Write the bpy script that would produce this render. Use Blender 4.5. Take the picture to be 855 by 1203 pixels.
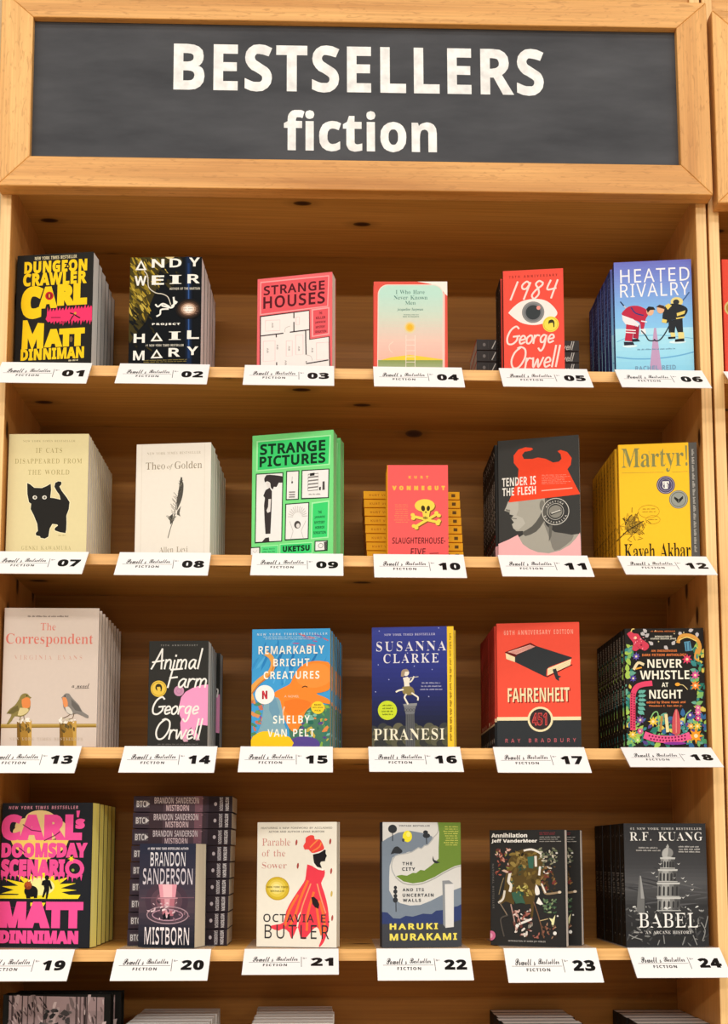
# A book shop's face-out shelving: a wooden bookcase under a chalkboard sign, rows of books, numbered cards.
import bpy, math, random
from mathutils import Vector, Matrix, geometry

for o in list(bpy.data.objects):
    bpy.data.objects.remove(o)
SC = bpy.context.scene
COL = SC.collection
PI = math.pi

AMBIENT = 0.25
INK = 0.92
LAMPS = [  # x, y, z, size x, size y, watts, colour, tilt
    (0.6, -1.6, 4.3, 9.0, 0.4, 60, (1.0, 0.985, 0.95)),
    (0.6, -3.2, 4.3, 12.0, 0.5, 240, (1.0, 0.985, 0.95)),
    (0.6, -8.0, 4.1, 18.0, 0.8, 1500, (1.0, 0.985, 0.95)),
]

# ------------------------------------------------------------------ camera
F, CYO, PIT, YAW, ROL = 1377.87, -257.03, 0.1035, -0.0305, -0.0002   # focal length and shift in pixels of the 855 x 1203 frame
CAM = Vector((0.5533, -1.952, 1.2578))
IW, IH = 855, 1203


def camera_axes():
    ca, sa = math.cos(YAW), math.sin(YAW)
    right = Vector((ca, sa, 0)); f0 = Vector((-sa, ca, 0)); up0 = Vector((0, 0, 1))
    cp, sp = math.cos(PIT), math.sin(PIT)
    fwd = f0 * cp + up0 * sp
    up = up0 * cp - f0 * sp
    cr, sr = math.cos(ROL), math.sin(ROL)
    return right * cr + up * sr, up * cr - right * sr, fwd


RX, UX, FX = camera_axes()
cd = bpy.data.cameras.new('camera'); cam = bpy.data.objects.new('camera', cd); COL.objects.link(cam)
m = Matrix.Identity(4)
for i in range(3):
    m[i][0], m[i][1], m[i][2], m[i][3] = RX[i], UX[i], -FX[i], CAM[i]
cam.matrix_world = m
cd.sensor_fit = 'AUTO'; cd.sensor_width = 36.0
cd.lens = F * 36.0 / IH
cd.shift_x = 0.0; cd.shift_y = -CYO / IH
cd.clip_start = 0.02; cd.clip_end = 60
SC.camera = cam


def at(px, py, y):
    """The point of the plane at depth Y that the photograph shows at pixel (px, py)."""
    d = RX * ((px - IW / 2) / F) + FX - UX * ((py - IH / 2 + CYO) / F)
    return CAM + d * ((y - CAM.y) / d.y)


# ------------------------------------------------------------------ light and exposure
SC.view_settings.view_transform = 'Standard'
SC.view_settings.look = 'None'
SC.view_settings.gamma = 1.0
SC.view_settings.use_curve_mapping = False
SC.view_settings.exposure = 0.0
w = bpy.data.worlds.new('shop_air'); SC.world = w; w.use_nodes = True
bgn = w.node_tree.nodes['Background']
bgn.inputs[0].default_value = (1.0, 0.89, 0.70, 1); bgn.inputs[1].default_value = AMBIENT


def ceiling_lamp(name, x, y, z, sx, sy, power, colour, rx=0.0):
    l = bpy.data.lights.new(name, 'AREA'); l.shape = 'RECTANGLE'; l.size = sx; l.size_y = sy; l.energy = power; l.color = colour
    o = bpy.data.objects.new(name, l); o.location = (x, y, z); o.rotation_euler = (rx, 0, 0); COL.objects.link(o)


for LAMP in LAMPS:
    ceiling_lamp('ceiling_lamp', *LAMP)

# ------------------------------------------------------------------ materials


def lin(h, k=1.0):
    h = h.lstrip('#')
    out = []
    for i in (0, 2, 4):
        c = int(h[i:i + 2], 16) / 255
        out.append((c / 12.92 if c <= 0.04045 else ((c + 0.055) / 1.055) ** 2.4) * k)
    return (*out, 1.0)


MATS = {}


def mat(name, rough=0.5, spec=0.3):
    M = bpy.data.materials.new(name); M.use_nodes = True
    b = M.node_tree.nodes['Principled BSDF']
    b.inputs['Roughness'].default_value = rough
    b.inputs['Specular IOR Level'].default_value = spec
    return M, M.node_tree.nodes, M.node_tree.links, b


def ink(h, rough=0.5, spec=0.06):
    """Printed colour: a hex colour with a little paper grain."""
    key = (h, rough)
    if key not in MATS:
        M, n, l, b = mat('ink_' + h.strip('#'), rough, spec)
        c = lin(h, INK)
        tc = n.new('ShaderNodeTexCoord'); no = n.new('ShaderNodeTexNoise'); no.inputs['Scale'].default_value = 140; no.inputs['Detail'].default_value = 2
        rp = n.new('ShaderNodeValToRGB')
        rp.color_ramp.elements[0].position = 0.3; rp.color_ramp.elements[1].position = 0.75
        rp.color_ramp.elements[0].color = tuple(v * 0.985 for v in c[:3]) + (1,); rp.color_ramp.elements[1].color = tuple(min(1, v * 1.01) for v in c[:3]) + (1,)
        l.new(tc.outputs['Object'], no.inputs['Vector']); l.new(no.outputs['Fac'], rp.inputs['Fac']); l.new(rp.outputs['Color'], b.inputs['Base Color'])
        MATS[key] = M
    return MATS[key]


def paper(h, h2=None):
    """Edge of a page block: thin sheets side by side."""
    key = ('paper', h)
    if key not in MATS:
        M, n, l, b = mat('paper_' + h.strip('#'), 0.85, 0.1)
        tc = n.new('ShaderNodeTexCoord'); mp = n.new('ShaderNodeMapping'); mp.inputs['Scale'].default_value = (3, 900, 3)
        no = n.new('ShaderNodeTexNoise'); no.inputs['Scale'].default_value = 1.0; no.inputs['Detail'].default_value = 3
        rp = n.new('ShaderNodeValToRGB'); rp.color_ramp.elements[0].position = 0.32; rp.color_ramp.elements[1].position = 0.62
        rp.color_ramp.elements[0].color = lin(h2 or h, INK * (1.0 if h2 else 0.80)); rp.color_ramp.elements[1].color = lin(h, INK)
        l.new(tc.outputs['Object'], mp.inputs['Vector']); l.new(mp.outputs['Vector'], no.inputs['Vector'])
        l.new(no.outputs['Fac'], rp.inputs['Fac']); l.new(rp.outputs['Color'], b.inputs['Base Color'])
        MATS[key] = M
    return MATS[key]


def wood(name, light, mid, dark, axis, ring=9.0, knots=0.0, rough=0.45, fleck=0.0, long=1.0, face=1):
    """Board with grain running along AXIS (0, 1, 2), optional knots and oak flecks."""
    M, n, l, b = mat(name, rough, 0.35)
    tc = n.new('ShaderNodeTexCoord')

    def mapped(stretch, across):
        mp = n.new('ShaderNodeMapping'); s = [across] * 3; s[axis] = stretch
        mp.inputs['Scale'].default_value = s; l.new(tc.outputs['Object'], mp.inputs['Vector']); return mp.outputs['Vector']

    def noise(vec, scale, detail, dist=0.0):
        no = n.new('ShaderNodeTexNoise'); no.inputs['Scale'].default_value = scale; no.inputs['Detail'].default_value = detail
        no.inputs['Distortion'].default_value = dist; l.new(vec, no.inputs['Vector']); return no.outputs['Fac']

    def ramp(fac, stops):
        rp = n.new('ShaderNodeValToRGB'); e = rp.color_ramp.elements
        while len(e) < len(stops):
            e.new(0.5)
        for k, (p, c) in enumerate(stops):
            e[k].position = p; e[k].color = c
        l.new(fac, rp.inputs['Fac']); return rp.outputs['Color']

    def mix(fac, a, c, mode='MIX'):
        mx = n.new('ShaderNodeMix'); mx.data_type = 'RGBA'; mx.blend_type = mode
        if hasattr(fac, 'default_value') or hasattr(fac, 'links'):
            l.new(fac, mx.inputs['Factor'])
        else:
            mx.inputs['Factor'].default_value = fac
        l.new(a, mx.inputs['A'])
        if isinstance(c, tuple):
            mx.inputs['B'].default_value = c
        else:
            l.new(c, mx.inputs['B'])
        return mx.outputs['Result']

    broad = noise(mapped(0.9 * long, ring), 1.0, 4, 0.6)
    col = ramp(broad, [(0.28, lin(dark)), (0.5, lin(mid)), (0.72, lin(light))])
    fine = noise(mapped(4 * long, 260), 1.0, 3)
    fcol = ramp(fine, [(0.3, (0.72, 0.68, 0.62, 1)), (0.65, (1.0, 1.0, 1.0, 1))])
    col = mix(0.75, col, fcol, 'MULTIPLY')
    if fleck:
        fl = noise(mapped(38, 190), 1.0, 2, 1.2)
        fc = ramp(fl, [(0.56, (0, 0, 0, 1)), (0.70, (1, 1, 1, 1))])
        fm = n.new('ShaderNodeMath'); fm.operation = 'MULTIPLY'; fm.inputs[1].default_value = fleck
        l.new(fc, fm.inputs[0])
        col = mix(fm.outputs[0], col, lin(dark, 0.75))
    if knots:
        v = n.new('ShaderNodeTexVoronoi'); v.inputs['Scale'].default_value = 1.0
        v.voronoi_dimensions = '2D'
        sx = n.new('ShaderNodeSeparateXYZ'); cb = n.new('ShaderNodeCombineXYZ'); l.new(mapped(4.2, 9.5), sx.inputs[0])
        l.new(sx.outputs[axis], cb.inputs[0]); l.new(sx.outputs[face], cb.inputs[1]); l.new(cb.outputs[0], v.inputs['Vector'])
        sep = n.new('ShaderNodeSeparateColor'); l.new(v.outputs['Color'], sep.inputs['Color'])
        gate = n.new('ShaderNodeMath'); gate.operation = 'LESS_THAN'; gate.inputs[1].default_value = knots; l.new(sep.outputs['Red'], gate.inputs[0])
        kr = ramp(v.outputs['Distance'], [(0.035, (1, 1, 1, 1)), (0.062, (0.85, 0.85, 0.85, 1)), (0.075, (0.25, 0.25, 0.25, 1)), (0.17, (0, 0, 0, 1))])
        g = n.new('ShaderNodeMath'); g.operation = 'MULTIPLY'; l.new(kr, g.inputs[0]); l.new(gate.outputs[0], g.inputs[1])
        col = mix(g.outputs[0], col, lin('#3a1d0c'))
    l.new(col, b.inputs['Base Color'])
    bp = n.new('ShaderNodeBump'); bp.inputs['Strength'].default_value = 0.12; bp.inputs['Distance'].default_value = 0.001
    l.new(fine, bp.inputs['Height']); l.new(bp.outputs['Normal'], b.inputs['Normal'])
    return M


def clear_plastic():
    M = bpy.data.materials.new('clear_acrylic'); M.use_nodes = True
    n, l = M.node_tree.nodes, M.node_tree.links
    n.clear()
    out = n.new('ShaderNodeOutputMaterial'); t = n.new('ShaderNodeBsdfTransparent'); t.inputs[0].default_value = (0.985, 0.99, 0.99, 1)
    g = n.new('ShaderNodeBsdfGlossy'); g.inputs['Roughness'].default_value = 0.08
    d = n.new('ShaderNodeBsdfDiffuse'); d.inputs[0].default_value = (0.8, 0.8, 0.8, 1)
    mx = n.new('ShaderNodeMixShader'); mx2 = n.new('ShaderNodeMixShader'); mx2.inputs[0].default_value = 0.10
    mx.inputs[0].default_value = 0.06; l.new(t.outputs[0], mx.inputs[1]); l.new(g.outputs[0], mx.inputs[2])
    l.new(mx.outputs[0], mx2.inputs[1]); l.new(d.outputs[0], mx2.inputs[2]); l.new(mx2.outputs[0], out.inputs[0])
    return M


# ------------------------------------------------------------------ mesh builder


class MB:
    """Collects polygons with materials and links them as one mesh object."""

    def __init__(self):
        self.v, self.f, self.m, self.mats = [], [], [], []

    def slot(self, M):
        if M not in self.mats:
            self.mats.append(M)
        return self.mats.index(M)

    def add(self, verts, faces, M):
        o = len(self.v); s = self.slot(M)
        self.v += [tuple(p) for p in verts]
        self.f += [tuple(i + o for i in f) for f in faces]
        self.m += [s] * len(faces)

    def box(self, x0, y0, z0, x1, y1, z1, M, b=0.0):
        if b <= 0:
            vs = [(x, y, z) for x in (x0, x1) for y in (y0, y1) for z in (z0, z1)]
            self.add(vs, [(0, 1, 3, 2), (4, 6, 7, 5), (0, 4, 5, 1), (2, 3, 7, 6), (0, 2, 6, 4), (1, 5, 7, 3)], M)
            return
        # chamfered box: every corner becomes a triangle, every edge a thin strip
        X, Y, Z = (x0, x1), (y0, y1), (z0, z1)
        idx, vs = {}, []
        for i in (0, 1):
            for j in (0, 1):
                for k in (0, 1):
                    cx, cy, cz = X[i], Y[j], Z[k]
                    ix, iy, iz = cx + b * (1 - 2 * i), cy + b * (1 - 2 * j), cz + b * (1 - 2 * k)
                    for a, p in enumerate(((cx, iy, iz), (ix, cy, iz), (ix, iy, cz))):
                        idx[i, j, k, a] = len(vs); vs.append(p)
        fs = []
        for i in (0, 1):
            q = [idx[i, j, k, 0] for j, k in ((0, 0), (1, 0), (1, 1), (0, 1))]; fs.append(q if i else q[::-1])
            q = [idx[j, i, k, 1] for k, j in ((0, 0), (1, 0), (1, 1), (0, 1))]; fs.append(q if i else q[::-1])
            q = [idx[j, k, i, 2] for j, k in ((0, 0), (1, 0), (1, 1), (0, 1))]; fs.append(q if i else q[::-1])
        for i in (0, 1):
            for j in (0, 1):
                fs.append([idx[i, j, 0, 0], idx[i, j, 0, 1], idx[i, j, 1, 1], idx[i, j, 1, 0]])
                fs.append([idx[i, 0, j, 0], idx[i, 0, j, 2], idx[i, 1, j, 2], idx[i, 1, j, 0]])
                fs.append([idx[0, i, j, 1], idx[0, i, j, 2], idx[1, i, j, 2], idx[1, i, j, 1]])
                for k in (0, 1):
                    fs.append([idx[i, j, k, 0], idx[i, j, k, 1], idx[i, j, k, 2]])
        c = Vector(((x0 + x1) / 2, (y0 + y1) / 2, (z0 + z1) / 2))
        out = []
        for f in fs:
            p = [Vector(vs[t]) for t in f]
            nn = (p[1] - p[0]).cross(p[2] - p[0])
            out.append(f if nn.dot(sum(p, Vector()) / len(p) - c) > 0 else f[::-1])
        self.add(vs, out, M)

    def build(self, name, parent=None, smooth=False):
        me = bpy.data.meshes.new(name)
        me.from_pydata(self.v, [], self.f)
        for M in self.mats:
            me.materials.append(M)
        me.polygons.foreach_set('material_index', self.m)
        if smooth:
            me.polygons.foreach_set('use_smooth', [True] * len(self.f))
        me.update()
        o = bpy.data.objects.new(name, me); COL.objects.link(o)
        if parent is not None:
            o.parent = parent
        return o


def thing(name, label, cat, loc=(0, 0, 0), group=None, matrix=None):
    o = bpy.data.objects.new(name, None); o.empty_display_size = 0.02; COL.objects.link(o)
    if matrix is not None:
        o.matrix_world = matrix
    else:
        o.location = loc
    o['label'] = label; o['category'] = cat
    if group:
        o['group'] = group
    return o


def children(o):
    return [c for c in bpy.data.objects if c.parent is o]


def copy_tree(src, kids, label=None, group=None, matrix=None):
    r = src.copy(); COL.objects.link(r)
    if matrix is not None:
        r.matrix_world = matrix
    if label:
        r['label'] = label
    if group:
        r['group'] = group
    for ch in kids:
        c = ch.copy(); COL.objects.link(c); c.parent = r
        for g in ch.children:
            d = g.copy(); COL.objects.link(d); d.parent = c
    return r


# ------------------------------------------------------------------ lettering (outlines of plain alphabets)
# advance width, then the outlines of each letter as x, y, x, y ... in 250ths of an em
LETTERS = {
    'b': {
        'A': [116, [[0,0,42,120,74,120,116,0,88,0,80,28,36,28,28,0],[42,50,74,50,65,78,62,85,60,94,58,102,56,94,53,84,51,78]]],
        'B': [113, [[15,0,15,120,52,120,74,118,88,113,98,104,101,90,100,80,96,72,90,66,82,64,82,63,94,58,98,55,101,50,103,43,104,35,101,20,92,9,78,2,60,0],[40,72,55,72,64,73,70,76,74,80,75,86,74,92,70,96,64,98,54,99,40,99],[40,21,57,21,67,22,73,26,76,30,78,38,76,44,73,48,66,51,56,52,40,52]]],
        'C': [107, [[64,-2,47,0,33,6,22,15,16,28,11,42,10,60,12,77,16,92,24,104,36,114,50,120,66,122,84,120,101,113,93,92,80,98,66,100,53,98,44,90,38,76,36,60,38,42,43,30,52,22,66,20,80,21,96,26,96,4,81,0]]],
        'D': [124, [[15,0,15,120,52,120,70,118,86,113,98,105,107,94,112,79,114,61,110,34,98,16,76,4,49,0],[40,21,52,21,72,26,84,38,88,60,86,78,80,90,68,96,54,99,40,99]]],
        'E': [94, [[15,0,15,120,84,120,84,99,40,99,40,72,81,72,81,52,40,52,40,21,84,21,84,0]]],
        'F': [92, [[15,0,15,120,84,120,84,99,40,99,40,68,81,68,81,48,40,48,40,0]]],
        'G': [122, [[66,-2,42,2,24,14,14,34,10,60,12,78,17,92,26,105,38,114,54,120,72,122,91,120,108,114,100,94,87,98,72,100,62,99,53,96,46,90,40,81,37,71,36,60,36,48,39,39,43,30,49,24,57,21,67,20,76,20,84,21,84,46,60,46,60,68,108,68,108,5,88,0]]],
        'H': [128, [[15,0,15,120,40,120,40,73,88,73,88,120,114,120,114,0,88,0,88,52,40,52,40,0]]],
        'I': [66, [[6,0,6,14,20,21,20,98,6,106,6,120,60,120,60,106,46,98,46,21,60,14,60,0]]],
        'J': [56, [[2,-36,-6,-34,-12,-34,-12,-12,-7,-14,0,-14,8,-12,10,-10,13,-6,15,8,15,120,40,120,40,8,40,-6,36,-17,30,-26,22,-31,13,-34]]],
        'K': [112, [[15,0,15,120,40,120,40,65,46,72,50,79,83,120,111,120,70,67,112,0,82,0,51,50,40,43,40,0]]],
        'L': [95, [[15,0,15,120,40,120,40,21,89,21,89,0]]],
        'M': [158, [[15,0,15,120,50,120,78,28,108,120,143,120,143,0,120,0,120,56,120,70,120,84,120,94,89,0,66,0,37,94,36,94,37,84,38,70,38,56,38,0]]],
        'N': [136, [[15,0,15,120,47,120,99,30,100,30,99,46,98,63,98,120,122,120,122,0,89,0,37,90,36,90,38,74,38,56,38,0]]],
        'O': [134, [[67,-2,49,0,34,6,24,16,16,28,12,43,10,60,12,78,16,92,24,105,34,114,49,120,67,122,84,120,99,114,110,105,118,92,122,78,124,60,122,42,118,28,110,16,99,6,84,0],[67,20,81,22,90,30,96,44,97,60,96,77,90,90,81,98,67,100,53,98,44,90,38,77,36,60,38,44,44,30,53,22]]],
        'P': [106, [[15,0,15,120,54,120,74,118,87,110,95,98,98,82,97,72,94,63,88,54,79,48,67,44,52,42,40,42,40,0],[40,64,49,64,58,64,66,68,70,74,72,82,70,92,63,97,52,99,40,99]]],
        'R': [111, [[15,0,15,120,50,120,72,118,86,111,95,100,98,84,97,76,95,70,86,59,76,52,111,0,82,0,54,46,40,46,40,0],[40,66,48,66,60,68,66,71,71,76,72,84,70,90,66,96,59,98,48,99,40,99]]],
        'S': [92, [[42,-2,24,0,8,6,8,29,26,22,34,20,44,20,52,20,57,23,60,27,61,32,60,38,54,43,38,52,28,56,19,64,12,74,10,80,9,88,12,102,20,112,33,120,50,122,68,120,86,113,77,94,62,98,49,100,42,100,38,97,35,93,34,88,36,82,40,78,56,69,72,60,78,55,82,49,85,42,86,33,83,19,74,8,60,0]]],
        'T': [97, [[36,0,36,98,4,98,4,120,94,120,94,98,62,98,62,0]]],
        'U': [127, [[63,-2,42,2,26,10,18,24,14,42,14,120,40,120,40,46,41,34,46,26,53,21,64,20,74,22,82,26,86,34,88,46,88,120,112,120,112,42,112,30,107,20,100,11,90,4,78,0]]],
        'V': [109, [[40,0,0,120,26,120,48,48,50,42,52,32,54,22,56,32,59,42,61,48,84,120,109,120,68,0]]],
        'W': [162, [[30,0,0,120,25,120,40,54,42,44,44,33,46,23,48,33,50,44,52,52,69,120,93,120,110,52,112,44,114,33,116,23,118,33,120,44,122,54,138,120,162,120,132,0,103,0,86,63,86,68,84,76,82,85,81,91,80,85,78,76,77,68,76,63,60,0]]],
        'Y': [105, [[40,0,40,46,0,120,28,120,52,70,78,120,105,120,65,46,65,0]]],
        'Z': [97, [[4,0,4,16,62,99,6,99,6,120,92,120,92,104,34,21,93,21,93,0]]],
        'a': [102, [[36,-2,24,0,15,6,9,14,7,28,10,40,18,49,30,54,48,56,64,57,64,61,63,68,60,72,56,74,50,75,36,73,24,68,16,86,32,92,50,94,67,92,79,86,86,76,89,61,89,0,72,0,66,12,60,6,54,2,46,-1],[45,16,52,18,58,22,62,27,64,35,64,42,54,42,44,41,38,38,34,33,32,27,34,22,36,19]]],
        'b': [106, [[64,-2,54,-1,48,2,38,10,36,10,32,0,13,0,13,128,38,128,38,98,38,88,37,80,38,80,42,85,48,90,55,92,64,94,78,90,89,82,96,66,98,46,96,26,89,10,78,2],[56,18,64,20,68,26,72,34,73,46,72,58,68,66,63,72,56,74,48,72,42,68,40,60,38,49,38,46,39,34,42,26,48,20]]],
        'c': [86, [[50,-2,32,1,18,10,10,24,8,46,9,60,14,72,20,82,29,88,40,92,52,94,69,92,81,87,74,68,62,72,52,73,42,70,35,61,33,46,34,34,38,25,44,20,52,18,66,20,78,26,78,5,66,0]]],
        'd': [106, [[42,-2,28,2,17,10,10,25,8,46,10,66,18,82,28,90,43,94,52,92,59,90,65,85,69,80,70,80,69,88,68,98,68,128,93,128,93,0,74,0,69,12,68,12,64,6,58,2,51,0],[51,18,60,20,66,24,68,32,70,43,70,46,69,58,66,66,60,72,50,73,43,72,38,66,34,57,33,46,34,34,38,25,44,20]]],
        'e': [99, [[54,-2,42,0,30,4,21,10,14,19,9,30,8,45,9,60,13,72,20,82,28,88,38,92,51,94,68,90,81,82,89,70,92,52,92,40,33,40,34,30,39,23,46,18,56,17,72,18,87,24,87,5,72,0],[34,56,68,56,68,64,64,70,59,74,51,76,44,74,39,71,35,65]]],
        'f': [65, [[17,0,17,73,4,73,4,85,17,92,17,98,18,109,21,116,26,122,32,126,40,128,50,128,63,128,72,124,66,106,60,108,52,108,48,108,44,106,42,98,42,92,64,92,64,73,42,73,42,0]]],
        'h': [110, [[13,0,13,128,38,128,38,102,38,88,37,80,38,80,44,86,50,90,57,92,65,94,78,92,88,86,96,75,98,60,98,0,72,0,72,54,71,64,66,71,58,74,48,72,42,66,39,56,38,43,38,0]]],
        'i': [51, [[26,103,20,104,16,106,13,110,12,116,13,122,16,125,26,128,36,125,38,122,40,116,38,110,36,106],[13,0,13,92,38,92,38,0]]],
        'k': [104, [[13,0,13,128,38,128,38,70,38,60,37,50,42,57,48,64,74,92,102,92,66,52,104,0,75,0,49,37,38,28,38,0]]],
        'l': [51, [[13,0,13,128,38,128,38,0]]],
        'n': [110, [[13,0,13,92,32,92,36,80,37,80,42,86,49,90,57,92,65,94,78,92,89,86,96,75,98,60,98,0,72,0,72,54,72,62,69,68,64,72,58,74,48,72,42,66,39,56,38,43,38,0]]],
        'o': [104, [[52,-2,40,0,29,4,20,10,14,20,9,32,8,46,10,66,20,81,34,90,52,94,64,92,75,88,84,81,90,72,95,60,96,46,94,26,84,10,70,2],[52,18,60,20,66,26,70,34,71,46,70,58,66,66,60,72,52,73,44,72,38,66,34,58,33,46,34,34,38,26,44,20]]],
        'r': [76, [[13,0,13,92,32,92,36,76,37,76,42,83,48,88,56,92,64,94,68,93,72,92,71,69,68,70,64,70,51,68,46,65,42,60,39,54,38,46,38,0]]],
        's': [84, [[38,-2,22,0,8,4,8,24,24,19,39,16,45,17,50,19,52,22,52,24,51,28,46,33,32,39,18,46,14,50,10,55,8,61,8,68,10,79,18,87,29,92,44,94,60,92,76,86,68,68,56,73,44,75,35,74,32,69,34,65,40,61,52,56,65,49,70,45,74,40,76,34,77,27,74,15,67,6,55,0]]],
        't': [73, [[44,-2,30,1,24,4,20,10,16,18,16,28,16,73,4,73,4,84,18,92,25,111,41,111,41,92,66,92,66,73,41,73,41,28,42,24,44,21,48,19,52,18,60,19,68,21,68,2,58,0]]],
        'w': [144, [[28,0,2,92,26,92,37,51,39,41,41,30,42,21,43,21,44,28,44,36,46,43,47,48,58,92,86,92,96,48,98,40,100,30,100,21,101,21,102,30,104,41,106,51,118,92,142,92,116,0,88,0,82,32,80,40,76,52,74,64,72,72,70,64,67,52,64,40,62,32,54,0]]],
        'y': [96, [[18,-40,11,-40,6,-39,6,-19,10,-20,16,-20,22,-19,28,-16,32,-10,35,-4,36,0,0,92,28,92,44,40,46,32,48,24,50,32,52,40,68,92,96,92,56,-12,50,-24,42,-33,31,-38]]],
        '0': [96, [[48,-2,29,2,16,14,8,34,6,60,7,78,10,93,16,106,24,114,34,120,48,122,66,118,80,106,88,86,90,60,89,42,86,27,80,14,72,6,62,0],[48,19,56,22,61,29,64,42,64,60,64,78,61,91,56,98,48,101,40,98,35,91,32,78,31,60,32,42,35,29,40,22]]],
        '1': [96, [[44,0,44,70,44,81,44,93,41,90,36,85,22,74,10,89,48,120,70,120,70,0]]],
        '2': [96, [[6,0,6,18,37,48,52,64,60,75,62,86,61,92,58,97,54,100,48,100,40,100,34,97,20,88,6,104,18,113,31,119,49,122,60,120,70,118,77,112,82,106,86,98,87,89,86,80,83,71,72,55,54,37,38,22,90,22,90,0]]],
        '3': [96, [[41,-2,22,0,6,5,6,26,22,20,38,18,50,20,58,23,62,29,63,36,60,45,57,48,52,50,34,52,25,52,25,72,34,72,51,74,56,76,59,79,61,88,60,93,57,98,52,100,44,101,36,100,29,98,18,92,6,110,23,118,34,120,46,122,62,120,75,114,83,105,86,93,84,82,78,73,70,67,60,63,60,62,72,60,82,54,88,46,90,35,88,25,84,16,78,9,68,3,56,0]]],
        '4': [96, [[54,0,54,25,3,25,3,42,56,120,78,120,78,44,93,44,93,25,78,25,78,0],[25,44,54,44,54,65,54,74,54,84,55,91,54,91,51,84,47,78]]],
        '5': [96, [[40,-2,23,0,8,5,8,26,23,21,40,19,50,20,57,24,62,30,63,38,60,48,52,54,39,56,29,55,20,54,10,59,15,120,80,120,80,98,38,98,35,75,41,76,50,76,60,76,70,72,78,67,84,60,87,51,88,40,86,22,76,10,61,1]]],
        '6': [96, [[50,-2,38,0,28,4,18,11,12,21,8,34,6,51,8,72,12,90,17,99,24,106,31,112,40,118,52,120,66,121,74,121,82,120,82,100,75,101,68,102,54,100,44,96,38,91,33,84,30,74,29,64,30,64,34,70,40,74,47,77,56,78,70,76,82,68,88,56,90,40,88,22,80,10,66,1],[49,18,56,20,62,24,65,30,66,40,65,48,62,54,57,57,50,58,40,56,34,50,31,42,33,31,39,22,44,20]]],
        '7': [96, [[18,0,64,98,4,98,4,120,90,120,90,104,45,0]]],
        '8': [96, [[48,-2,30,0,17,7,8,17,6,30,8,42,12,50,20,57,29,62,22,68,15,75,11,83,10,92,11,102,15,108,21,114,29,118,38,120,48,122,58,120,67,118,75,114,81,108,85,102,86,92,85,82,80,75,74,68,65,64,77,56,86,45,89,38,90,31,88,22,84,14,78,7,70,2,60,0],[48,74,58,80,62,85,62,90,62,96,58,100,54,102,48,103,42,102,38,100,34,96,34,90,34,85,38,80],[48,17,56,18,62,21,66,26,66,32,64,40,57,46,49,51,47,52,34,44,30,38,30,32,30,26,34,21,40,18]]],
        '9': [96, [[30,-2,22,-2,14,0,14,20,21,18,28,18,42,20,52,23,58,28,63,36,66,45,66,56,56,46,49,42,39,42,26,44,14,52,8,64,6,80,8,97,16,110,30,118,46,121,58,120,68,116,77,108,84,98,88,85,90,68,88,48,83,29,78,20,72,13,65,7,56,2,44,0],[46,61,56,64,62,70,65,78,63,88,56,98,52,100,46,101,40,100,34,96,31,90,30,80,31,72,34,66,39,62]]],
        '.': [45, [[22,-2,15,0,13,4,12,9,13,14,15,18,22,20,30,18,32,14,33,9,32,4,30,0]]],
        '#': [108, [[19,0,26,35,4,35,4,46,28,46,33,73,10,73,10,84,35,84,42,120,54,120,47,84,71,84,78,120,90,120,83,84,104,84,104,73,80,73,76,46,98,46,98,35,73,35,66,0,54,0,62,35,38,35,30,0],[40,46,64,46,68,73,44,73]]],
    },
    's': {
        'A': [108, [[0,0,47,120,60,120,107,0,92,0,77,37,30,37,16,0],[34,50,72,50,59,87,58,92,55,99,54,105,50,94,48,87]]],
        'B': [109, [[16,0,16,120,50,120,70,118,84,113,93,104,96,90,94,80,90,72,83,67,73,64,73,63,87,58,92,54,96,50,99,42,100,34,98,20,89,9,76,2,58,0],[32,69,54,69,66,70,74,74,79,80,80,88,78,97,74,102,64,106,51,107,32,107],[32,13,56,13,69,14,78,19,82,26,84,36,82,44,78,50,68,55,54,56,32,56]]],
        'C': [106, [[66,-2,48,0,35,6,24,15,16,28,12,42,10,60,12,77,17,92,25,104,36,114,50,120,68,122,86,120,101,114,95,102,82,106,68,108,50,105,38,96,29,80,26,60,29,40,36,24,50,15,68,12,82,13,96,16,96,3,82,0]]],
        'D': [122, [[16,0,16,120,53,120,70,118,84,113,96,105,105,94,110,79,112,61,108,34,96,16,76,4,50,0],[32,13,48,13,65,15,79,20,88,30,94,44,96,60,94,82,84,96,70,104,51,107,32,107]]],
        'E': [94, [[16,0,16,120,84,120,84,106,32,106,32,69,80,69,80,56,32,56,32,14,84,14,84,0]]],
        'F': [87, [[16,0,16,120,84,120,84,106,32,106,32,64,80,64,80,51,32,51,32,0]]],
        'G': [122, [[68,-2,50,0,36,6,25,15,17,27,12,42,10,60,12,78,18,92,26,104,39,114,54,120,72,122,92,120,108,114,102,102,88,106,72,108,52,105,38,96,29,80,26,60,27,46,30,34,36,25,45,18,56,13,71,12,84,12,94,14,94,50,68,50,68,64,110,64,110,4,90,0]]],
        'H': [124, [[16,0,16,120,32,120,32,69,93,69,93,120,108,120,108,0,93,0,93,56,32,56,32,0]]],
        'I': [57, [[6,0,6,8,21,12,21,108,6,111,6,120,50,120,50,111,36,108,36,12,50,8,50,0]]],
        'J': [46, [[0,-32,-8,-32,-13,-30,-13,-17,-8,-18,-1,-18,7,-17,13,-11,16,0,16,120,30,120,30,2,28,-13,22,-24,12,-30]]],
        'K': [104, [[16,0,16,120,32,120,32,61,42,72,52,84,84,120,102,120,54,68,104,0,86,0,44,58,32,46,32,0]]],
        'L': [88, [[16,0,16,120,32,120,32,14,84,14,84,0]]],
        'M': [152, [[16,0,16,120,38,120,76,22,114,120,136,120,136,0,121,0,121,74,122,91,122,105,82,0,69,0,30,105,29,105,30,91,30,72,30,0]]],
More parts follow.
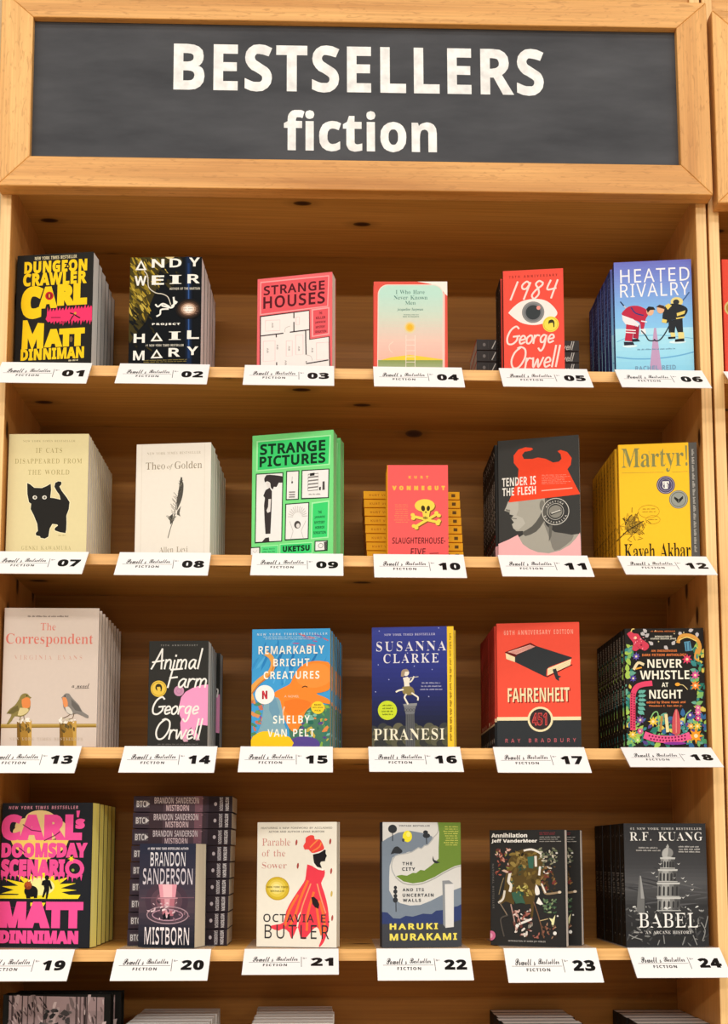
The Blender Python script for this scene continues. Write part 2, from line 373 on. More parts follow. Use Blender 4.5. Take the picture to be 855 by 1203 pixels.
        'N': [128, [[16,0,16,120,34,120,98,20,98,28,98,40,97,52,97,120,112,120,112,0,94,0,30,100,29,100,30,85,30,67,30,0]]],
        'O': [131, [[66,-2,48,0,34,6,24,16,16,28,12,43,10,60,12,78,16,92,24,105,34,114,48,120,66,122,82,120,96,114,107,105,114,92,120,78,121,60,120,42,114,28,107,16,96,6,82,0],[66,12,84,14,96,24,102,40,105,60,102,80,96,96,84,106,66,108,48,106,36,96,28,80,26,60,28,40,36,24,48,14]]],
        'P': [102, [[16,0,16,120,48,120,68,118,82,110,90,100,93,84,92,75,88,66,82,58,74,52,62,48,45,46,32,46,32,0],[32,60,44,60,58,61,69,65,76,72,78,84,76,94,70,101,60,106,46,107,32,107]]],
        'R': [104, [[16,0,16,120,50,120,69,118,82,112,90,101,93,86,92,77,90,70,86,64,80,60,69,54,102,0,84,0,55,50,32,50,32,0],[32,62,50,62,62,64,70,68,76,75,78,85,76,95,70,102,62,106,48,107,32,107]]],
        'S': [92, [[42,-2,23,0,8,4,8,18,24,14,42,12,54,12,62,16,68,23,69,30,66,40,58,48,41,56,28,62,18,69,12,78,10,91,12,100,15,108,21,114,28,118,38,120,48,122,66,120,82,115,76,102,63,106,48,108,38,107,31,104,27,98,26,91,28,81,36,74,52,66,70,58,76,54,80,48,84,40,84,32,82,18,72,7,59,0]]],
        'T': [94, [[39,0,39,106,2,106,2,120,92,120,92,106,54,106,54,0]]],
        'U': [122, [[61,-2,41,2,27,10,18,24,15,42,15,120,30,120,30,42,32,29,38,20,48,14,62,12,76,14,85,20,90,30,92,42,92,120,108,120,108,42,106,30,102,20,96,11,87,4,76,0]]],
        'V': [100, [[43,0,0,120,16,120,43,43,48,29,50,17,54,29,58,44,85,120,100,120,58,0]]],
        'W': [156, [[34,0,2,120,18,120,36,46,40,32,42,18,44,32,48,48,70,120,86,120,108,47,112,32,114,18,116,32,120,47,138,120,154,120,122,0,107,0,84,78,81,88,78,97,78,102,76,93,72,78,49,0]]],
        'Y': [95, [[40,0,40,46,0,120,16,120,48,61,78,120,95,120,55,46,55,0]]],
        '.': [45, [[22,-2,15,0,13,4,12,9,13,14,15,18,22,20,30,18,32,14,33,9,32,4,30,0]]],
        '-': [54, [[6,38,6,52,48,52,48,38]]],
    },
    'f': {
        'A': [109, [[-2,0,-2,4,2,6,6,8,12,18,52,116,56,116,96,22,103,8,106,6,111,4,111,0,58,0,58,4,68,6,71,12,68,20,63,33,26,33,20,18,19,14,18,12,22,6,31,4,32,4,32,0],[28,40,60,40,44,80]]],
        'B': [110, [[4,0,4,4,11,6,16,8,18,13,18,20,18,92,18,103,13,108,4,110,4,114,55,114,80,111,94,102,99,88,96,76,87,67,72,62,90,56,101,46,104,33,102,19,93,8,78,2,60,0],[46,63,47,63,58,64,66,68,70,75,71,86,70,96,68,103,62,107,54,108,50,108,47,106,46,98],[56,6,64,8,71,12,74,20,75,32,74,44,70,52,62,56,50,58,46,58,46,16,48,8,50,6]]],
        'C': [117, [[64,-2,48,-1,34,5,22,14,14,26,8,40,6,57,8,74,14,88,23,100,34,108,49,114,65,116,78,115,92,110,97,109,102,110,105,116,109,116,109,77,105,77,98,91,89,102,78,108,66,111,50,105,40,86,36,56,40,28,51,12,70,6,80,7,90,11,99,18,107,26,112,22,99,8,83,0]]],
        'D': [124, [[5,0,5,4,12,6,16,8,18,12,18,18,18,94,18,102,15,106,10,109,4,110,4,114,56,114,82,110,102,99,113,81,117,57,114,36,108,20,96,9,78,2,57,0],[56,6,70,9,80,18,86,34,88,58,84,86,74,102,56,108,50,108,48,106,46,96,46,18,48,8,50,6]]],
        'E': [110, [[4,0,4,4,11,5,16,8,18,12,19,20,19,92,18,101,16,106,11,109,4,110,4,114,100,114,100,80,96,80,92,93,85,102,74,106,58,108,50,107,46,104,46,97,46,62,48,62,58,63,65,67,69,75,72,86,76,86,76,30,72,30,68,46,65,50,60,54,46,56,46,17,46,12,48,8,58,7,69,8,78,10,86,14,92,18,98,26,103,36,108,36,100,0]]],
        'F': [101, [[4,0,4,4,11,6,16,8,18,13,18,21,18,94,18,101,16,106,11,108,4,110,4,114,98,114,98,80,94,80,92,89,89,96,84,102,78,105,68,107,58,108,50,108,46,106,46,100,46,62,48,62,57,63,64,68,68,75,71,86,76,86,76,30,71,30,68,42,64,50,57,54,47,56,46,56,46,20,47,10,49,8,52,6,64,4,64,0]]],
        'G': [127, [[67,-2,50,0,36,5,24,14,14,26,9,40,7,58,9,74,14,88,23,100,35,109,48,114,64,116,78,115,92,110,97,109,102,110,105,116,110,116,110,77,105,77,101,86,96,94,90,102,82,106,74,110,67,111,50,105,40,87,36,57,38,34,45,17,55,6,69,3,77,4,82,7,84,12,86,18,86,32,85,38,82,42,77,44,69,46,69,50,125,50,125,46,118,44,114,42,112,38,112,32,112,7,90,0]]],
        'H': [131, [[4,0,4,4,11,6,16,8,18,12,18,20,18,94,18,102,16,106,11,108,4,110,4,114,60,114,60,110,51,108,46,104,46,94,46,62,86,62,86,94,84,104,80,108,70,110,70,114,127,114,127,110,120,108,115,106,113,102,112,94,112,20,113,13,116,8,120,6,127,4,127,0,70,0,70,4,78,6,82,8,84,12,86,20,86,55,46,55,46,20,46,12,48,8,53,6,60,4,60,0]]],
        'I': [65, [[4,0,4,4,10,6,16,8,18,12,19,19,19,96,18,103,16,107,11,109,4,110,4,114,61,114,61,110,54,109,49,107,46,103,46,96,46,20,47,11,52,6,62,4,62,0]]],
        'K': [128, [[4,0,4,4,12,6,16,8,18,12,19,20,19,94,18,102,16,106,12,108,4,110,4,114,60,114,60,110,51,108,47,104,46,94,46,58,80,94,86,100,87,104,84,108,72,110,72,114,122,114,122,110,119,110,104,105,86,90,68,71,116,12,122,6,130,4,130,0,70,0,70,4,76,4,80,5,84,8,79,16,50,54,46,50,46,20,46,12,48,8,53,6,60,4,60,0]]],
        'L': [106, [[4,0,4,4,11,6,16,8,18,12,18,20,18,94,18,102,16,106,11,108,4,110,4,114,62,114,62,110,52,108,49,107,47,104,46,94,46,20,46,12,50,8,58,7,70,8,78,10,86,14,92,20,98,28,102,38,107,38,100,0]]],
        'M': [158, [[4,0,4,4,10,6,16,8,18,12,19,20,19,96,18,104,13,108,4,110,4,114,46,114,79,36,112,114,154,114,154,110,148,108,143,106,141,102,140,94,140,22,141,10,146,6,154,4,154,0,99,0,99,4,108,6,112,11,114,21,114,100,72,0,68,0,26,97,26,20,27,12,30,8,35,5,42,4,42,0]]],
        'N': [124, [[100,-2,26,88,26,20,28,12,30,8,34,6,42,4,42,0,4,0,4,4,14,6,18,10,19,20,19,97,9,108,4,110,4,114,39,114,98,42,98,94,96,104,92,108,83,110,83,114,120,114,120,110,112,108,108,106,106,102,106,94,106,-2]]],
        'O': [132, [[65,-2,53,-2,42,2,32,8,24,14,16,23,11,34,8,44,7,57,8,69,11,80,16,90,24,100,32,106,42,112,54,116,66,116,78,116,90,112,99,106,108,100,115,91,120,81,124,70,124,57,124,44,120,34,115,23,108,14,99,8,88,2,78,-2],[66,3,82,9,92,27,95,57,93,80,87,97,78,108,65,111,49,105,40,87,36,57,38,34,44,17,54,6]]],
        'P': [104, [[4,0,4,4,11,6,16,8,18,12,18,20,18,94,18,102,16,106,11,108,4,110,4,114,54,114,72,113,84,110,92,106,98,100,101,92,102,83,100,70,92,60,78,54,60,52,46,52,46,20,46,12,48,8,53,6,60,4,60,0],[46,58,50,58,61,59,68,63,72,71,73,82,72,94,69,102,63,106,54,108,48,106,46,100]]],
        'R': [118, [[4,0,4,4,11,6,16,8,18,12,18,20,18,94,18,102,16,106,11,108,4,110,4,114,54,114,76,112,92,106,101,97,104,84,102,72,93,62,78,56,108,12,113,6,120,4,120,0,84,0,50,53,46,53,46,20,46,12,48,8,53,6,60,4,60,0],[46,58,51,58,62,60,70,64,74,72,76,84,74,97,67,105,56,108,50,107,48,106,46,96]]],
        'S': [98, [[10,-2,10,40,16,40,20,24,28,12,38,6,49,4,58,5,64,9,68,15,70,22,66,32,56,40,40,48,28,55,19,63,14,72,12,83,14,92,17,100,22,108,29,112,37,116,46,116,58,116,70,112,73,112,75,111,78,112,80,116,85,116,85,80,80,80,78,88,74,96,68,102,62,107,56,110,48,111,41,110,35,106,31,102,30,95,31,89,34,84,47,76,64,68,80,58,84,53,88,47,90,33,88,23,84,14,78,8,70,2,60,-2,48,-2,40,-2,32,0,24,2,21,3,18,2,16,-2]]],
        'T': [106, [[23,0,23,4,30,5,36,8,38,12,39,20,39,108,38,108,26,106,16,101,10,92,7,80,2,80,2,114,102,114,102,79,98,79,94,96,83,105,67,108,66,108,66,20,66,12,69,8,74,5,82,4,82,0]]],
        'U': [123, [[62,-3,42,0,28,7,21,20,18,39,18,94,18,102,15,106,11,108,4,110,4,114,60,114,60,110,50,108,46,104,45,94,45,35,46,22,51,13,58,8,68,6,85,10,95,21,98,40,98,94,98,102,95,106,90,108,82,110,82,114,118,114,118,110,112,108,108,106,106,101,106,94,106,46,103,23,95,8,82,0]]],
        'V': [107, [[53,-3,11,95,6,105,2,108,-4,110,-4,114,52,114,52,110,42,108,39,106,38,102,40,94,64,36,87,94,88,102,88,106,86,108,74,110,74,114,110,114,110,110,106,109,102,107,96,96,58,-3]]],
        'W': [153, [[42,-2,8,98,4,107,0,109,-4,110,-4,114,45,114,45,110,38,108,36,106,35,102,37,93,56,38,75,88,72,100,70,104,67,108,58,110,58,114,110,114,110,110,101,108,98,103,100,96,118,42,135,92,137,102,136,106,134,108,126,110,126,114,156,114,156,110,152,108,148,106,144,95,112,-2,107,-2,79,77,48,-2]]],
        'Y': [106, [[26,0,26,4,32,6,37,8,40,12,40,20,40,44,12,96,8,104,4,108,0,109,-4,110,-4,114,52,114,52,110,49,110,42,108,39,104,41,98,62,56,84,92,87,102,84,108,74,110,74,114,110,114,110,110,102,106,96,98,67,51,67,20,68,12,70,8,74,6,82,4,82,0]]],
        'a': [86, [[64,-2,54,0,50,8,38,0,24,-2,16,-1,10,3,6,8,5,16,8,26,16,34,30,41,50,48,50,60,49,66,46,70,42,73,37,74,29,72,26,68,28,64,30,58,30,54,28,50,24,48,20,48,14,48,11,51,9,54,8,59,10,64,12,70,17,74,24,77,32,79,40,80,56,78,66,73,72,64,73,52,73,16,74,10,76,8,80,10,82,7,74,0],[38,8,44,10,50,16,50,42,38,38,32,30,30,21,32,12]]],
        'b': [90, [[10,-3,10,97,9,107,2,110,2,114,34,114,34,70,44,77,55,80,64,78,71,74,77,69,82,62,84,52,86,42,84,30,80,19,75,10,68,3,58,-1,48,-2,37,0,26,7,14,-3],[46,4,53,6,58,12,60,24,62,40,60,54,58,62,53,68,46,70,39,68,36,64,34,60,34,17,38,7]]],
        'd': [92, [[35,-2,26,-1,20,2,14,8,8,16,6,26,5,37,6,49,9,60,14,68,20,74,28,78,36,80,47,77,56,70,56,100,55,104,53,108,44,110,44,114,80,114,80,19,81,10,84,8,88,7,88,2,74,2,56,-2,56,10,47,0],[43,7,46,8,50,10,54,14,56,19,56,60,54,64,52,68,44,70,37,68,32,62,30,52,30,38,30,24,32,14,36,9]]],
        'e': [75, [[38,-2,30,-1,21,2,14,9,9,17,6,28,5,40,6,50,10,60,15,68,22,74,30,78,40,80,52,77,62,70,68,58,70,44,70,42,29,42,32,24,38,14,50,10,59,14,68,22,71,18,57,2],[29,48,50,48,50,54,48,70,45,73,40,74,32,68,29,51]]],
        'f': [54, [[4,0,4,4,10,6,12,8,13,18,13,69,4,69,4,78,13,78,13,88,15,100,21,109,31,114,44,116,53,115,60,112,64,106,66,100,65,95,63,92,60,90,56,89,49,92,47,94,46,98,48,105,49,106,50,108,48,110,45,111,40,110,38,108,37,98,37,78,51,78,51,69,37,69,37,16,38,10,40,6,44,4,50,4,50,0]]],
        'h': [95, [[4,0,4,4,11,6,13,14,13,100,12,108,9,109,4,110,4,114,37,114,37,66,48,76,61,80,73,76,80,68,82,53,82,14,84,6,87,4,91,4,91,0,50,0,50,4,52,4,57,6,59,14,59,54,58,64,55,67,50,68,44,66,37,59,37,14,38,6,41,4,45,4,45,0]]],
        'i': [50, [[25,90,20,92,16,94,14,98,12,103,14,108,16,112,20,115,25,116,30,115,34,112,37,108,38,103,37,98,34,94,30,92],[4,0,4,4,12,6,13,14,13,63,12,71,5,74,5,78,37,78,37,14,38,6,45,4,45,0]]],
        'k': [90, [[4,0,4,4,12,6,13,14,13,100,12,108,10,109,5,110,5,114,37,114,37,42,56,62,60,66,61,70,59,72,52,74,52,78,86,78,86,74,77,71,68,65,56,52,86,8,90,5,94,4,94,0,52,0,52,4,54,4,58,5,60,8,58,12,40,37,37,34,37,14,38,6,45,4,45,0]]],
        'l': [50, [[4,0,4,4,12,6,13,14,13,100,12,108,10,109,5,110,5,114,37,114,37,14,38,6,45,4,45,0]]],
        'n': [95, [[4,0,4,4,11,6,13,14,13,64,12,71,9,73,4,74,4,78,37,78,37,67,48,76,61,80,73,76,80,68,82,53,82,14,84,6,87,4,91,4,91,0,50,0,50,4,52,4,57,6,59,14,59,54,58,64,55,67,50,68,44,66,37,59,37,14,38,6,41,4,45,4,45,0]]],
        'o': [84, [[42,-2,32,-1,22,3,15,9,10,18,6,28,4,38,6,50,10,60,15,68,22,74,32,78,42,80,52,78,62,74,69,68,74,60,78,50,79,38,78,27,74,17,69,9,62,2,52,-1],[42,3,48,4,52,10,54,20,55,38,54,57,52,68,48,73,42,74,36,73,32,68,30,57,29,38,30,20,32,10,36,4]]],
        'p': [93, [[4,-35,4,-31,10,-30,12,-25,13,-16,13,61,12,71,5,74,5,78,36,78,36,66,45,76,58,80,66,78,73,74,79,68,84,60,86,51,88,40,86,28,84,18,79,10,73,3,66,-1,56,-2,46,0,37,8,37,-14,38,-24,42,-30,50,-30,50,-35],[49,7,56,9,60,15,62,25,63,38,62,52,60,62,56,68,50,70,42,67,37,59,37,17,42,10]]],
        'r': [72, [[4,0,4,4,12,6,13,14,13,63,12,72,5,74,5,78,36,78,36,63,41,70,47,76,52,78,58,80,64,78,69,76,72,72,72,66,72,62,70,58,66,56,62,56,56,58,52,62,47,65,44,64,40,60,38,55,38,48,38,14,38,9,40,6,50,4,50,0]]],
        's': [72, [[38,-2,30,-2,22,2,18,2,15,1,13,-2,9,-2,9,26,14,26,16,17,22,10,28,5,35,4,40,4,44,6,47,10,48,14,46,21,39,26,26,32,19,37,14,42,10,48,9,55,11,65,16,72,24,78,36,80,42,79,50,77,52,76,53,76,56,77,58,80,61,80,61,56,57,56,54,64,49,70,44,73,38,74,32,74,29,72,27,68,26,65,29,58,36,53,48,48,56,43,60,38,64,32,64,24,62,13,57,4,48,-1]]],
        't': [57, [[31,-2,22,-1,16,2,13,9,12,18,12,70,5,70,5,75,22,92,32,106,36,106,36,78,52,78,52,70,36,70,36,20,38,12,39,10,42,10,48,12,52,18,56,16,46,2]]],
        'v': [76, [[36,-2,10,62,6,70,3,72,0,74,0,78,41,78,41,74,39,74,34,72,32,69,32,67,46,30,59,63,60,68,58,72,51,74,51,78,76,78,76,74,72,72,70,70,65,61,40,-2]]],
        'w': [108, [[30,-2,4,66,2,71,-2,74,-2,78,34,78,34,74,30,72,28,69,29,66,30,63,42,32,52,59,50,66,48,72,42,74,42,78,81,78,81,74,76,72,74,69,74,67,74,66,84,36,96,64,96,69,95,72,89,74,89,78,112,78,112,74,106,71,103,64,76,-2,72,-2,56,49,35,-2]]],
        'y': [75, [[13,-35,8,-34,2,-31,0,-26,-2,-21,-1,-17,1,-14,4,-10,9,-10,16,-12,18,-15,18,-19,18,-20,18,-22,19,-24,22,-24,24,-23,28,-18,32,-11,35,-1,9,62,6,69,4,72,-1,74,-1,78,40,78,40,74,34,72,32,68,32,66,33,64,46,30,58,60,59,65,60,68,58,72,50,74,50,78,75,78,75,74,72,72,70,70,65,60,40,-6,32,-24,28,-30,24,-32]]],
        '1': [94, [[16,0,16,9,30,9,34,10,36,11,38,20,38,104,27,92,22,88,17,86,13,88,10,90,8,94,7,99,18,103,33,112,44,120,64,120,64,20,65,12,68,10,72,9,86,9,86,0]]],
        '.': [45, [[22,-2,15,0,13,4,12,9,13,14,15,18,22,20,30,18,32,14,33,9,32,4,30,0]]],
        '!': [45, [[18,34,14,120,32,120,28,34],[22,-2,15,0,13,4,12,9,13,14,15,18,22,20,30,18,32,14,33,9,32,4,30,0]]],
        '#': [108, [[19,0,26,35,4,35,4,46,28,46,33,73,10,73,10,84,35,84,42,120,54,120,47,84,71,84,78,120,90,120,83,84,104,84,104,73,80,73,76,46,98,46,98,35,73,35,66,0,54,0,62,35,38,35,30,0],[40,46,64,46,68,73,44,73]]],
    },
    'k': {
        'B': [144, [[103,-1,97,0,93,2,90,6,90,10,92,17,96,23,102,28,106,29,108,28,104,24,97,18,94,10,96,6,98,4,106,8,113,16,119,28,122,41,120,48,118,50,111,50,108,50,108,52,108,55,111,56,118,55,122,56,126,59,134,68,136,82,135,90,131,95,122,88,114,76,105,56,94,34,81,16,66,6,53,2,38,0,26,2,17,6,11,12,9,20,10,26,14,31,20,34,26,36,30,35,34,33,37,30,38,26,37,23,35,20,30,18,27,18,24,17,22,16,22,14,22,10,26,8,30,6,37,4,44,6,50,8,56,14,62,21,76,46,93,72,110,88,118,94,126,98,116,100,104,101,83,98,62,90,46,80,38,70,35,61,38,54,46,51,56,54,67,62,76,73,81,84,82,88,84,86,85,80,84,70,80,62,74,54,66,49,58,46,48,44,40,46,35,49,31,54,30,62,32,68,35,74,41,82,49,88,59,94,70,98,89,104,106,105,121,104,134,100,144,102,147,100,144,99,140,98,150,90,154,84,156,78,154,70,148,64,138,58,124,52,137,44,141,32,140,26,138,20,129,10,117,2]]],
        'P': [116, [[40,-1,29,0,20,4,15,10,13,18,14,24,18,29,23,32,29,33,34,32,38,30,40,28,40,24,40,20,37,18,29,16,26,14,26,12,26,9,29,6,34,4,39,3,50,6,58,12,68,24,76,42,68,39,66,38,64,38,62,36,60,36,58,38,61,41,69,44,78,46,92,69,106,86,123,96,114,100,103,100,87,100,72,96,58,90,46,80,38,70,36,61,36,56,39,54,46,50,58,54,68,62,76,73,80,81,81,87,82,90,84,92,86,90,86,83,85,72,82,64,76,56,69,50,61,46,52,45,43,46,36,49,32,54,30,60,32,67,35,74,40,81,48,87,57,93,68,98,85,103,103,105,116,104,128,100,137,102,144,102,146,101,142,99,134,96,142,88,145,82,146,77,144,70,140,62,134,56,124,51,114,47,100,44,95,31,87,20,78,11,66,4,54,0],[103,50,110,52,116,56,122,62,126,69,128,76,130,84,128,90,127,94,120,88,115,78]]],
        'a': [89, [[52,-1,48,0,45,2,42,6,42,10,32,2,21,-1,14,0,8,3,5,8,4,14,5,21,8,28,18,40,32,48,40,51,47,52,54,50,58,44,62,51,80,52,65,20,62,12,60,9,62,8,66,10,72,14,78,19,81,16,66,3,58,0],[24,3,30,5,36,10,49,27,55,41,54,45,49,47,43,44,35,36,28,26,22,16,20,6,22,4]]],
        'e': [69, [[25,-1,16,0,9,4,4,10,3,16,4,22,7,28,18,40,32,48,46,52,51,51,56,48,59,45,60,40,59,36,56,30,42,22,24,17,22,8,22,4,26,4,34,4,41,8,49,12,57,19,60,16,52,8,42,3,34,0],[26,22,36,25,45,32,48,37,48,42,48,45,46,46,40,43,32,34]]],
        'l': [70, [[51,16,36,3,30,0,24,-1,18,0,14,2,11,6,10,11,12,19,16,30,20,36,12,28,8,31,20,42,30,55,55,96,76,98,40,32,30,16,27,8,28,6,30,5,36,8,48,19]]],
        'n': [97, [[0,-2,12,16,20,28,26,38,25,40,22,37,13,28,10,32,24,46,30,50,37,52,42,48,44,40,42,33,58,47,71,52,76,51,80,48,82,44,83,38,80,30,75,21,69,14,66,7,66,5,72,8,84,19,88,16,78,8,72,3,67,0,62,-1,57,0,53,3,50,7,50,13,51,21,60,33,70,44,70,45,69,46,63,44,53,36,40,21,25,0]]],
        'o': [75, [[23,-1,16,0,10,4,6,9,4,16,6,22,8,28,18,40,32,48,40,51,47,52,54,50,60,48,63,43,64,36,64,30,62,26,52,14,58,16,64,21,68,17,56,10,44,6,34,1],[26,4,30,5,35,8,34,10,37,16,44,18,52,30,54,42,54,45,50,46,47,45,42,40,36,34,30,24,26,15,24,8,24,5]]],
        'r': [69, [[60,16,49,6,43,2,34,-1,27,0,22,2,18,6,16,12,19,21,26,32,37,41,30,40,26,40,19,34,12,28,9,32,15,37,20,42,24,54,26,56,28,55,29,52,29,50,30,48,36,47,44,46,51,43,54,38,52,32,48,26,42,18,39,14,36,8,36,6,38,5,44,8,56,19]]],
        's': [59, [[52,18,38,6,27,0,17,-2,10,0,5,2,2,6,1,10,3,16,9,18,14,16,16,12,14,8,10,6,8,6,13,4,18,6,23,12,26,23,27,36,27,39,27,42,23,38,18,34,12,28,9,32,17,39,28,50,30,52,32,56,35,56,37,56,38,54,36,51,35,48,36,44,42,34,44,24,43,18,40,14,48,21]]],
        't': [74, [[9,32,19,42,28,51,35,63,54,94,75,95,62,74,74,74,72,68,59,68,47,48,36,29,28,14,26,7,28,5,35,8,48,19,50,16,36,4,29,0,22,-1,16,0,13,2,10,6,10,11,11,18,14,26,21,37,12,28]]],
        'v': [79, [[28,-1,20,0,14,2,11,6,10,12,12,22,20,34,22,38,22,40,20,38,13,32,10,34,15,40,20,44,26,48,30,51,34,52,39,50,40,42,40,34,37,29,33,22,30,16,27,12,26,10,25,8,26,6,29,4,40,7,50,14,47,18,45,26,48,38,54,48,58,50,63,52,66,51,70,49,72,42,68,29,60,16,66,18,72,24,75,21,66,14,56,12,55,12,42,2,35,0],[54,18,62,28,65,38,64,40,62,40,56,38,52,33,50,26,52,20]]],
        'w': [128, [[28,-1,14,2,10,12,10,18,14,23,21,32,26,38,24,40,22,38,14,32,11,34,19,41,28,48,32,50,56,52,33,18,28,8,30,6,31,4,38,8,46,16,55,28,64,40,70,50,95,52,76,20,73,14,72,9,74,6,78,4,86,6,98,14,95,18,93,26,96,38,102,48,107,50,111,52,115,51,118,49,120,42,116,29,108,17,114,19,120,24,124,21,114,14,104,12,103,12,89,2,82,0,74,-1,62,1,56,6,54,16,45,8,38,2,33,0],[102,18,110,28,113,38,112,40,110,40,104,38,100,33,98,26,100,20]]],
    },
    'i': {
        'a': [86, [[12,-2,6,-1,2,2,0,8,-2,16,0,30,4,44,12,57,22,68,34,76,46,79,54,77,58,70,60,77,73,77,58,22,56,11,56,10,58,8,63,12,70,20,73,18,60,3,49,-2,44,0,42,6,48,30,38,16,30,6,22,0],[20,8,24,9,29,12,38,22,46,36,52,50,54,64,52,72,46,74,38,72,31,66,24,56,18,44,14,30,14,18,15,10]]],
        'c': [74, [[25,-2,14,0,6,6,2,15,0,27,0,36,3,44,12,60,26,72,38,77,50,79,57,78,62,76,66,72,66,66,64,60,62,58,58,57,53,59,51,64,52,67,54,70,54,71,55,72,54,74,50,74,40,73,32,68,26,60,20,49,16,38,15,27,16,18,19,12,24,7,30,6,44,10,57,20,60,18,42,3]]],
        'e': [72, [[22,-2,12,0,5,5,0,14,-1,24,0,33,2,42,12,58,25,71,37,77,49,79,56,78,60,76,64,72,64,66,62,56,52,48,36,40,16,36,14,30,14,24,16,14,21,8,30,6,42,10,55,20,58,18,50,9,41,3,32,0],[16,40,31,43,42,50,49,58,51,68,50,73,45,74,40,74,34,70,24,58]]],
        'f': [50, [[-12,-38,-16,-38,-20,-36,-22,-32,-23,-29,-22,-24,-16,-22,-12,-23,-11,-27,-12,-30,-12,-32,-10,-34,-6,-32,-2,-27,0,-18,4,-6,18,70,2,70,3,76,19,76,21,85,26,100,34,112,43,120,54,122,60,121,64,118,68,114,69,110,67,104,61,102,56,104,54,108,55,110,55,112,56,114,54,116,52,117,43,112,37,96,33,76,52,76,52,70,32,70,25,38,17,2,8,-22,-1,-34]]],
        'h': [100, [[76,-2,70,0,65,3,62,8,61,15,62,24,64,38,68,55,70,64,70,71,68,78,62,81,53,78,44,68,36,55,31,43,22,0,6,0,28,104,30,112,26,118,18,120,16,120,18,128,49,128,42,96,39,83,36,69,38,69,52,86,68,92,78,90,84,83,86,73,86,66,84,54,79,34,78,25,77,17,78,11,83,9,88,10,94,13,96,8,86,0]]],
        'i': [44, [[30,98,24,101,22,107,24,113,30,116,36,113,40,107,37,101],[8,-2,2,0,0,7,1,14,3,22,14,60,14,64,15,66,14,69,12,70,4,72,5,74,16,76,24,78,31,79,32,77,32,76,32,74,16,20,14,13,16,10,18,8,24,12,32,21,35,18,21,3]]],
        'j': [44, [[31,98,25,101,22,107,25,113,31,116,37,113,40,107,38,101],[-12,-38,-17,-38,-21,-35,-24,-32,-24,-28,-22,-22,-18,-21,-14,-22,-12,-27,-12,-29,-13,-32,-12,-33,-10,-34,-7,-31,-3,-22,2,-6,6,17,16,62,16,64,16,66,14,70,4,72,6,75,15,76,22,78,30,79,31,78,32,76,18,14,12,-9,5,-25,-3,-35]]],
        'l': [43, [[8,-2,2,0,0,6,0,14,4,25,24,103,26,108,25,112,23,114,14,114,15,118,26,119,34,120,41,122,43,120,42,116,16,21,14,12,14,10,17,8,22,12,30,20,33,18,26,9,20,3,13,0]]],
        'm': [138, [[102,-2,96,0,94,8,96,20,106,54,108,64,106,68,103,68,98,68,93,64,81,52,70,34,62,18,57,0,44,0,59,50,62,64,60,68,56,68,49,66,39,58,28,44,22,32,16,18,10,0,-3,0,12,53,14,61,16,66,14,68,12,70,4,72,5,75,24,78,28,78,30,79,32,77,32,76,32,74,22,44,46,70,66,79,74,76,76,69,71,46,86,64,100,76,112,79,120,76,122,69,122,63,120,56,109,16,108,14,108,12,109,10,112,8,117,12,120,16,124,22,127,19,115,4]]],
        'n': [91, [[56,-2,50,0,47,7,54,35,60,64,60,68,56,68,49,66,40,58,30,48,23,36,17,20,10,0,-3,0,14,55,16,66,14,70,6,71,4,71,5,74,17,76,25,78,32,79,33,78,33,77,23,44,36,60,47,70,58,76,66,78,73,76,76,70,75,63,73,56,64,22,62,16,62,12,62,10,65,8,70,12,78,22,80,20,68,4]]],
        'o': [88, [[26,-2,15,0,6,6,1,14,-1,26,0,35,4,44,8,54,16,62,24,69,32,74,41,78,50,79,62,77,71,72,76,63,78,52,78,43,75,34,65,18,51,6,39,0],[28,3,35,4,42,8,48,14,53,22,60,39,64,56,60,70,50,74,41,73,33,67,26,58,20,46,16,33,14,21,15,13,18,8,22,4]]],
        'p': [85, [[-24,-38,-23,-34,-16,-34,-12,-32,-10,-28,-7,-22,14,59,14,62,15,66,14,68,13,70,4,72,5,74,16,76,24,77,31,79,32,78,32,74,28,62,42,75,56,79,65,78,72,73,76,66,77,56,76,46,72,36,68,26,61,17,53,10,44,4,35,0,25,-2,18,-1,12,2,8,-20,6,-28,6,-31,9,-33,19,-34,18,-38],[25,2,32,4,39,8,45,13,50,20,59,38,62,57,61,63,59,68,55,70,50,72,42,70,34,63,28,54,23,40,16,16,16,13,16,10,18,4]]],
        'q': [85, [[20,-38,21,-34,30,-34,34,-30,38,-20,51,26,42,14,33,6,24,0,14,-2,7,0,2,4,-2,10,-2,20,-2,29,2,38,12,56,18,64,26,70,38,77,48,79,58,76,64,69,66,77,78,77,52,-18,51,-24,50,-28,51,-31,53,-33,62,-34,63,-34,63,-38],[22,8,30,9,37,14,44,23,52,36,58,50,60,62,59,67,57,71,54,74,50,74,44,74,38,70,26,58,18,44,14,32,13,20,14,15,16,10,18,8]]],
        'r': [56, [[-3,0,12,52,14,65,14,68,12,70,3,71,4,74,15,76,22,78,30,79,31,78,31,77,22,45,40,70,52,79,58,77,60,70,58,66,56,63,54,61,50,60,45,62,42,67,24,40,10,0]]],
        'u': [91, [[12,-2,7,-2,4,1,2,4,1,10,2,17,4,29,12,57,14,62,14,66,14,69,12,71,4,72,4,75,15,76,22,78,30,79,32,78,32,76,31,74,18,26,16,18,15,14,16,10,20,8,25,10,31,14,44,28,56,51,66,77,78,77,64,23,62,12,62,9,65,8,71,12,78,21,81,18,68,3,56,-2,50,0,47,6,50,20,55,38,42,20,32,8,22,0]]],
    },
}
GLYPHS = LETTERS


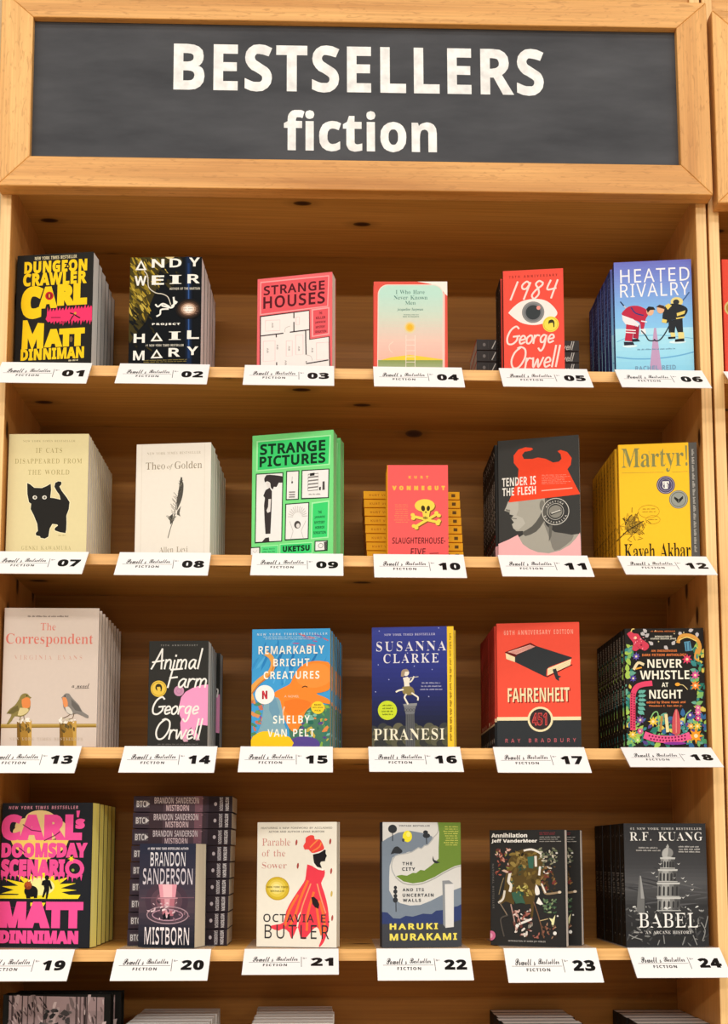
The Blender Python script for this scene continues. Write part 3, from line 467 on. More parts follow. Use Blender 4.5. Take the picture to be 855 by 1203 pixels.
def offset_contour(P, d):
    n = len(P); out = []
    for i in range(n):
        a, b, c = P[i - 1], P[i], P[(i + 1) % n]
        e1 = (b[0] - a[0], b[1] - a[1]); e2 = (c[0] - b[0], c[1] - b[1])
        l1 = math.hypot(*e1) or 1; l2 = math.hypot(*e2) or 1
        n1 = (e1[1] / l1, -e1[0] / l1); n2 = (e2[1] / l2, -e2[0] / l2)
        s = (n1[0] + n2[0], n1[1] + n2[1]); k = 1 + n1[0] * n2[0] + n1[1] * n2[1]
        k = max(k, 0.35)
        out.append((b[0] + s[0] * d / k, b[1] + (s[1] * d / k if d > 0 else 0)))
    return out


def area2(P):
    return sum(P[i - 1][0] * P[i][1] - P[i][0] * P[i - 1][1] for i in range(len(P)))


def inside(p, P):
    r = False
    for i in range(len(P)):
        a, b = P[i - 1], P[i]
        if (a[1] > p[1]) != (b[1] > p[1]) and p[0] < (b[0] - a[0]) * (p[1] - a[1]) / (b[1] - a[1]) + a[0]:
            r = not r
    return r


def fill(loops):
    # triangles that fill the closed loops, by winding; holes wind the other way and stay open
    vs, ed = [], []
    for lp in loops:
        o = len(vs); n = len(lp)
        vs += [Vector((x, y)) for x, y in lp]
        ed += [(o + i, o + (i + 1) % n) for i in range(n)]
    V, _e, T = geometry.delaunay_2d_cdt(vs, ed, [], 0, 1e-7)[:3]
    keep = []
    for f in T:
        x = sum(V[i][0] for i in f) / 3; y = sum(V[i][1] for i in f) / 3
        wind = 0
        for lp in loops:
            for i in range(len(lp)):
                a, b = lp[i - 1], lp[i]
                if (a[1] <= y) != (b[1] <= y):
                    s = (b[0] - a[0]) * (y - a[1]) - (x - a[0]) * (b[1] - a[1])
                    if b[1] > a[1] and s > 0:
                        wind += 1
                    elif b[1] <= a[1] and s < 0:
                        wind -= 1
        if wind > 0 or (wind and len(loops) == 1):
            keep.append(tuple(f))
    return [(v[0], v[1]) for v in V], keep


GC = {}


def glyph(font, ch, wgt):
    """(advance, points, triangles) of one letter, its strokes thickened by WGT em."""
    key = (font, ch, wgt)
    if key in GC:
        return GC[key]
    fd = GLYPHS[font]
    if ch not in fd:
        fd = GLYPHS['s'] if ch in GLYPHS['s'] else None
    if ch == ' ' or fd is None:
        GC[key] = (0.27, [], []); return GC[key]
    adv, cs = fd[ch]
    cs = [[(c[i] / 250, c[i + 1] / 250) for i in range(0, len(c), 2)] for c in cs]
    cs = [[p for i, p in enumerate(c) if p != c[i - 1]] for c in cs]
    cs = [c for c in cs if len(c) > 2]
    depth = [sum(inside(c[0], d) for d in cs if d is not c) for c in cs]
    fixed = []
    for c, dp in zip(cs, depth):
        if (area2(c) > 0) != (dp % 2 == 0):
            c = c[::-1]
        fixed.append(offset_contour(c, wgt) if wgt else c)
    pts, tris = [], []
    for c, dp in zip(fixed, depth):
        if dp % 2 == 0:
            loops = [c] + [h for h, hd in zip(fixed, depth) if hd == dp + 1 and inside(h[0], c)]
            o = len(pts)
            P, T = fill(loops)
            pts += P
            tris += [tuple(i + o for i in t) for t in T]
    GC[key] = (adv / 250 + wgt, pts, tris)
    return GC[key]


def lay_text(s, font, wgt=0.0, track=0.0, shear=0.0, arc=None):
    """Points and triangles of a line of text, in em."""
    x, pts, tris = 0.0, [], []
    for ch in s:
        adv, P, T = glyph(font, ch, wgt)
        o = len(pts)
        pts += [(x + px + shear * py, py) for px, py in P]
        tris += [tuple(i + o for i in t) for t in T]
        x += adv + track
    return pts, tris


HAND = {
    'A': (.78, [[(0, 0), (.22, .45), (.45, 1)], [(.45, 1), (.54, .5), (.62, 0)], [(0, .33), (.68, .42)]]),
    'n': (.5, [[(.05, .45), (.04, 0)], [(.04, .28), (.2, .45), (.35, .38), (.38, 0)]]),
    'i': (.24, [[(.08, .42), (.06, 0)], [(.11, .68), (.11, .63)]]),
    'm': (.74, [[(.05, .45), (.04, 0)], [(.04, .28), (.18, .45), (.3, .36), (.3, 0)], [(.3, .28), (.44, .45), (.58, .36), (.6, 0)]]),
    'a': (.55, [[(.42, .4), (.25, .45), (.08, .3), (.08, .08), (.2, 0), (.36, .2), (.42, .42)], [(.42, .42), (.4, .1), (.5, 0)]]),
    'l': (.24, [[(.14, 1), (.08, 0)]]),
    'F': (.62, [[(.15, .95), (.1, 0)], [(.05, .95), (.68, 1)], [(.1, .5), (.5, .55)]]),
    'r': (.42, [[(.05, .45), (.04, 0)], [(.04, .26), (.18, .44), (.36, .42)]]),
    'G': (.85, [[(.7, .88), (.5, 1), (.2, .8), (.05, .4), (.15, .05), (.45, 0), (.7, .2), (.72, .42)], [(.45, .42), (.85, .45)]]),
    'e': (.47, [[(.05, .2), (.38, .26), (.32, .43), (.15, .42), (.05, .2), (.15, 0), (.4, .08)]]),
    'o': (.48, [[(.22, .45), (.05, .3), (.08, .05), (.25, 0), (.4, .2), (.35, .42), (.22, .45)]]),
    'g': (.52, [[(.38, .4), (.22, .45), (.06, .28), (.12, .05), (.3, .08), (.4, .38)], [(.4, .42), (.36, -.2), (.2, -.45), (.02, -.3)]]),
    'O': (.9, [[(.5, 1), (.15, .75), (.02, .35), (.2, .02), (.55, .05), (.82, .45), (.78, .85), (.5, 1), (.3, .95)]]),
    'w': (.72, [[(.03, .45), (.12, 0), (.32, .4), (.42, 0), (.65, .45)]]),
    '1': (.42, [[(.2, 1), (.05, 0)]]),
    '9': (.62, [[(.42, .85), (.25, 1), (.06, .8), (.12, .6), (.3, .6), (.44, .9)], [(.44, .92), (.3, 0)]]),
    '8': (.68, [[(.45, .9), (.25, 1), (.12, .82), (.3, .55), (.38, .25), (.2, 0), (.05, .2), (.2, .5), (.45, .75), (.45, .9)]]),
    '4': (.6, [[(.15, 1), (.08, .5), (.5, .55)], [(.5, 1), (.38, 0)]]),
}


def smooth_line(P, k=5):
    if len(P) < 3:
        return P
    out = []
    for i in range(len(P) - 1):
        p0, p1, p2, p3 = P[max(i - 1, 0)], P[i], P[i + 1], P[min(i + 2, len(P) - 1)]
        for j in range(k):
            t = j / k
            out.append(tuple(0.5 * (2 * p1[a] + (p2[a] - p0[a]) * t + (2 * p0[a] - 5 * p1[a] + 4 * p2[a] - p3[a]) * t * t + (3 * p1[a] - p0[a] - 3 * p2[a] + p3[a]) * t ** 3) for a in (0, 1)))
    return out + [P[-1]]


def clip_poly(P, w, h):
    for ax, lim, sg in ((0, 0.0, 1), (0, w, -1), (1, 0.0, 1), (1, h, -1)):
        Q = []
        for i in range(len(P)):
            a, b = P[i - 1], P[i]
            ina, inb = (a[ax] - lim) * sg >= 0, (b[ax] - lim) * sg >= 0
            if ina != inb:
                t = (lim - a[ax]) / (b[ax] - a[ax]); Q.append((a[0] + (b[0] - a[0]) * t, a[1] + (b[1] - a[1]) * t))
            if inb:
                Q.append(b)
        P = Q
        if not P:
            return P
    return P


class Art:
    """Printed artwork on a flat panel of W x H metres (origin at its top corner, y down).
    QUAD: the panel's four corners in the drawing units of the artwork."""
    STEP = 0.000008

    def __init__(self, mb, w, h, place, quad=None):
        self.mb, self.w, self.h, self.place, self.quad = mb, w, h, place, quad
        self.layer = 1
        self.rnd = random.Random(7)

    def uv(self, x, y):
        if self.quad is None:
            return x * self.w, y * self.h
        A, B, C, D = self.quad
        u = v = 0.5
        for _ in range(6):
            xl, xr = A[0] + (D[0] - A[0]) * v, B[0] + (C[0] - B[0]) * v
            u = (x - xl) / (xr - xl)
            yt, yb = A[1] + (B[1] - A[1]) * u, D[1] + (C[1] - D[1]) * u
            v = (y - yt) / (yb - yt)
        return u * self.w, v * self.h

    def unit(self):
        """metres per drawing unit"""
        if self.quad is None:
            return self.w
        return self.w / math.dist(self.quad[0], self.quad[1])

    def raw(self, P, T, col, rough=0.5):
        """triangles given in metres on the panel"""
        vs, fs = [], []
        for t in T:
            q = [P[i] for i in t]
            if any(p[0] < 0 or p[1] < 0 or p[0] > self.w or p[1] > self.h for p in q):
                q = clip_poly(q, self.w, self.h)
                if len(q) < 3:
                    continue
            if area2(q) > 0:
                q = q[::-1]
            o = len(vs)
            vs += [self.place(x, y, self.layer * self.STEP) for x, y in q]
            fs.append(tuple(range(o, o + len(q))))
        if fs:
            self.mb.add(vs, fs, ink(col, rough) if isinstance(col, str) else col)

    def up(self):
        self.layer += 1

    def polym(self, P, col, rough=0.5):
        if len(P) <= 4:
            self.raw(P, [tuple(range(len(P)))], col, rough)
        else:
            P, T = fill([P])
            self.raw(P, T, col, rough)

    def p(self, P, col, smooth=0):
        Q = [self.uv(*q) for q in P]
        if smooth:
            Q = smooth_line(Q + [Q[0]], smooth)[:-1]
        self.polym(Q, col); self.up()

    def r(self, x0, y0, x1, y1, col):
        self.p([(x0, y0), (x1, y0), (x1, y1), (x0, y1)], col)

    def grad(self, x0, y0, x1, y1, stops, n=16):
        """A printed colour blend from top to bottom."""
        def rgb(h):
            return [int(h[i:i + 2], 16) for i in (1, 3, 5)]
        for k in range(n):
            t = (k + 0.5) / n
            for (a, ca), (b, cb) in zip(stops, stops[1:]):
                if a <= t <= b:
                    s = (t - a) / (b - a); c = '#%02x%02x%02x' % tuple(round(p + (q - p) * s) for p, q in zip(rgb(ca), rgb(cb)))
                    break
            ya, yb = y0 + (y1 - y0) * k / n, y0 + (y1 - y0) * (k + 1) / n
            self.polym([self.uv(x0, ya), self.uv(x1, ya), self.uv(x1, yb), self.uv(x0, yb)], c)
        self.up()

    def e(self, cx, cy, rx, ry, col, n=26, rot=0.0):
        c, s = math.cos(rot), math.sin(rot)
        self.p([(cx + rx * math.cos(2 * PI * i / n) * c - ry * math.sin(2 * PI * i / n) * s, cy + rx * math.cos(2 * PI * i / n) * s + ry * math.sin(2 * PI * i / n) * c) for i in range(n)], col)

    def ring(self, cx, cy, r, wd, col, n=32):
        self.l([(cx + r * math.cos(2 * PI * i / n), cy + r * math.sin(2 * PI * i / n)) for i in range(n + 1)], wd, col)

    def star(self, cx, cy, rx, ry, n, inner, col, jit=0.0, ph=0.0):
        P = []
        for i in range(2 * n):
            k = (1 if i % 2 == 0 else inner) * (1 + jit * self.rnd.uniform(-1, 1)); a = PI * i / n + ph
            P.append((cx + rx * k * math.cos(a), cy + ry * k * math.sin(a)))
        self.p(P, col)

    def lm(self, P, wd, col):
        """line in metres"""
        n = len(P)
        if n < 2:
            return
        L, R = [], []
        for i in range(n):
            a, b = P[max(i - 1, 0)], P[min(i + 1, n - 1)]
            dx, dy = b[0] - a[0], b[1] - a[1]; k = math.hypot(dx, dy) or 1
            ex = (0 if 0 < i < n - 1 else (-1 if i == 0 else 1)) * wd * 0.35
            px, py = P[i][0] + dx / k * ex, P[i][1] + dy / k * ex
            L.append((px - dy / k * wd / 2, py + dx / k * wd / 2)); R.append((px + dy / k * wd / 2, py - dx / k * wd / 2))
        for i in range(n - 1):
            self.raw([L[i], L[i + 1], R[i + 1], R[i]], [(0, 1, 2, 3)], col)
            self.layer += .08

    def l(self, P, wd, col, smooth=0):
        Q = [self.uv(*q) for q in P]
        if smooth:
            Q = smooth_line(Q, smooth)
        self.lm(Q, wd * self.unit(), col); self.up()

    def frame(self, P, wd, col):
        self.l(P + [P[0]], wd, col)

    def box(self, x0, y0, x1, y1):
        xm, ym = (x0 + x1) / 2, (y0 + y1) / 2
        a, b, c, d = self.uv(x0, ym), self.uv(x1, ym), self.uv(xm, y0), self.uv(xm, y1)
        return a[0], c[1], b[0], d[1]

    def t(self, s, font, x0, y0, x1, y1, col, wgt=0.0, track=0.0, shear=0.0):
        """Text whose inked outline fills the box."""
        u0, v0, u1, v1 = self.box(x0, y0, x1, y1)
        P, T = lay_text(s, font, wgt, track, shear)
        if not P:
            return
        ax, bx = min(p[0] for p in P), max(p[0] for p in P); ay, by = min(p[1] for p in P), max(p[1] for p in P)
        sx, sy = (u1 - u0) / (bx - ax), (v1 - v0) / (by - ay)
        self.raw([(u0 + (x - ax) * sx, v1 - (y - ay) * sy) for x, y in P], T, col); self.up()

    def turned(self, s, font, x0, y0, x1, y1, col, wgt=0.0, track=0.0):
        """Text turned a quarter clockwise, filling the box."""
        u0, v0, u1, v1 = self.box(x0, y0, x1, y1)
        P, T = lay_text(s, font, wgt, track)
        ax, bx = min(p[0] for p in P), max(p[0] for p in P); ay, by = min(p[1] for p in P), max(p[1] for p in P)
        sx, sy = (v1 - v0) / (bx - ax), (u1 - u0) / (by - ay)
        self.raw([(u0 + (y - ay) * sy, v0 + (x - ax) * sx) for x, y in P], T, col); self.up()

    def arc(self, s, font, cx, cy, r, size, a0, a1, col, wgt=0.0, out=True):
        """Text on a circle from angle a0 to a1 (degrees, 0 to the right, 90 down)."""
        c0 = self.uv(cx, cy); k = self.unit()
        n = len(s)
        for i, ch in enumerate(s):
            a = math.radians(a0 + (a1 - a0) * (i + 0.5) / n)
            adv, P, T = glyph(font, ch, wgt)
            if not P:
                continue
            ux, uy = math.cos(a), math.sin(a)
            tx, ty = (-uy, ux) if out else (uy, -ux)
            nx, ny = (ux, uy) if out else (-ux, -uy)
            q = []
            for x, y in P:
                xx, yy = (x - adv / 2) * size * k, (y - 0.36) * size * k
                q.append((c0[0] + ux * r * k + tx * xx + nx * yy, c0[1] + uy * r * k + ty * xx + ny * yy))
            self.raw(q, T, col)
        self.up()

    def hand(self, s, x0, y0, x1, y1, wd, col, shear=0.22):
        """Brush handwriting that fills the box."""
        u0, v0, u1, v1 = self.box(x0, y0, x1, y1)
        x, S = 0.0, []
        for ch in s:
            adv, st = HAND[ch]
            S += [[(x + p[0] + shear * p[1], p[1]) for p in smooth_line(q, 5)] for q in st]
            x += adv
        X = [p[0] for q in S for p in q]; Y = [p[1] for q in S for p in q]
        sx, sy = (u1 - u0) / (max(X) - min(X)), (v1 - v0) / (max(Y) - min(Y))
        for q in S:
            self.lm([(u0 + (a - min(X)) * sx, v1 - (b - min(Y)) * sy) for a, b in q], wd * self.unit(), col); self.layer += .3
        self.up()

    def micro(self, x0, y0, x1, y1, n, col, align='c', fill=0.55):
        """Lines of print too small to read."""
        for i in range(n):
            yy = y0 + (y1 - y0) * i / n; hh = (y1 - y0) / n * fill
            ln = (x1 - x0) * self.rnd.uniform(0.72, 1.0)
            xs = x0 if align == 'l' else (x1 - ln if align == 'r' else (x0 + x1 - ln) / 2)
            xe = xs + ln
            while xs < xe - 2:
                we = min(xs + self.rnd.uniform(14, 40), xe)
                while xs < we:
                    up = hh * self.rnd.choice((0.0, .0, .25, .3))
                    wd = self.rnd.uniform(2.2, 3.8)
                    self.polym([self.uv(xs, yy + up), self.uv(xs + wd, yy + up), self.uv(xs + wd, yy + hh), self.uv(xs, yy + hh)], col)
                    xs += wd + 1.5
                xs += 5
        self.up()

    def blobs(self, x0, y0, x1, y1, n, size, cols, ang=None, thin=0.5):
        for i in range(n):
            cx, cy = self.rnd.uniform(x0, x1), self.rnd.uniform(y0, y1); s = size * self.rnd.uniform(0.5, 1.3)
            a = self.rnd.uniform(0, PI) if ang is None else ang + self.rnd.uniform(-0.3, 0.3)
            k = self.rnd.randint(5, 8)
            P = []
            for j in range(k):
                r = self.rnd.uniform(0.6, 1.1); b = 2 * PI * j / k
                x, y = s * r * math.cos(b), s * thin * r * math.sin(b)
                P.append((cx + x * math.cos(a) - y * math.sin(a), cy + x * math.sin(a) + y * math.cos(a)))
            self.polym([self.uv(*q) for q in P], self.rnd.choice(cols))
            self.layer += .5
        self.up()

    def leaf(self, x, y, ln, a, col, wd=0.28):
        c, s = math.cos(a), math.sin(a)
        P = [(0, 0), (.3, wd), (.65, wd * .8), (1, 0), (.65, -wd * .8), (.3, -wd)]
        self.polym([self.uv(x + ln * (p * c - q * s), y + ln * (p * s + q * c)) for p, q in P], col); self.layer += .4
# ------------------------------------------------------------------ the room and the bookcases
M_PINE = wood('pine_edge', '#f8c684', '#efb974', '#dfa45e', 0, 9, .0, .4)
M_PINEV = wood('pine_upright', '#e4a862', '#d99a54', '#c4833f', 2, 9, .4, .4)
M_EDGEV = wood('pine_upright_edge', '#ffd79c', '#f8cc8c', '#ecb974', 2, 9, 0, .4)
M_SHELF = wood('pine_shelf', '#dfa75a', '#d3994b', '#ba7f38', 0, 8, .6, .5)
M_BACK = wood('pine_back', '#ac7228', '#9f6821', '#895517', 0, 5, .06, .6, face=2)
M_OAKH = wood('oak_rail', '#f6bf74', '#e6aa60', '#c08038', 0, 16, 0, .38, .45)
M_OAKV = wood('oak_stile', '#f6bf74', '#e6aa60', '#c08038', 2, 16, 0, .38, .45)
M_DARK, _n, _l, _b = mat('gap_shadow_paint', .8); _b.inputs['Base Color'].default_value = lin('#2a1c12')

D = 0.24            # inside depth
W = 1.2             # inside width
PT = 0.0188         # board thickness
SHELF_Z = [2.0900, 1.7597, 1.4318, 1.1000, 0.7700, 0.4400]
TOP_Z = 2.4189
CASE_H = 2.95

fl = MB()
m, n, l, b = mat('floor_carpet', .95, .05); b.inputs['Base Color'].default_value = lin('#a8937a')
fl.box(-6, -12, -.1, 7, 1.0, 0, m)
o = fl.build('floor'); o['kind'] = 'structure'
wb = MB()
m, n, l, b = mat('wall_plaster', .9, .1); b.inputs['Base Color'].default_value = lin('#cdb28c')
wb.box(-6, D + .03, 0, 7, D + .13, 4.9, m)
o = wb.build('wall_back'); o['kind'] = 'structure'


def make_bookcase(x0, label):
    r = thing('bookcase', label, 'bookcase', (x0, 0, 0), 'wall bookcases')
    for x in (-PT, W):
        k = MB(); k.box(x, 0, 0, x + PT, D + .012, CASE_H, M_PINEV, .0012); k.box(x + .0004, -.0006, 0, x + PT - .0004, .003, CASE_H, M_EDGEV, .0005); k.build('side_panel', r)
    k = MB(); k.box(0, D, 0.06, W, D + .012, CASE_H, M_BACK); k.build('back_panel', r)
    for z in SHELF_Z + [0.11]:
        k = MB(); k.box(0, 0.0, z - PT, W, D, z, M_SHELF)
        k.box(0, -.0008, z - PT, W, .004, z, M_PINE, .0006)
        k.build('shelf', r)
    k = MB(); k.box(0, 0, TOP_Z, W, D, TOP_Z + PT, M_SHELF); k.build('top_board', r)
    k = MB(); k.box(0, .004, TOP_Z + PT, W, .02, CASE_H - .02, M_OAKH, .001); k.build('fascia_board', r)
    k = MB(); k.box(0, .02, 0, W, .035, .11 - PT, M_PINE, .001); k.build('plinth', r)
    return r


case = make_bookcase(0, 'tall pine bookcase under the lettered chalkboard, its shelves filled with face-out books')
pitch = W + 2 * PT + .004
case2 = copy_tree(case, children(case), 'neighbouring pine bookcase at the edge of the view, beside the first one', None, Matrix.Translation((pitch, 0, 0)))

# ------------------------------------------------------------------ chalkboard sign
M_CHALK, n, l, b = mat('chalkboard', .75, .25)
tc = n.new('ShaderNodeTexCoord'); mp = n.new('ShaderNodeMapping'); mp.inputs['Scale'].default_value = (1.6, 1, 6)
mp.inputs['Rotation'].default_value = (0, .25, 0)
no = n.new('ShaderNodeTexNoise'); no.inputs['Scale'].default_value = 2.2; no.inputs['Detail'].default_value = 7; no.inputs['Roughness'].default_value = .6
rp = n.new('ShaderNodeValToRGB'); rp.color_ramp.elements[0].position = .35; rp.color_ramp.elements[1].position = .8
rp.color_ramp.elements[0].color = lin('#3c3d41'); rp.color_ramp.elements[1].color = lin('#55565a')
l.new(tc.outputs['Object'], mp.inputs['Vector']); l.new(mp.outputs['Vector'], no.inputs['Vector']); l.new(no.outputs['Fac'], rp.inputs['Fac']); l.new(rp.outputs['Color'], b.inputs['Base Color'])
M_LETTER, n, l, b = mat('chalk_paint', .8, .1)
tc = n.new('ShaderNodeTexCoord'); no = n.new('ShaderNodeTexNoise'); no.inputs['Scale'].default_value = 55; no.inputs['Detail'].default_value = 4
rp = n.new('ShaderNodeValToRGB'); rp.color_ramp.elements[0].position = .3; rp.color_ramp.elements[1].position = .62
rp.color_ramp.elements[0].color = lin('#dedddb'); rp.color_ramp.elements[1].color = lin('#f8f7f5')
l.new(tc.outputs['Object'], no.inputs['Vector']); l.new(no.outputs['Fac'], rp.inputs['Fac']); l.new(rp.outputs['Color'], b.inputs['Base Color'])


def make_sign(label, letters, mx):
    """Origin at the middle of the board, front plane y = 0."""
    r = thing('chalkboard_sign' if letters else 'framed_sign', label, 'sign', matrix=mx, group=None)
    xo, xi, zo0, zo1, zi0, zi1 = SG
    T = .030

    def rail(P, M):
        k = MB(); n = len(P)
        vs = [(x, 0, z) for x, z in P] + [(x, T, z) for x, z in P]
        fs = [tuple(range(n))[::-1], tuple(range(n, 2 * n))] + [(i, (i + 1) % n, n + (i + 1) % n, n + i) for i in range(n)]
        k.add(vs, fs, M)
        o = k.build('frame_rail', r)
        bv = o.modifiers.new('edge', 'BEVEL'); bv.width = .0016; bv.segments = 2
    rail([(-xo, zo1), (-xi, zi1), (xi, zi1), (xo, zo1)][::-1], M_OAKH)
    rail([(-xo, zo0), (xo, zo0), (xi, zi0), (-xi, zi0)][::-1], M_OAKH)
    rail([(-xo, zo0), (-xi, zi0), (-xi, zi1), (-xo, zo1)][::-1], M_OAKV)
    rail([(xo, zo0), (xo, zo1), (xi, zi1), (xi, zi0)][::-1], M_OAKV)
    k = MB(); k.box(-xi - .01, .012, zi0 - .01, xi + .01, .018, zi1 + .01, M_CHALK); board = k.build('board', r)
    if letters:
        k = MB()
        w, h = 2 * xi, zi1 - zi0
        a = Art(k, w, h, lambda x, y, d: (-xi + x, .0117 - d, zi1 - y), [(36.5, 24.5), (797, 38), (797, 198.5), (36.5, 188.5)])
        for s, x0, y0, x1, y1, wg, tr in letters:
            u = [a.uv(x0, (y0 + y1) / 2), a.uv(x1, (y0 + y1) / 2), a.uv((x0 + x1) / 2, y0), a.uv((x0 + x1) / 2, y1)]
            P, T_ = lay_text(s, 'b', wg, tr)
            ax, bx = min(p[0] for p in P), max(p[0] for p in P); ay, by = min(p[1] for p in P), max(p[1] for p in P)
            sx, sy = (u[1][0] - u[0][0]) / (bx - ax), (u[3][1] - u[2][1]) / (by - ay)
            a.raw([(u[0][0] + (x - ax) * sx, u[3][1] - (y - ay) * sy) for x, y in P], T_, M_LETTER)
        k.build('chalk_lettering', board)
    return r


SY = -.0318
c0 = (at(36.5, 24.5, SY + .012) + at(797, 38, SY + .012) + at(797, 198.5, SY + .012) + at(36.5, 188.5, SY + .012)) / 4
zi = ((at(36.5, 24.5, SY).z + at(797, 38, SY).z) - (at(797, 198.5, SY).z + at(36.5, 188.5, SY).z)) / 4
xi_ = (at(797, 118, SY).x - at(36.5, 106, SY).x) / 2
SG = (xi_ + .055, xi_, -zi - .0545, zi + .0495, -zi, zi)
tilt = -math.atan2(at(797, 118, SY).z - at(36.5, 106, SY).z, 2 * xi_)
MX = Matrix.Translation((c0.x, SY, c0.z)) @ Matrix.Rotation(tilt, 4, 'Y')
sign = make_sign('oak-framed black chalkboard with large white hand-painted capitals above the shelves',
                 [('BESTSELLERS', 200, 54, 638.5, 110, .008, .02), ('fiction', 330, 131, 510, 179, .008, .0)], MX)
sign2 = make_sign('plain oak-framed sign at the edge of the view, above the neighbouring bookcase', None, Matrix.Translation((c0.x + pitch + .007, SY, c0.z - .012)))
# ------------------------------------------------------------------ printed covers, one function each
BOOKS = {}
NYT = 'NEW YORK TIMES BESTSELLER'


def cover(number, crop, quad, **kw):
    def deco(fn):
        BOOKS[number] = dict(crop=crop, quad=quad, front=fn, **kw)
        return fn
    return deco


def speckle_spine(cols, title=None, tcol='#d8d4cc', font='b', lo=(0.05, 0.62), hi=(0.68, 0.95), author=None, acol=None):
    def fn(a):
        for k in range(26):
            u = a.rnd.uniform(0.04, 0.96); v = a.rnd.uniform(0.15, 0.85); s = a.rnd.uniform(0.004, 0.014)
            a.polym([(x * a.w, y * a.h) for x, y in ((u, v - .05), (u + s, v - .05), (u + s, v + .05), (u, v + .05))], a.rnd.choice(cols))
        a.up()
        if title:
            a.t(title, font, lo[0], 0.27, lo[1], 0.73, tcol, 0.0)
        if author:
            a.t(author, font, hi[0], 0.3, hi[1], 0.7, acol or tcol, 0.0)
    return fn


@cover(1, (0, 285, 5.7), [(105, 90), (608, 60), (600, 810), (75, 800)], n=7, t=.029, bg='#24221f', page='#efebe6', page2='#d9d5d0')
def front_burst(a):
    Y = '#f8cf1b'
    a.t(NYT, 'b', 222, 88, 497, 110, '#e9ddb4', 0, .06)
    a.t('DUNGEON', 'b', 152, 118, 566, 200, Y, .026, .0); a.t('CRAWLER', 'b', 143, 198, 565, 285, Y, .026, .0)
    a.e(438, 160, 13, 17, '#24221f'); a.e(438, 160, 5, 6, Y)
    a.t('C', 'b', 128, 290, 275, 508, Y, .05); a.t('A', 'b', 245, 295, 372, 440, Y, .05)
    a.t('RL', 'b', 370, 278, 568, 424, Y, .05, -.03)
    a.e(317, 357, 28, 28, '#c9262c'); a.e(317, 357, 19, 19, '#8e1a20'); a.r(312, 345, 322, 369, '#e8a23a')
    P = []
    for i in range(15):
        x = 300 + i * 21
        P += [(x, 462 - i * 1.2 - (14 if i else -30)), (x + 5, 428 + (i % 3) * 9 - i * .8), (x + 11, 466 - i * 1.4)]
    P += [(602, 440), (602, 545)]
    for i in range(15):
        x = 596 - i * 20
        P += [(x, 530 + (i % 2) * 6), (x - 8, 562 - (i % 3) * 9 - (10 if i > 11 else 0)), (x - 13, 528)]
    P += [(292, 512)]
    a.p(P, '#f0386c')
    a.l([(330, 503), (390, 505)], 6, '#8d1f40'); a.l([(458, 478), (485, 488), (470, 505)], 9, '#1d1a1a'); a.l([(485, 488), (500, 500), (520, 512)], 8, '#1d1a1a')
    a.l([(470, 505), (455, 532)], 7, '#1d1a1a'); a.e(490, 480, 8, 9, '#d79c3a'); a.e(405, 540, 16, 9, '#b42a4d')
    a.p([(140, 515), (170, 515), (203, 610), (240, 535), (282, 540), (275, 705), (232, 705), (232, 640), (205, 705), (195, 705), (172, 632), (168, 705), (128, 705)], Y)
    a.t('ATT', 'b', 282, 580, 555, 702, Y, .05, -.06)
    a.e(464, 655, 10, 20, '#77603a')
    a.t('DINNIMAN', 'b', 122, 706, 552, 782, Y, .026, -.01)
    a.micro(440, 792, 520, 803, 1, '#e9ddb4', fill=.9)


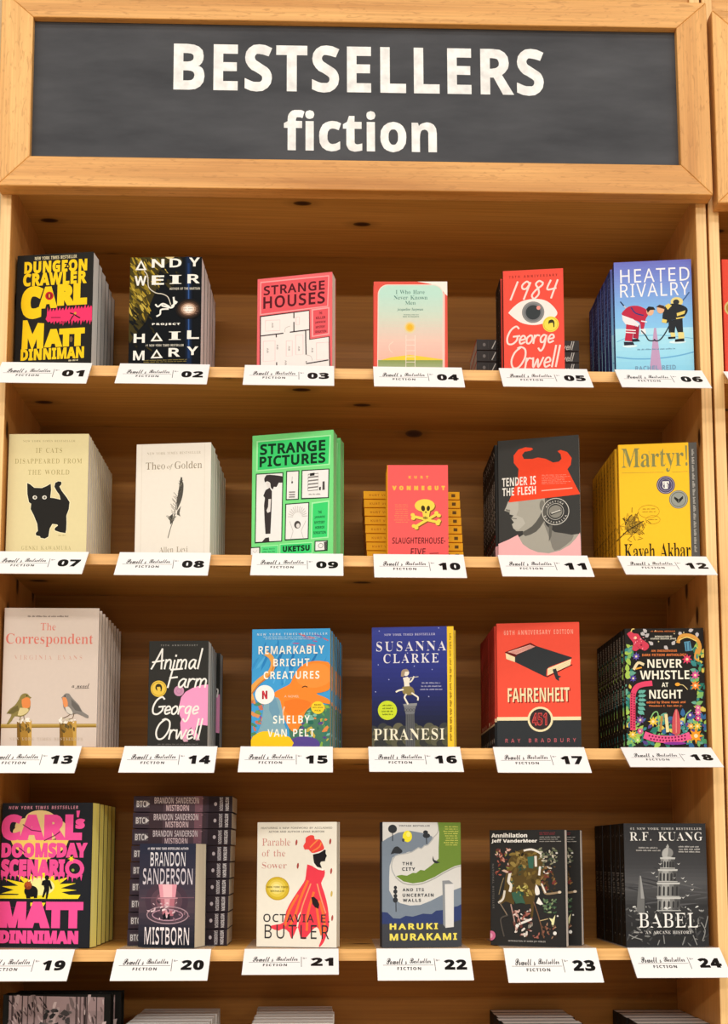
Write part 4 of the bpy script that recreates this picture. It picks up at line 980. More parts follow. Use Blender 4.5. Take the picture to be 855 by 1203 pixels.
@cover(2, (130, 285, 5.7), [(130, 100), (612, 95), (600, 820), (118, 810)], n=5, t=.034, bg='#0c0f13', page='#f3e8e6', page2='#ddd2d0', dx=.0015)
def front_diver(a):
    a.p([(130, 96), (420, 96), (330, 180), (310, 300), (262, 420), (240, 520), (170, 600), (118, 640)], '#3f3614', 3)
    a.blobs(135, 110, 330, 330, 60, 34, ['#8c7720', '#b0962c', '#6a5a18', '#4a3f12', '#a58a28'], ang=.9, thin=.22)
    a.blobs(126, 280, 262, 520, 56, 32, ['#8c7720', '#a88c2a', '#5c4e16', '#c4ab48', '#6e5c1a'], ang=1.0, thin=.24)
    a.blobs(130, 120, 400, 300, 16, 26, ['#d8bf5e', '#15140f', '#2a2612'], ang=.9, thin=.22)
    a.blobs(130, 430, 300, 720, 26, 34, ['#14130f', '#2a2510', '#3c3413', '#0c0f13'], ang=.8, thin=.25)
    a.blobs(300, 100, 470, 300, 12, 34, ['#2c2713', '#3d3516', '#15140f'], ang=.9, thin=.3)
    a.p([(360, 95), (430, 97), (400, 115), (380, 108)], '#d9c48a')
    a.r(497, 95, 548, 820, '#0e1624'); a.r(508, 95, 538, 820, '#13233f'); a.r(516, 140, 529, 780, '#1d3663'); a.r(520, 240, 525, 700, '#3a5f9c')
    for r, c in ((88, '#1c1613'), (74, '#3a2920'), (60, '#6b4f3e'), (49, '#bb9880'), (37, '#ecd6c2'), (26, '#fbf3e8')):
        a.e(522, 450, r, r * .78, c)
    a.micro(474, 430, 588, 496, 4, '#8a6f60', fill=.3)
    W = '#f3efe6'

    def delta(x0, y0, x1, y1):
        xm = (x0 + x1) / 2
        a.p([(xm, y0), (x1, y1), (x0, y1)], W); a.p([(xm, y0 + 18), (x1 - 20, y1 - 9), (x0 + 20, y1 - 9)], '#2a2612')
    delta(165, 118, 242, 186); a.t('N', 's', 275, 112, 360, 170, W, .022); a.t('D', 's', 395, 108, 475, 168, W, .022); a.t('Y', 's', 525, 102, 598, 162, W, .022)
    a.t('W', 's', 160, 225, 240, 290, W, .022); a.t('E', 's', 275, 222, 358, 285, W, .022); a.t('I', 'f', 395, 220, 475, 280, W, .01); a.t('R', 's', 515, 215, 598, 277, W, .022)
    a.t('AUTHOR OF THE MARTIAN', 'b', 395, 304, 598, 320, '#d9d2c2', 0, .05)
    a.l([(225, 190), (248, 230), (255, 300), (300, 338), (350, 348), (385, 370), (402, 418)], 6, '#d9d2c2', 4)
    a.l([(302, 418), (318, 432), (350, 412), (392, 432)], 11, W, 4); a.l([(310, 495), (332, 482), (338, 452), (385, 448)], 11, W, 4)
    a.l([(345, 425), (405, 440), (425, 418), (422, 372)], 12, W, 4); a.l([(408, 428), (445, 402)], 9, W); a.e(432, 405, 13, 13, W)
    a.t('PROJECT', 's', 278, 542, 465, 558, W, .05, .14)
    a.t('H', 's', 155, 610, 230, 670, W, .022); delta(268, 603, 350, 662); a.t('I', 'f', 390, 600, 470, 656, W, .01); a.t('L', 's', 512, 595, 592, 652, W, .022)
    a.t('#1 ' + NYT, 'b', 235, 683, 490, 698, '#d9d2c2', 0, .03)
    a.t('M', 's', 152, 722, 228, 785, W, .022); delta(268, 715, 350, 775); a.t('R', 's', 388, 710, 466, 768, W, .022); a.t('Y', 's', 510, 703, 586, 760, W, .022)
    a.micro(200, 785, 530, 808, 2, '#8f7f45')


@cover(3, (280, 300, 6.107), [(133, 172), (678, 118), (668, 818), (133, 815)], n=1, t=.026, bg='#ee6c70', page='#f0e2d2', page2='#dcc9b6')
def front_plan(a):
    a.p([(155, 190), (655, 143), (645, 377), (155, 422)], '#f7a3a4'); a.p([(162, 198), (648, 152), (638, 370), (162, 414)], '#e95a62')
    D = '#561a22'
    a.t('STRANGE', 's', 180, 200, 622, 268, D, .02, .04); a.t('HOUSES', 's', 178, 278, 622, 366, D, .02, .04)
    a.p([(160, 432), (508, 400), (510, 612), (648, 600), (652, 830), (160, 830)], '#f4ede9')
    P = '#f2c9c9'
    for x0, y0, x1, y1 in ((195, 460, 300, 535), (180, 605, 265, 745), (345, 612, 388, 720), (412, 575, 465, 715), (415, 445, 440, 500), (560, 640, 645, 765)):
        a.frame([(x0, y0), (x1, y0), (x1, y1), (x0, y1)], 4, P)
    for x, y in ((246, 495), (212, 670), (282, 650), (366, 665), (342, 765), (530, 690), (436, 672)):
        a.turned('AB', 'b', x - 6, y - 17, x + 6, y + 17, '#a79c9a')
    K = '#33262c'
    for q in ([(158, 432), (510, 400), (512, 612), (650, 600), (652, 830)], [(158, 432), (160, 830)], [(158, 567), (322, 556)], [(374, 551), (508, 541)], [(400, 412), (400, 450)], [(400, 482), (400, 548)],
              [(273, 560), (274, 580)], [(160, 787), (277, 784)], [(277, 760), (277, 790)], [(484, 545), (484, 615)], [(484, 615), (486, 718)], [(487, 770), (487, 785), (640, 772)]):
        a.l(q, 8, K)
    a.l([(335, 548), (340, 520), (372, 508)], 3, '#c9bdb9', 4); a.l([(490, 722), (520, 735), (530, 765)], 3, '#c9bdb9', 4)
    a.p([(526, 392), (655, 380), (652, 585), (526, 596)], '#f7a3a4'); a.p([(538, 402), (645, 391), (642, 574), (538, 585)], '#e95a62')
    for i, (s, x0, x1) in enumerate((('THE', 580, 602), ('KILLER', 558, 625), ('JAPANESE', 552, 626), ('MYSTERY', 556, 622), ('SENSATION', 550, 630))):
        a.t(s, 'b', x0, 414 + i * 34, x1, 432 + i * 34, D)


@cover(4, (420, 300, 6.107), [(112, 188), (642, 188), (648, 830), (118, 830)], n=2, t=.014, bg='#e45a4c', page='#f3e6d8')
def front_arch(a):
    a.p([(415, 186), (650, 186), (652, 300), (620, 270), (590, 225), (520, 205)], '#fbeee4')
    a.r(616, 270, 626, 830, '#f6c9bd')

    def arch(x0, y0, x1, y1, r, col):
        P = [(x0, y1)]
        for i in range(9):
            t = PI + PI / 2 * i / 8; P.append((x0 + r + r * math.cos(t), y0 + r + r * math.sin(t)))
        for i in range(9):
            t = -PI / 2 + PI / 2 * i / 8; P.append((x1 - r + r * math.cos(t), y0 + r + r * math.sin(t)))
        a.p(P + [(x1, y1)], col)
    arch(143, 209, 615, 840, 72, '#f7ded0'); arch(149, 215, 610, 840, 68, '#bfe3d4')
    a.grad(149, 283, 610, 750, [(0, '#bfe3d4'), (.3, '#cfdcca'), (.55, '#e2cfbf'), (.8, '#f3c3b4'), (1, '#f4bba9')], 22)
    a.p([(149, 757), (240, 732), (375, 715), (480, 728), (610, 747), (610, 760), (149, 760)], '#f4cf45')
    a.grad(149, 752, 610, 835, [(0, '#8f9d58'), (.5, '#a3ad80'), (1, '#b3b998')], 6)
    for r, c in ((42, '#e5d3a6'), (31, '#f2c763'), (20, '#f5b735')):
        a.e(375, 518, r, r * 1.02, c)
    L = '#f3e3d6'
    a.l([(348, 575), (348, 815)], 4, L); a.l([(413, 575), (413, 815)], 4, L)
    for y in (608, 645, 685, 728, 766, 804):
        a.l([(348, y), (413, y)], 4, L)
    a.l([(255, 622), (228, 645), (232, 680), (250, 697)], 5, '#f6dccb', 4)
    C = '#5f8a80'
    a.t('I Who Have', 'f', 272, 250, 480, 278, C, -.012); a.t('Never Known', 'f', 258, 290, 500, 318, C, -.012); a.t('Men', 'f', 340, 329, 415, 355, C, -.012)
    a.t('jacqueline harpman', 'i', 283, 378, 470, 402, C, .008); a.t('TRANSLATED BY', 'b', 328, 424, 438, 431, '#7f9a8c'); a.t('ROS SCHWARTZ', 'b', 325, 437, 440, 446, '#7f9a8c')


@cover(5, (545, 300, 5.516), [(245, 103), (643, 83), (652, 748), (258, 748)], n=3, t=.026, rest=0, bg='#ee5445', page='#d9cbb8', spine_bg='#1c1918', spine=speckle_spine(['#8a6a58', '#c9b8a6', '#7d3a30', '#4a4440']))
def front_eye(a):
    a.t('75TH ANNIVERSARY', 'b', 290, 126, 605, 142, '#85221d', 0, .35)
    H = '#f8ddd4'
    a.hand('1984', 300, 168, 608, 282, 12, H)
    a.p([(286, 372), (320, 335), (370, 300), (445, 284), (520, 292), (570, 325), (605, 378), (575, 415), (520, 443), (450, 453), (380, 440), (330, 410)], '#f8ebe4', 4)
    a.e(448, 370, 73, 70, '#8b8b8a'); a.e(448, 370, 60, 58, '#77787a'); a.e(448, 371, 48, 47, '#3b4042'); a.e(483, 342, 13, 13, '#f0978c')
    a.e(562, 450, 52, 51, '#f4dd55'); a.ring(562, 450, 44, 3, '#c9b238'); a.e(566, 440, 20, 20, '#3a3626'); a.p([(550, 445), (575, 440), (582, 470), (556, 476)], '#f4dd55'); a.l([(552, 428), (580, 432), (582, 468)], 7, '#3a3626', 3)
    a.hand('George', 280, 458, 582, 622, 12, H); a.hand('Orwell', 308, 592, 622, 728, 12, H)


@cover(6, (690, 290, 5.516), [(203, 103), (700, 80), (730, 805), (220, 805)], n=9, t=.0235, rest=0, bg='#7f9fe0', page='#e2ddd8', spine_bg='#2f3a74',
       spine=speckle_spine(['#5d6cb0', '#8f9bd0', '#454f90'], 'HEATED RIVALRY', '#7f8cc8', 's'))
def front_rink(a):
    a.grad(190, 78, 740, 532, [(0, '#6f72c6'), (.35, '#7d97de'), (.75, '#86bdf0'), (1, '#8ecbf4')], 24)
    a.grad(190, 528, 740, 810, [(0, '#b4e6f8'), (.4, '#a6e1f6'), (1, '#93d6f2')], 8)
    W = '#f6f4f8'
    a.t('HEATED', 's', 245, 140, 692, 228, W, .0, .05); a.t('RIVALRY', 's', 245, 236, 692, 322, W, .0, .05)
    a.l([(225, 612), (300, 585), (420, 575), (560, 580), (722, 602)], 5, '#7fbfe2', 3); a.l([(225, 708), (330, 722), (480, 725), (620, 712), (728, 690)], 9, '#6fb2de', 4)
    a.p([(466, 528), (480, 528), (520, 806), (438, 806)], '#c3a0c4')
    a.micro(330, 660, 630, 676, 1, '#5b86a8')
    # player in red, bent forward
    a.e(310, 640, 48, 10, '#dff4fb'); a.e(620, 622, 55, 10, '#dff4fb')
    a.l([(248, 357), (268, 380)], 8, '#2c3357'); a.l([(272, 385), (296, 410), (300, 425)], 8, '#c9c5cc')
    a.p([(258, 445), (300, 452), (345, 495), (340, 520), (285, 505), (262, 475)], '#f0eaee')
    a.p([(285, 500), (345, 512), (330, 560), (325, 612), (275, 606), (282, 560)], '#c2304a'); a.p([(335, 520), (372, 505), (365, 595), (330, 590)], '#a92840')
    for y in (536, 552):
        a.l([(282, y), (345, y + 6)], 7, '#f0eaee')
    a.p([(262, 420), (300, 388), (360, 383), (415, 408), (428, 440), (412, 470), (400, 530), (380, 530), (372, 490), (320, 468), (258, 440)], '#c2304a', 3)
    a.l([(318, 395), (345, 430), (395, 445)], 9, '#3a3f78', 3); a.l([(385, 482), (418, 488)], 8, '#f0eaee')
    a.p([(255, 440), (330, 468), (372, 500), (360, 520), (300, 478)], '#f0eaee')
    a.p([(378, 535), (410, 530), (415, 562), (385, 565)], '#f3eef0')
    a.p([(270, 612), (330, 615), (340, 634), (272, 636)], '#2a2c3a'); a.p([(322, 596), (360, 594), (378, 612), (325, 614)], '#2a2c3a')
    a.e(440, 420, 24, 28, '#eab895'); a.p([(415, 405), (430, 388), (462, 392), (474, 410), (440, 412), (425, 430)], '#2a2622')
    a.l([(385, 545), (412, 575), (432, 606), (462, 610), (470, 602)], 8, '#2c3340', 3)
    # player in black
    a.l([(690, 300), (668, 332), (650, 352)], 8, '#4a6a9a'); a.e(612, 360, 40, 30, '#e8d68a'); a.e(608, 362, 20, 17, '#33363a')
    a.p([(530, 395), (580, 372), (640, 380), (680, 405), (676, 440), (640, 470), (580, 480), (545, 500), (520, 470)], '#2c2f33', 3)
    a.p([(535, 385), (560, 370), (580, 385), (555, 412)], '#e8cf6e'); a.p([(612, 435), (668, 418), (662, 440), (615, 455)], '#e8cf6e'); a.p([(520, 470), (550, 478), (545, 500), (515, 492)], '#e8cf6e')
    a.p([(560, 485), (650, 468), (655, 560), (620, 562), (605, 520), (600, 565), (562, 560)], '#2c2f33'); a.l([(612, 470), (660, 462)], 9, '#e8cf6e')
    a.p([(622, 560), (660, 560), (664, 600), (625, 605)], '#e8d98e'); a.p([(572, 560), (602, 562), (606, 590), (578, 592)], '#e8d98e')
    a.p([(604, 605), (662, 600), (664, 620), (602, 622)], '#26282c'); a.p([(558, 588), (606, 588), (606, 600), (560, 602)], '#26282c')
    a.e(508, 408, 24, 28, '#e9b48f'); a.p([(478, 392), (500, 378), (530, 386), (538, 410), (520, 404), (495, 396)], '#4a3426')
    a.l([(562, 522), (535, 570), (505, 606), (480, 612), (472, 606)], 8, '#2c3340', 3)
    a.t('RACHEL REID', 's', 345, 770, 610, 800, '#7aa2c0', .02, .04)


@cover(7, (0, 500, 5.7), [(50, 57), (575, 55), (575, 850), (22, 848)], n=11, t=.0185, bg='#e4d6a4', page='#f3ebdd', page2='#e2d8c8')
def front_cat(a):
    G = '#a8965f'
    a.t(NYT, 'f', 143, 97, 485, 110, '#a3946a', -.015, .09)
    a.t('IF CATS', 'f', 228, 150, 400, 183, G, -.022, .07); a.t('DISAPPEARED FROM', 'f', 90, 222, 532, 255, G, -.022, .07); a.t('THE WORLD', 'f', 175, 297, 450, 330, G, -.022, .07)
    a.t('GENKI KAWAMURA', 'f', 133, 806, 470, 832, '#b3a473', -.022, .09)
    C = [(170, 386), (192, 396), (218, 418), (270, 420), (302, 406), (328, 391), (331, 430), (326, 485), (352, 488), (395, 498), (388, 468), (368, 440), (352, 412), (358, 385), (378, 375), (398, 378), (400, 396), (386, 410), (402, 440),
         (432, 478), (456, 515), (452, 560), (436, 605), (438, 650), (437, 698), (432, 722), (395, 716), (358, 703), (360, 686), (380, 672), (376, 664), (342, 660), (325, 690), (316, 745), (292, 758), (262, 752), (260, 742), (232, 736), (230, 720), (244, 706), (240, 660), (215, 600), (194, 560), (198, 525), (183, 515), (172, 460)]
    a.l(C + [C[0]], 8, '#f9f0cc'); a.p(C, '#262421')
    for x in (222, 287):
        a.e(x, 483, 15, 13, '#e9e4d6'); a.e(x + 1, 483, 7, 8, '#6d6a5e')
    a.micro(378, 734, 440, 744, 1, '#b3a473')


@cover(8, (140, 500, 5.7), [(112, 127), (612, 112), (610, 870), (105, 858)], n=6, t=.032, bg='#eee6d9', page='#e9e8dd', page2='#d0d1c6', dx=.0008)
def front_feather(a):
    L = '#e0d6c6'
    a.l([(150, 128), (146, 870)], 3, L); a.l([(568, 118), (572, 870)], 3, L)
    a.t(NYT, 'f', 185, 176, 542, 192, '#b5a68e', -.015, .09)
    T = '#8f816b'
    a.t('Theo', 'f', 175, 247, 305, 294, T, -.018); a.t('of', 'i', 318, 258, 358, 298, T, .0); a.t('Golden', 'f', 370, 240, 552, 290, T, -.018)
    a.t('Allen Levi', 'f', 272, 812, 462, 848, '#9a8c76', -.018)
    D = ['#4b4741', '#6b655b', '#86806f', '#37342f']
    a.l([(330, 752), (346, 690), (362, 640), (382, 540), (400, 440), (413, 352)], 5, '#5a554c', 4)
    a.p([(398, 440), (405, 380), (418, 370), (430, 395), (428, 450), (418, 500), (400, 545), (386, 570), (390, 510)], '#55514a', 3)
    a.p([(413, 345), (422, 352), (418, 385), (404, 380)], '#37342f')
    a.p([(390, 575), (415, 540), (405, 590), (412, 612), (388, 598)], '#5f5a51'); a.p([(338, 610), (362, 590), (358, 650), (345, 665)], '#4b4741')
    for i in range(46):
        t = a.rnd.uniform(0, 1); x = 350 + 62 * t; y = 660 - 290 * t; s = a.rnd.choice((-1, 1)); ln = a.rnd.uniform(18, 46) * (1.1 - .5 * t)
        a.lm([a.uv(x, y), a.uv(x + s * ln * .75, y - ln * .8)], 2.6 * a.unit(), a.rnd.choice(D))
    a.up()


@cover(9, (280, 495, 6.107), [(92, 105), (672, 60), (690, 975), (98, 970)], n=2, t=.026, bg='#7be187', page='#9fdc98', page2='#7cc77e', dx=.0125, dy=.012)
def front_silhouette(a):
    G, D, W = '#3fd673', '#12361f', '#f1efec'
    a.p([(124, 142), (655, 97), (652, 318), (124, 357)], '#a9f2ae'); a.p([(135, 150), (645, 107), (642, 310), (135, 348)], G)
    a.t('STRANGE', 's', 150, 148, 618, 228, D, .032, .03); a.t('PICTURES', 's', 148, 238, 620, 316, D, .032, .03)

    def panel(x0, y0, x1, y1, k=.035):
        d = (x1 - x0) * k
        a.p([(x0, y0 + d), (x1, y0), (x1, y1), (x0, y1 + d * .4)], D); a.p([(x0 + 7, y0 + d + 7), (x1 - 7, y0 + 7), (x1 - 7, y1 - 7), (x0 + 7, y1 - 7)], W)
    panel(123, 366, 322, 860); panel(342, 354, 436, 566); panel(452, 346, 650, 562); panel(340, 586, 512, 852)
    # standing figure with blown hair
    K = '#3a3333'
    a.p([(184, 412), (200, 384), (245, 384), (300, 392), (318, 400), (316, 440), (290, 440), (275, 470), (255, 468), (248, 488), (232, 470), (228, 440), (205, 428), (190, 436)], K, 2)
    a.p([(196, 430), (225, 440), (228, 480), (206, 470)], '#e8e2de')
    a.p([(196, 490), (225, 474), (242, 500), (242, 560), (240, 680), (236, 800), (200, 800), (192, 700), (186, 600), (192, 545), (180, 530)], K)
    a.p([(218, 555), (236, 555), (232, 645), (212, 652), (205, 635), (216, 610)], '#e8e2de')
    a.p([(172, 858), (200, 828), (226, 825), (230, 858)], K)
    # small pictures
    a.l([(386, 400), (384, 440)], 3, '#a9a3a0'); a.e(386, 440, 6, 9, '#4a4543')
    for y in (510, 528, 545):
        a.l([(368, y), (405, y)], 9, '#8a8482')
    for i, y in enumerate((385, 410, 435, 460, 485)):
        a.frame([(500, y), (572, y - 6), (572, y + 14), (500, y + 20)], 4, '#6a6462')
    a.p([(512, 378), (545, 374), (545, 394), (512, 398)], '#2c2827'); a.p([(580, 480), (592, 478), (592, 502), (580, 503)], '#2c2827'); a.p([(603, 440), (618, 438), (620, 500), (603, 502)], '#55504e'); a.micro(497, 526, 600, 542, 1, '#8a8482')
    for i in range(13):
        t = -PI * .98 + i * PI * .96 / 12
        a.l([(430 + 34 * math.cos(t), 690 + 34 * math.sin(t)), (430 + 68 * math.cos(t), 690 + 78 * math.sin(t))], 5, '#cfcac6')
    a.l([(375, 720), (400, 790), (385, 845)], 3, '#c2bcb8'); a.l([(490, 720), (458, 790), (475, 845)], 3, '#c2bcb8')
    a.e(430, 745, 23, 27, '#4d4745'); a.e(434, 752, 13, 16, '#e8e2de')
    a.p([(528, 590), (655, 578), (655, 852), (528, 856)], '#a9f2ae'); a.p([(538, 600), (645, 589), (645, 843), (538, 846)], G)
    for i, (s, x0, x1) in enumerate((('THE', 576, 602), ('JAPANESE', 552, 626), ('MYSTERY', 552, 626), ('HORROR', 558, 624), ('SENSATION', 546, 634))):
        a.t(s, 'b', x0, 652 + i * 37, x1, 672 + i * 37, D)
    a.r(96, 888, 164, 957, D); a.r(98, 895, 157, 950, W); a.l([(112, 915), (127, 930), (142, 912)], 4, '#c9c4c0')
    a.r(168, 882, 296, 962, '#a9f2ae'); a.r(172, 888, 291, 957, '#57dc80'); a.micro(178, 902, 278, 940, 2, '#2a8a4a')
    a.r(305, 876, 542, 958, '#a9f2ae'); a.r(311, 882, 536, 952, G); a.t('UKETSU', 's', 328, 893, 522, 936, D, .05, .02)
    a.r(556, 868, 650, 944, D); a.r(563, 875, 643, 937, W); a.ring(600, 905, 16, 4, '#8a8482'); a.p([(622, 880), (643, 876), (643, 937), (628, 937)], '#55504e')


def yellow_spine(a):
    a.t('KURT VONNEGUT', 'b', .06, .38, .42, .66, '#c9771a', 0, .05); a.t('SLAUGHTERHOUSE-FIVE', 's', .46, .36, .80, .66, '#a5531a', .01)
    a.r(.835, .3, .86, .6, '#5c3a16'); a.r(.915, .3, .955, .7, '#6b4a20')


@cover(10, (420, 530, 6.107), [(215, 100), (650, 100), (650, 765), (208, 765)], n=3, t=.018, bg='#f2605f', page='#d9b46a', spine_bg='#f3a51f', spine=yellow_spine)
def front_skull(a):
    O = '#f6b04e'
    a.t('KURT', 'b', 368, 178, 510, 198, O, .03, .5); a.t('VONNEGUT', 'b', 250, 250, 628, 282, '#f8bd4c', .05, .38)
    a.micro(258, 385, 372, 525, 9, '#f5955c', fill=.3)

    def skull(dx, dy, c):
        a.e(482 + dx, 393 + dy, 72, 46, c); a.p([(452 + dx, 400 + dy), (525 + dx, 405 + dy), (514 + dx, 460 + dy), (505 + dx, 505 + dy), (474 + dx, 505 + dy), (466 + dx, 450 + dy)], c)
        for p, q in (((398, 470), (580, 515)), ((572, 452), (412, 545))):
            a.l([(p[0] + dx, p[1] + dy), (q[0] + dx, q[1] + dy)], 19, c)
        for x, y in ((395, 460), (398, 484), (582, 504), (574, 522), (565, 446), (582, 464), (402, 540), (420, 552)):
            a.e(x + dx, y + dy, 15, 13, c)
    skull(7, 7, '#8e5a2a'); skull(0, 0, '#f6d653')
    a.e(470, 413, 14, 21, '#3d3418', rot=-.15); a.e(507, 413, 12, 19, '#3d3418', rot=.15); a.p([(482, 445), (489, 430), (496, 446)], '#3d3418')
    a.l([(470, 480), (502, 484)], 5, '#3d3418')
    for x in (476, 485, 494):
        a.l([(x, 470), (x, 492)], 3, '#3d3418')
    K = '#4a1418'
    a.t('SLAUGHTERHOUSE-', 's', 245, 622, 628, 666, K, .005, .02, .06); a.t('FIVE', 's', 378, 700, 485, 748, K, .005, .04, .06); a.l([(515, 736), (578, 734)], 4, K)


def slit_spine(a):
    for k in range(60):
        u = a.rnd.uniform(.02, .98); v = a.rnd.uniform(.1, .9); s = a.rnd.uniform(.006, .02)
        c = a.rnd.choice(['#a8a098', '#d9d2ca', '#8a837c', '#3c3834']) if u < .72 else a.rnd.choice(['#d23a38', '#9c2a2a', '#c9c2ba', '#3c3834'])
        a.polym([(x * a.w, y * a.h) for x, y in ((u, v - .08), (u + s, v - .08), (u + s, v + .08), (u, v + .08))], c)
    a.up(); a.t('TENDER IS THE FLESH', 'b', .3, .3, .62, .7, '#b9b2a8', 0)


@cover(11, (560, 500, 6.107), [(148, 112), (728, 65), (750, 945), (155, 945)], n=9, t=.0185, rest=0, bg='#3d3c3a', page='#e6dccc', spine_bg='#1b1918', spine=slit_spine)
def front_horns(a):
    a.p([(225, 540), (360, 528), (490, 515), (492, 600), (470, 650), (500, 720), (560, 770), (650, 800), (745, 790), (750, 945), (300, 945), (296, 800), (350, 770), (330, 752), (285, 752), (262, 730), (252, 702), (268, 690), (246, 660), (264, 640), (236, 632), (236, 618), (198, 604), (212, 575)], '#aaa69a')
    a.p([(225, 545), (300, 540), (300, 600), (285, 640), (330, 660), (350, 700), (300, 745), (265, 735), (254, 704), (268, 690), (248, 662), (264, 640), (238, 630), (238, 616), (200, 603), (214, 575)], '#b9b5aa')
    a.p([(330, 760), (400, 720), (452, 655), (492, 560), (492, 520), (520, 560), (510, 640), (478, 700), (430, 760), (350, 790)], '#5d5b55', 2)
    a.p([(478, 690), (560, 770), (700, 800), (640, 870), (560, 905), (530, 830)], '#85827a', 2); a.p([(520, 720), (545, 722), (538, 800), (520, 838)], '#66645d')
    a.p([(205, 592), (240, 600), (238, 614), (212, 608)], '#7c7970'); a.l([(244, 658), (285, 664)], 6, '#5d5b55')
    a.e(470, 575, 18, 38, '#7c7970')
    a.p([(148, 838), (230, 808), (295, 778), (330, 845), (380, 882), (440, 908), (520, 920), (600, 905), (670, 868), (715, 822), (742, 782), (756, 950), (148, 950)], '#f4b7b8')
    a.p([(228, 548), (296, 385), (302, 312), (268, 268), (266, 215), (300, 172), (350, 156), (396, 160), (405, 170), (390, 180), (345, 188), (326, 212), (340, 240), (400, 240), (440, 230), (495, 240), (548, 268), (590, 262), (608, 242), (602, 208), (580, 186), (600, 176), (648, 192), (680, 236), (674, 285), (650, 318), (700, 420), (742, 502), (500, 524)], '#f24a2b')
    a.t('TENDER IS', 'b', 182, 368, 426, 430, '#f4efe6', .0); a.t('THE FLESH', 'b', 184, 440, 426, 498, '#f4efe6', .0)
    a.micro(468, 356, 680, 430, 6, '#f7a08a', 'l', .35); a.l([(468, 470), (684, 456)], 7, '#f7b7a2')
    S = '#d2cec4'
    a.ring(567, 623, 95, 5, S, 40); a.ring(567, 623, 58, 3, S, 36); a.e(567, 623, 48, 46, '#8a877e')
    a.arc('AGUSTINA', 'b', 567, 623, 77, 27, 205, 320, S); a.arc('BAZTERRICA', 'b', 567, 623, 77, 27, 165, 20, S, out=False)
    a.p([(528, 632), (606, 604), (610, 622), (532, 650)], '#3d3c3a'); a.l([(540, 634), (600, 614)], 9, S)


def martyr_spine(a):
    a.t('Martyr!', 'f', .04, .2, .36, .8, '#8a6a26', -.01); a.t('Kaveh Akbar', 'f', .68, .25, .96, .75, '#5a3c14', -.01)
    for k in range(24):
        x, y = a.rnd.uniform(.55, .95), a.rnd.uniform(.1, .9)
        a.lm([(x * a.w, y * a.h), ((x + a.rnd.uniform(-.03, .03)) * a.w, (y + a.rnd.uniform(-.3, .3)) * a.h)], .0011, '#6b4a1a')
    a.up()


@cover(12, (690, 500, 5.34), [(205, 122), (645, 105), (660, 830), (212, 830)], n=10, t=.021, rest=0, bg='#fdc62e', page='#e6d8b0', spine_bg='#d89c22', spine=martyr_spine, strip=(.0145, '#5d5b57', '#b9b5ad'))  # spine yellow darker than the front: shade on that side painted in
def front_knight(a):
    a.t('Martyr!', 'f', 228, 132, 640, 296, '#8d8c56', -.004); a.l([(228, 298), (490, 294)], 2.5, '#a58a3a'); a.l([(545, 294), (640, 290)], 2.5, '#a58a3a')
    for x in (250, 330, 400, 470):
        a.l([(x, 160), (x + 18, 255)], 4, '#c9b25a')
    a.e(503, 375, 58, 57, '#544c68'); a.ring(503, 375, 50, 3, '#b9b2c4'); a.ring(503, 375, 38, 2, '#b9b2c4'); a.e(503, 375, 30, 29, '#544c68')
    a.t('T', 'f', 483, 352, 523, 400, '#f3efe8', .02); a.ring(500, 382, 16, 5, '#f3efe8', 16)
    a.e(582, 467, 59, 58, '#77796f'); a.ring(582, 467, 52, 3, '#c3c4ba'); a.e(582, 467, 44, 43, '#9b9d93'); a.p([(580, 492), (555, 462), (556, 448), (582, 466)], '#2c2d2a'); a.p([(584, 492), (610, 462), (610, 445), (584, 466)], '#2c2d2a')
    for x, y, rx, ry in ((395, 540, 66, 40), (420, 592, 45, 26)):
        a.l([(x + rx * math.cos(2 * PI * i / 24), y + ry * math.sin(2 * PI * i / 24)) for i in range(25)], 2.5, '#b08a22')
    a.micro(348, 522, 445, 555, 2, '#8a6c1c', fill=.3); a.micro(390, 588, 445, 602, 1, '#8a6c1c', fill=.4)
    K = ['#5c481a', '#3f3214', '#8a6a26']
    a.p([(250, 610), (280, 560), (300, 570), (318, 610), (350, 600), (360, 622), (330, 645), (340, 690), (300, 660), (285, 700), (265, 660), (240, 650)], '#b9922c')
    for i in range(60):
        x, y = a.rnd.gauss(295, 32), a.rnd.gauss(635, 42)
        a.lm([a.uv(x, y), a.uv(x + a.rnd.uniform(-26, 26), y + a.rnd.uniform(-30, 30)), a.uv(x + a.rnd.uniform(-30, 30), y + a.rnd.uniform(-10, 40))], 3.2 * a.unit(), a.rnd.choice(K))
    a.up(); a.l([(212, 700), (255, 660), (360, 600)], 6, '#3f3214'); a.l([(245, 620), (270, 575), (288, 560)], 6, '#5c481a', 3)
    a.t('Kaveh Akbar', 'f', 238, 738, 654, 838, '#2c2413', -.008)


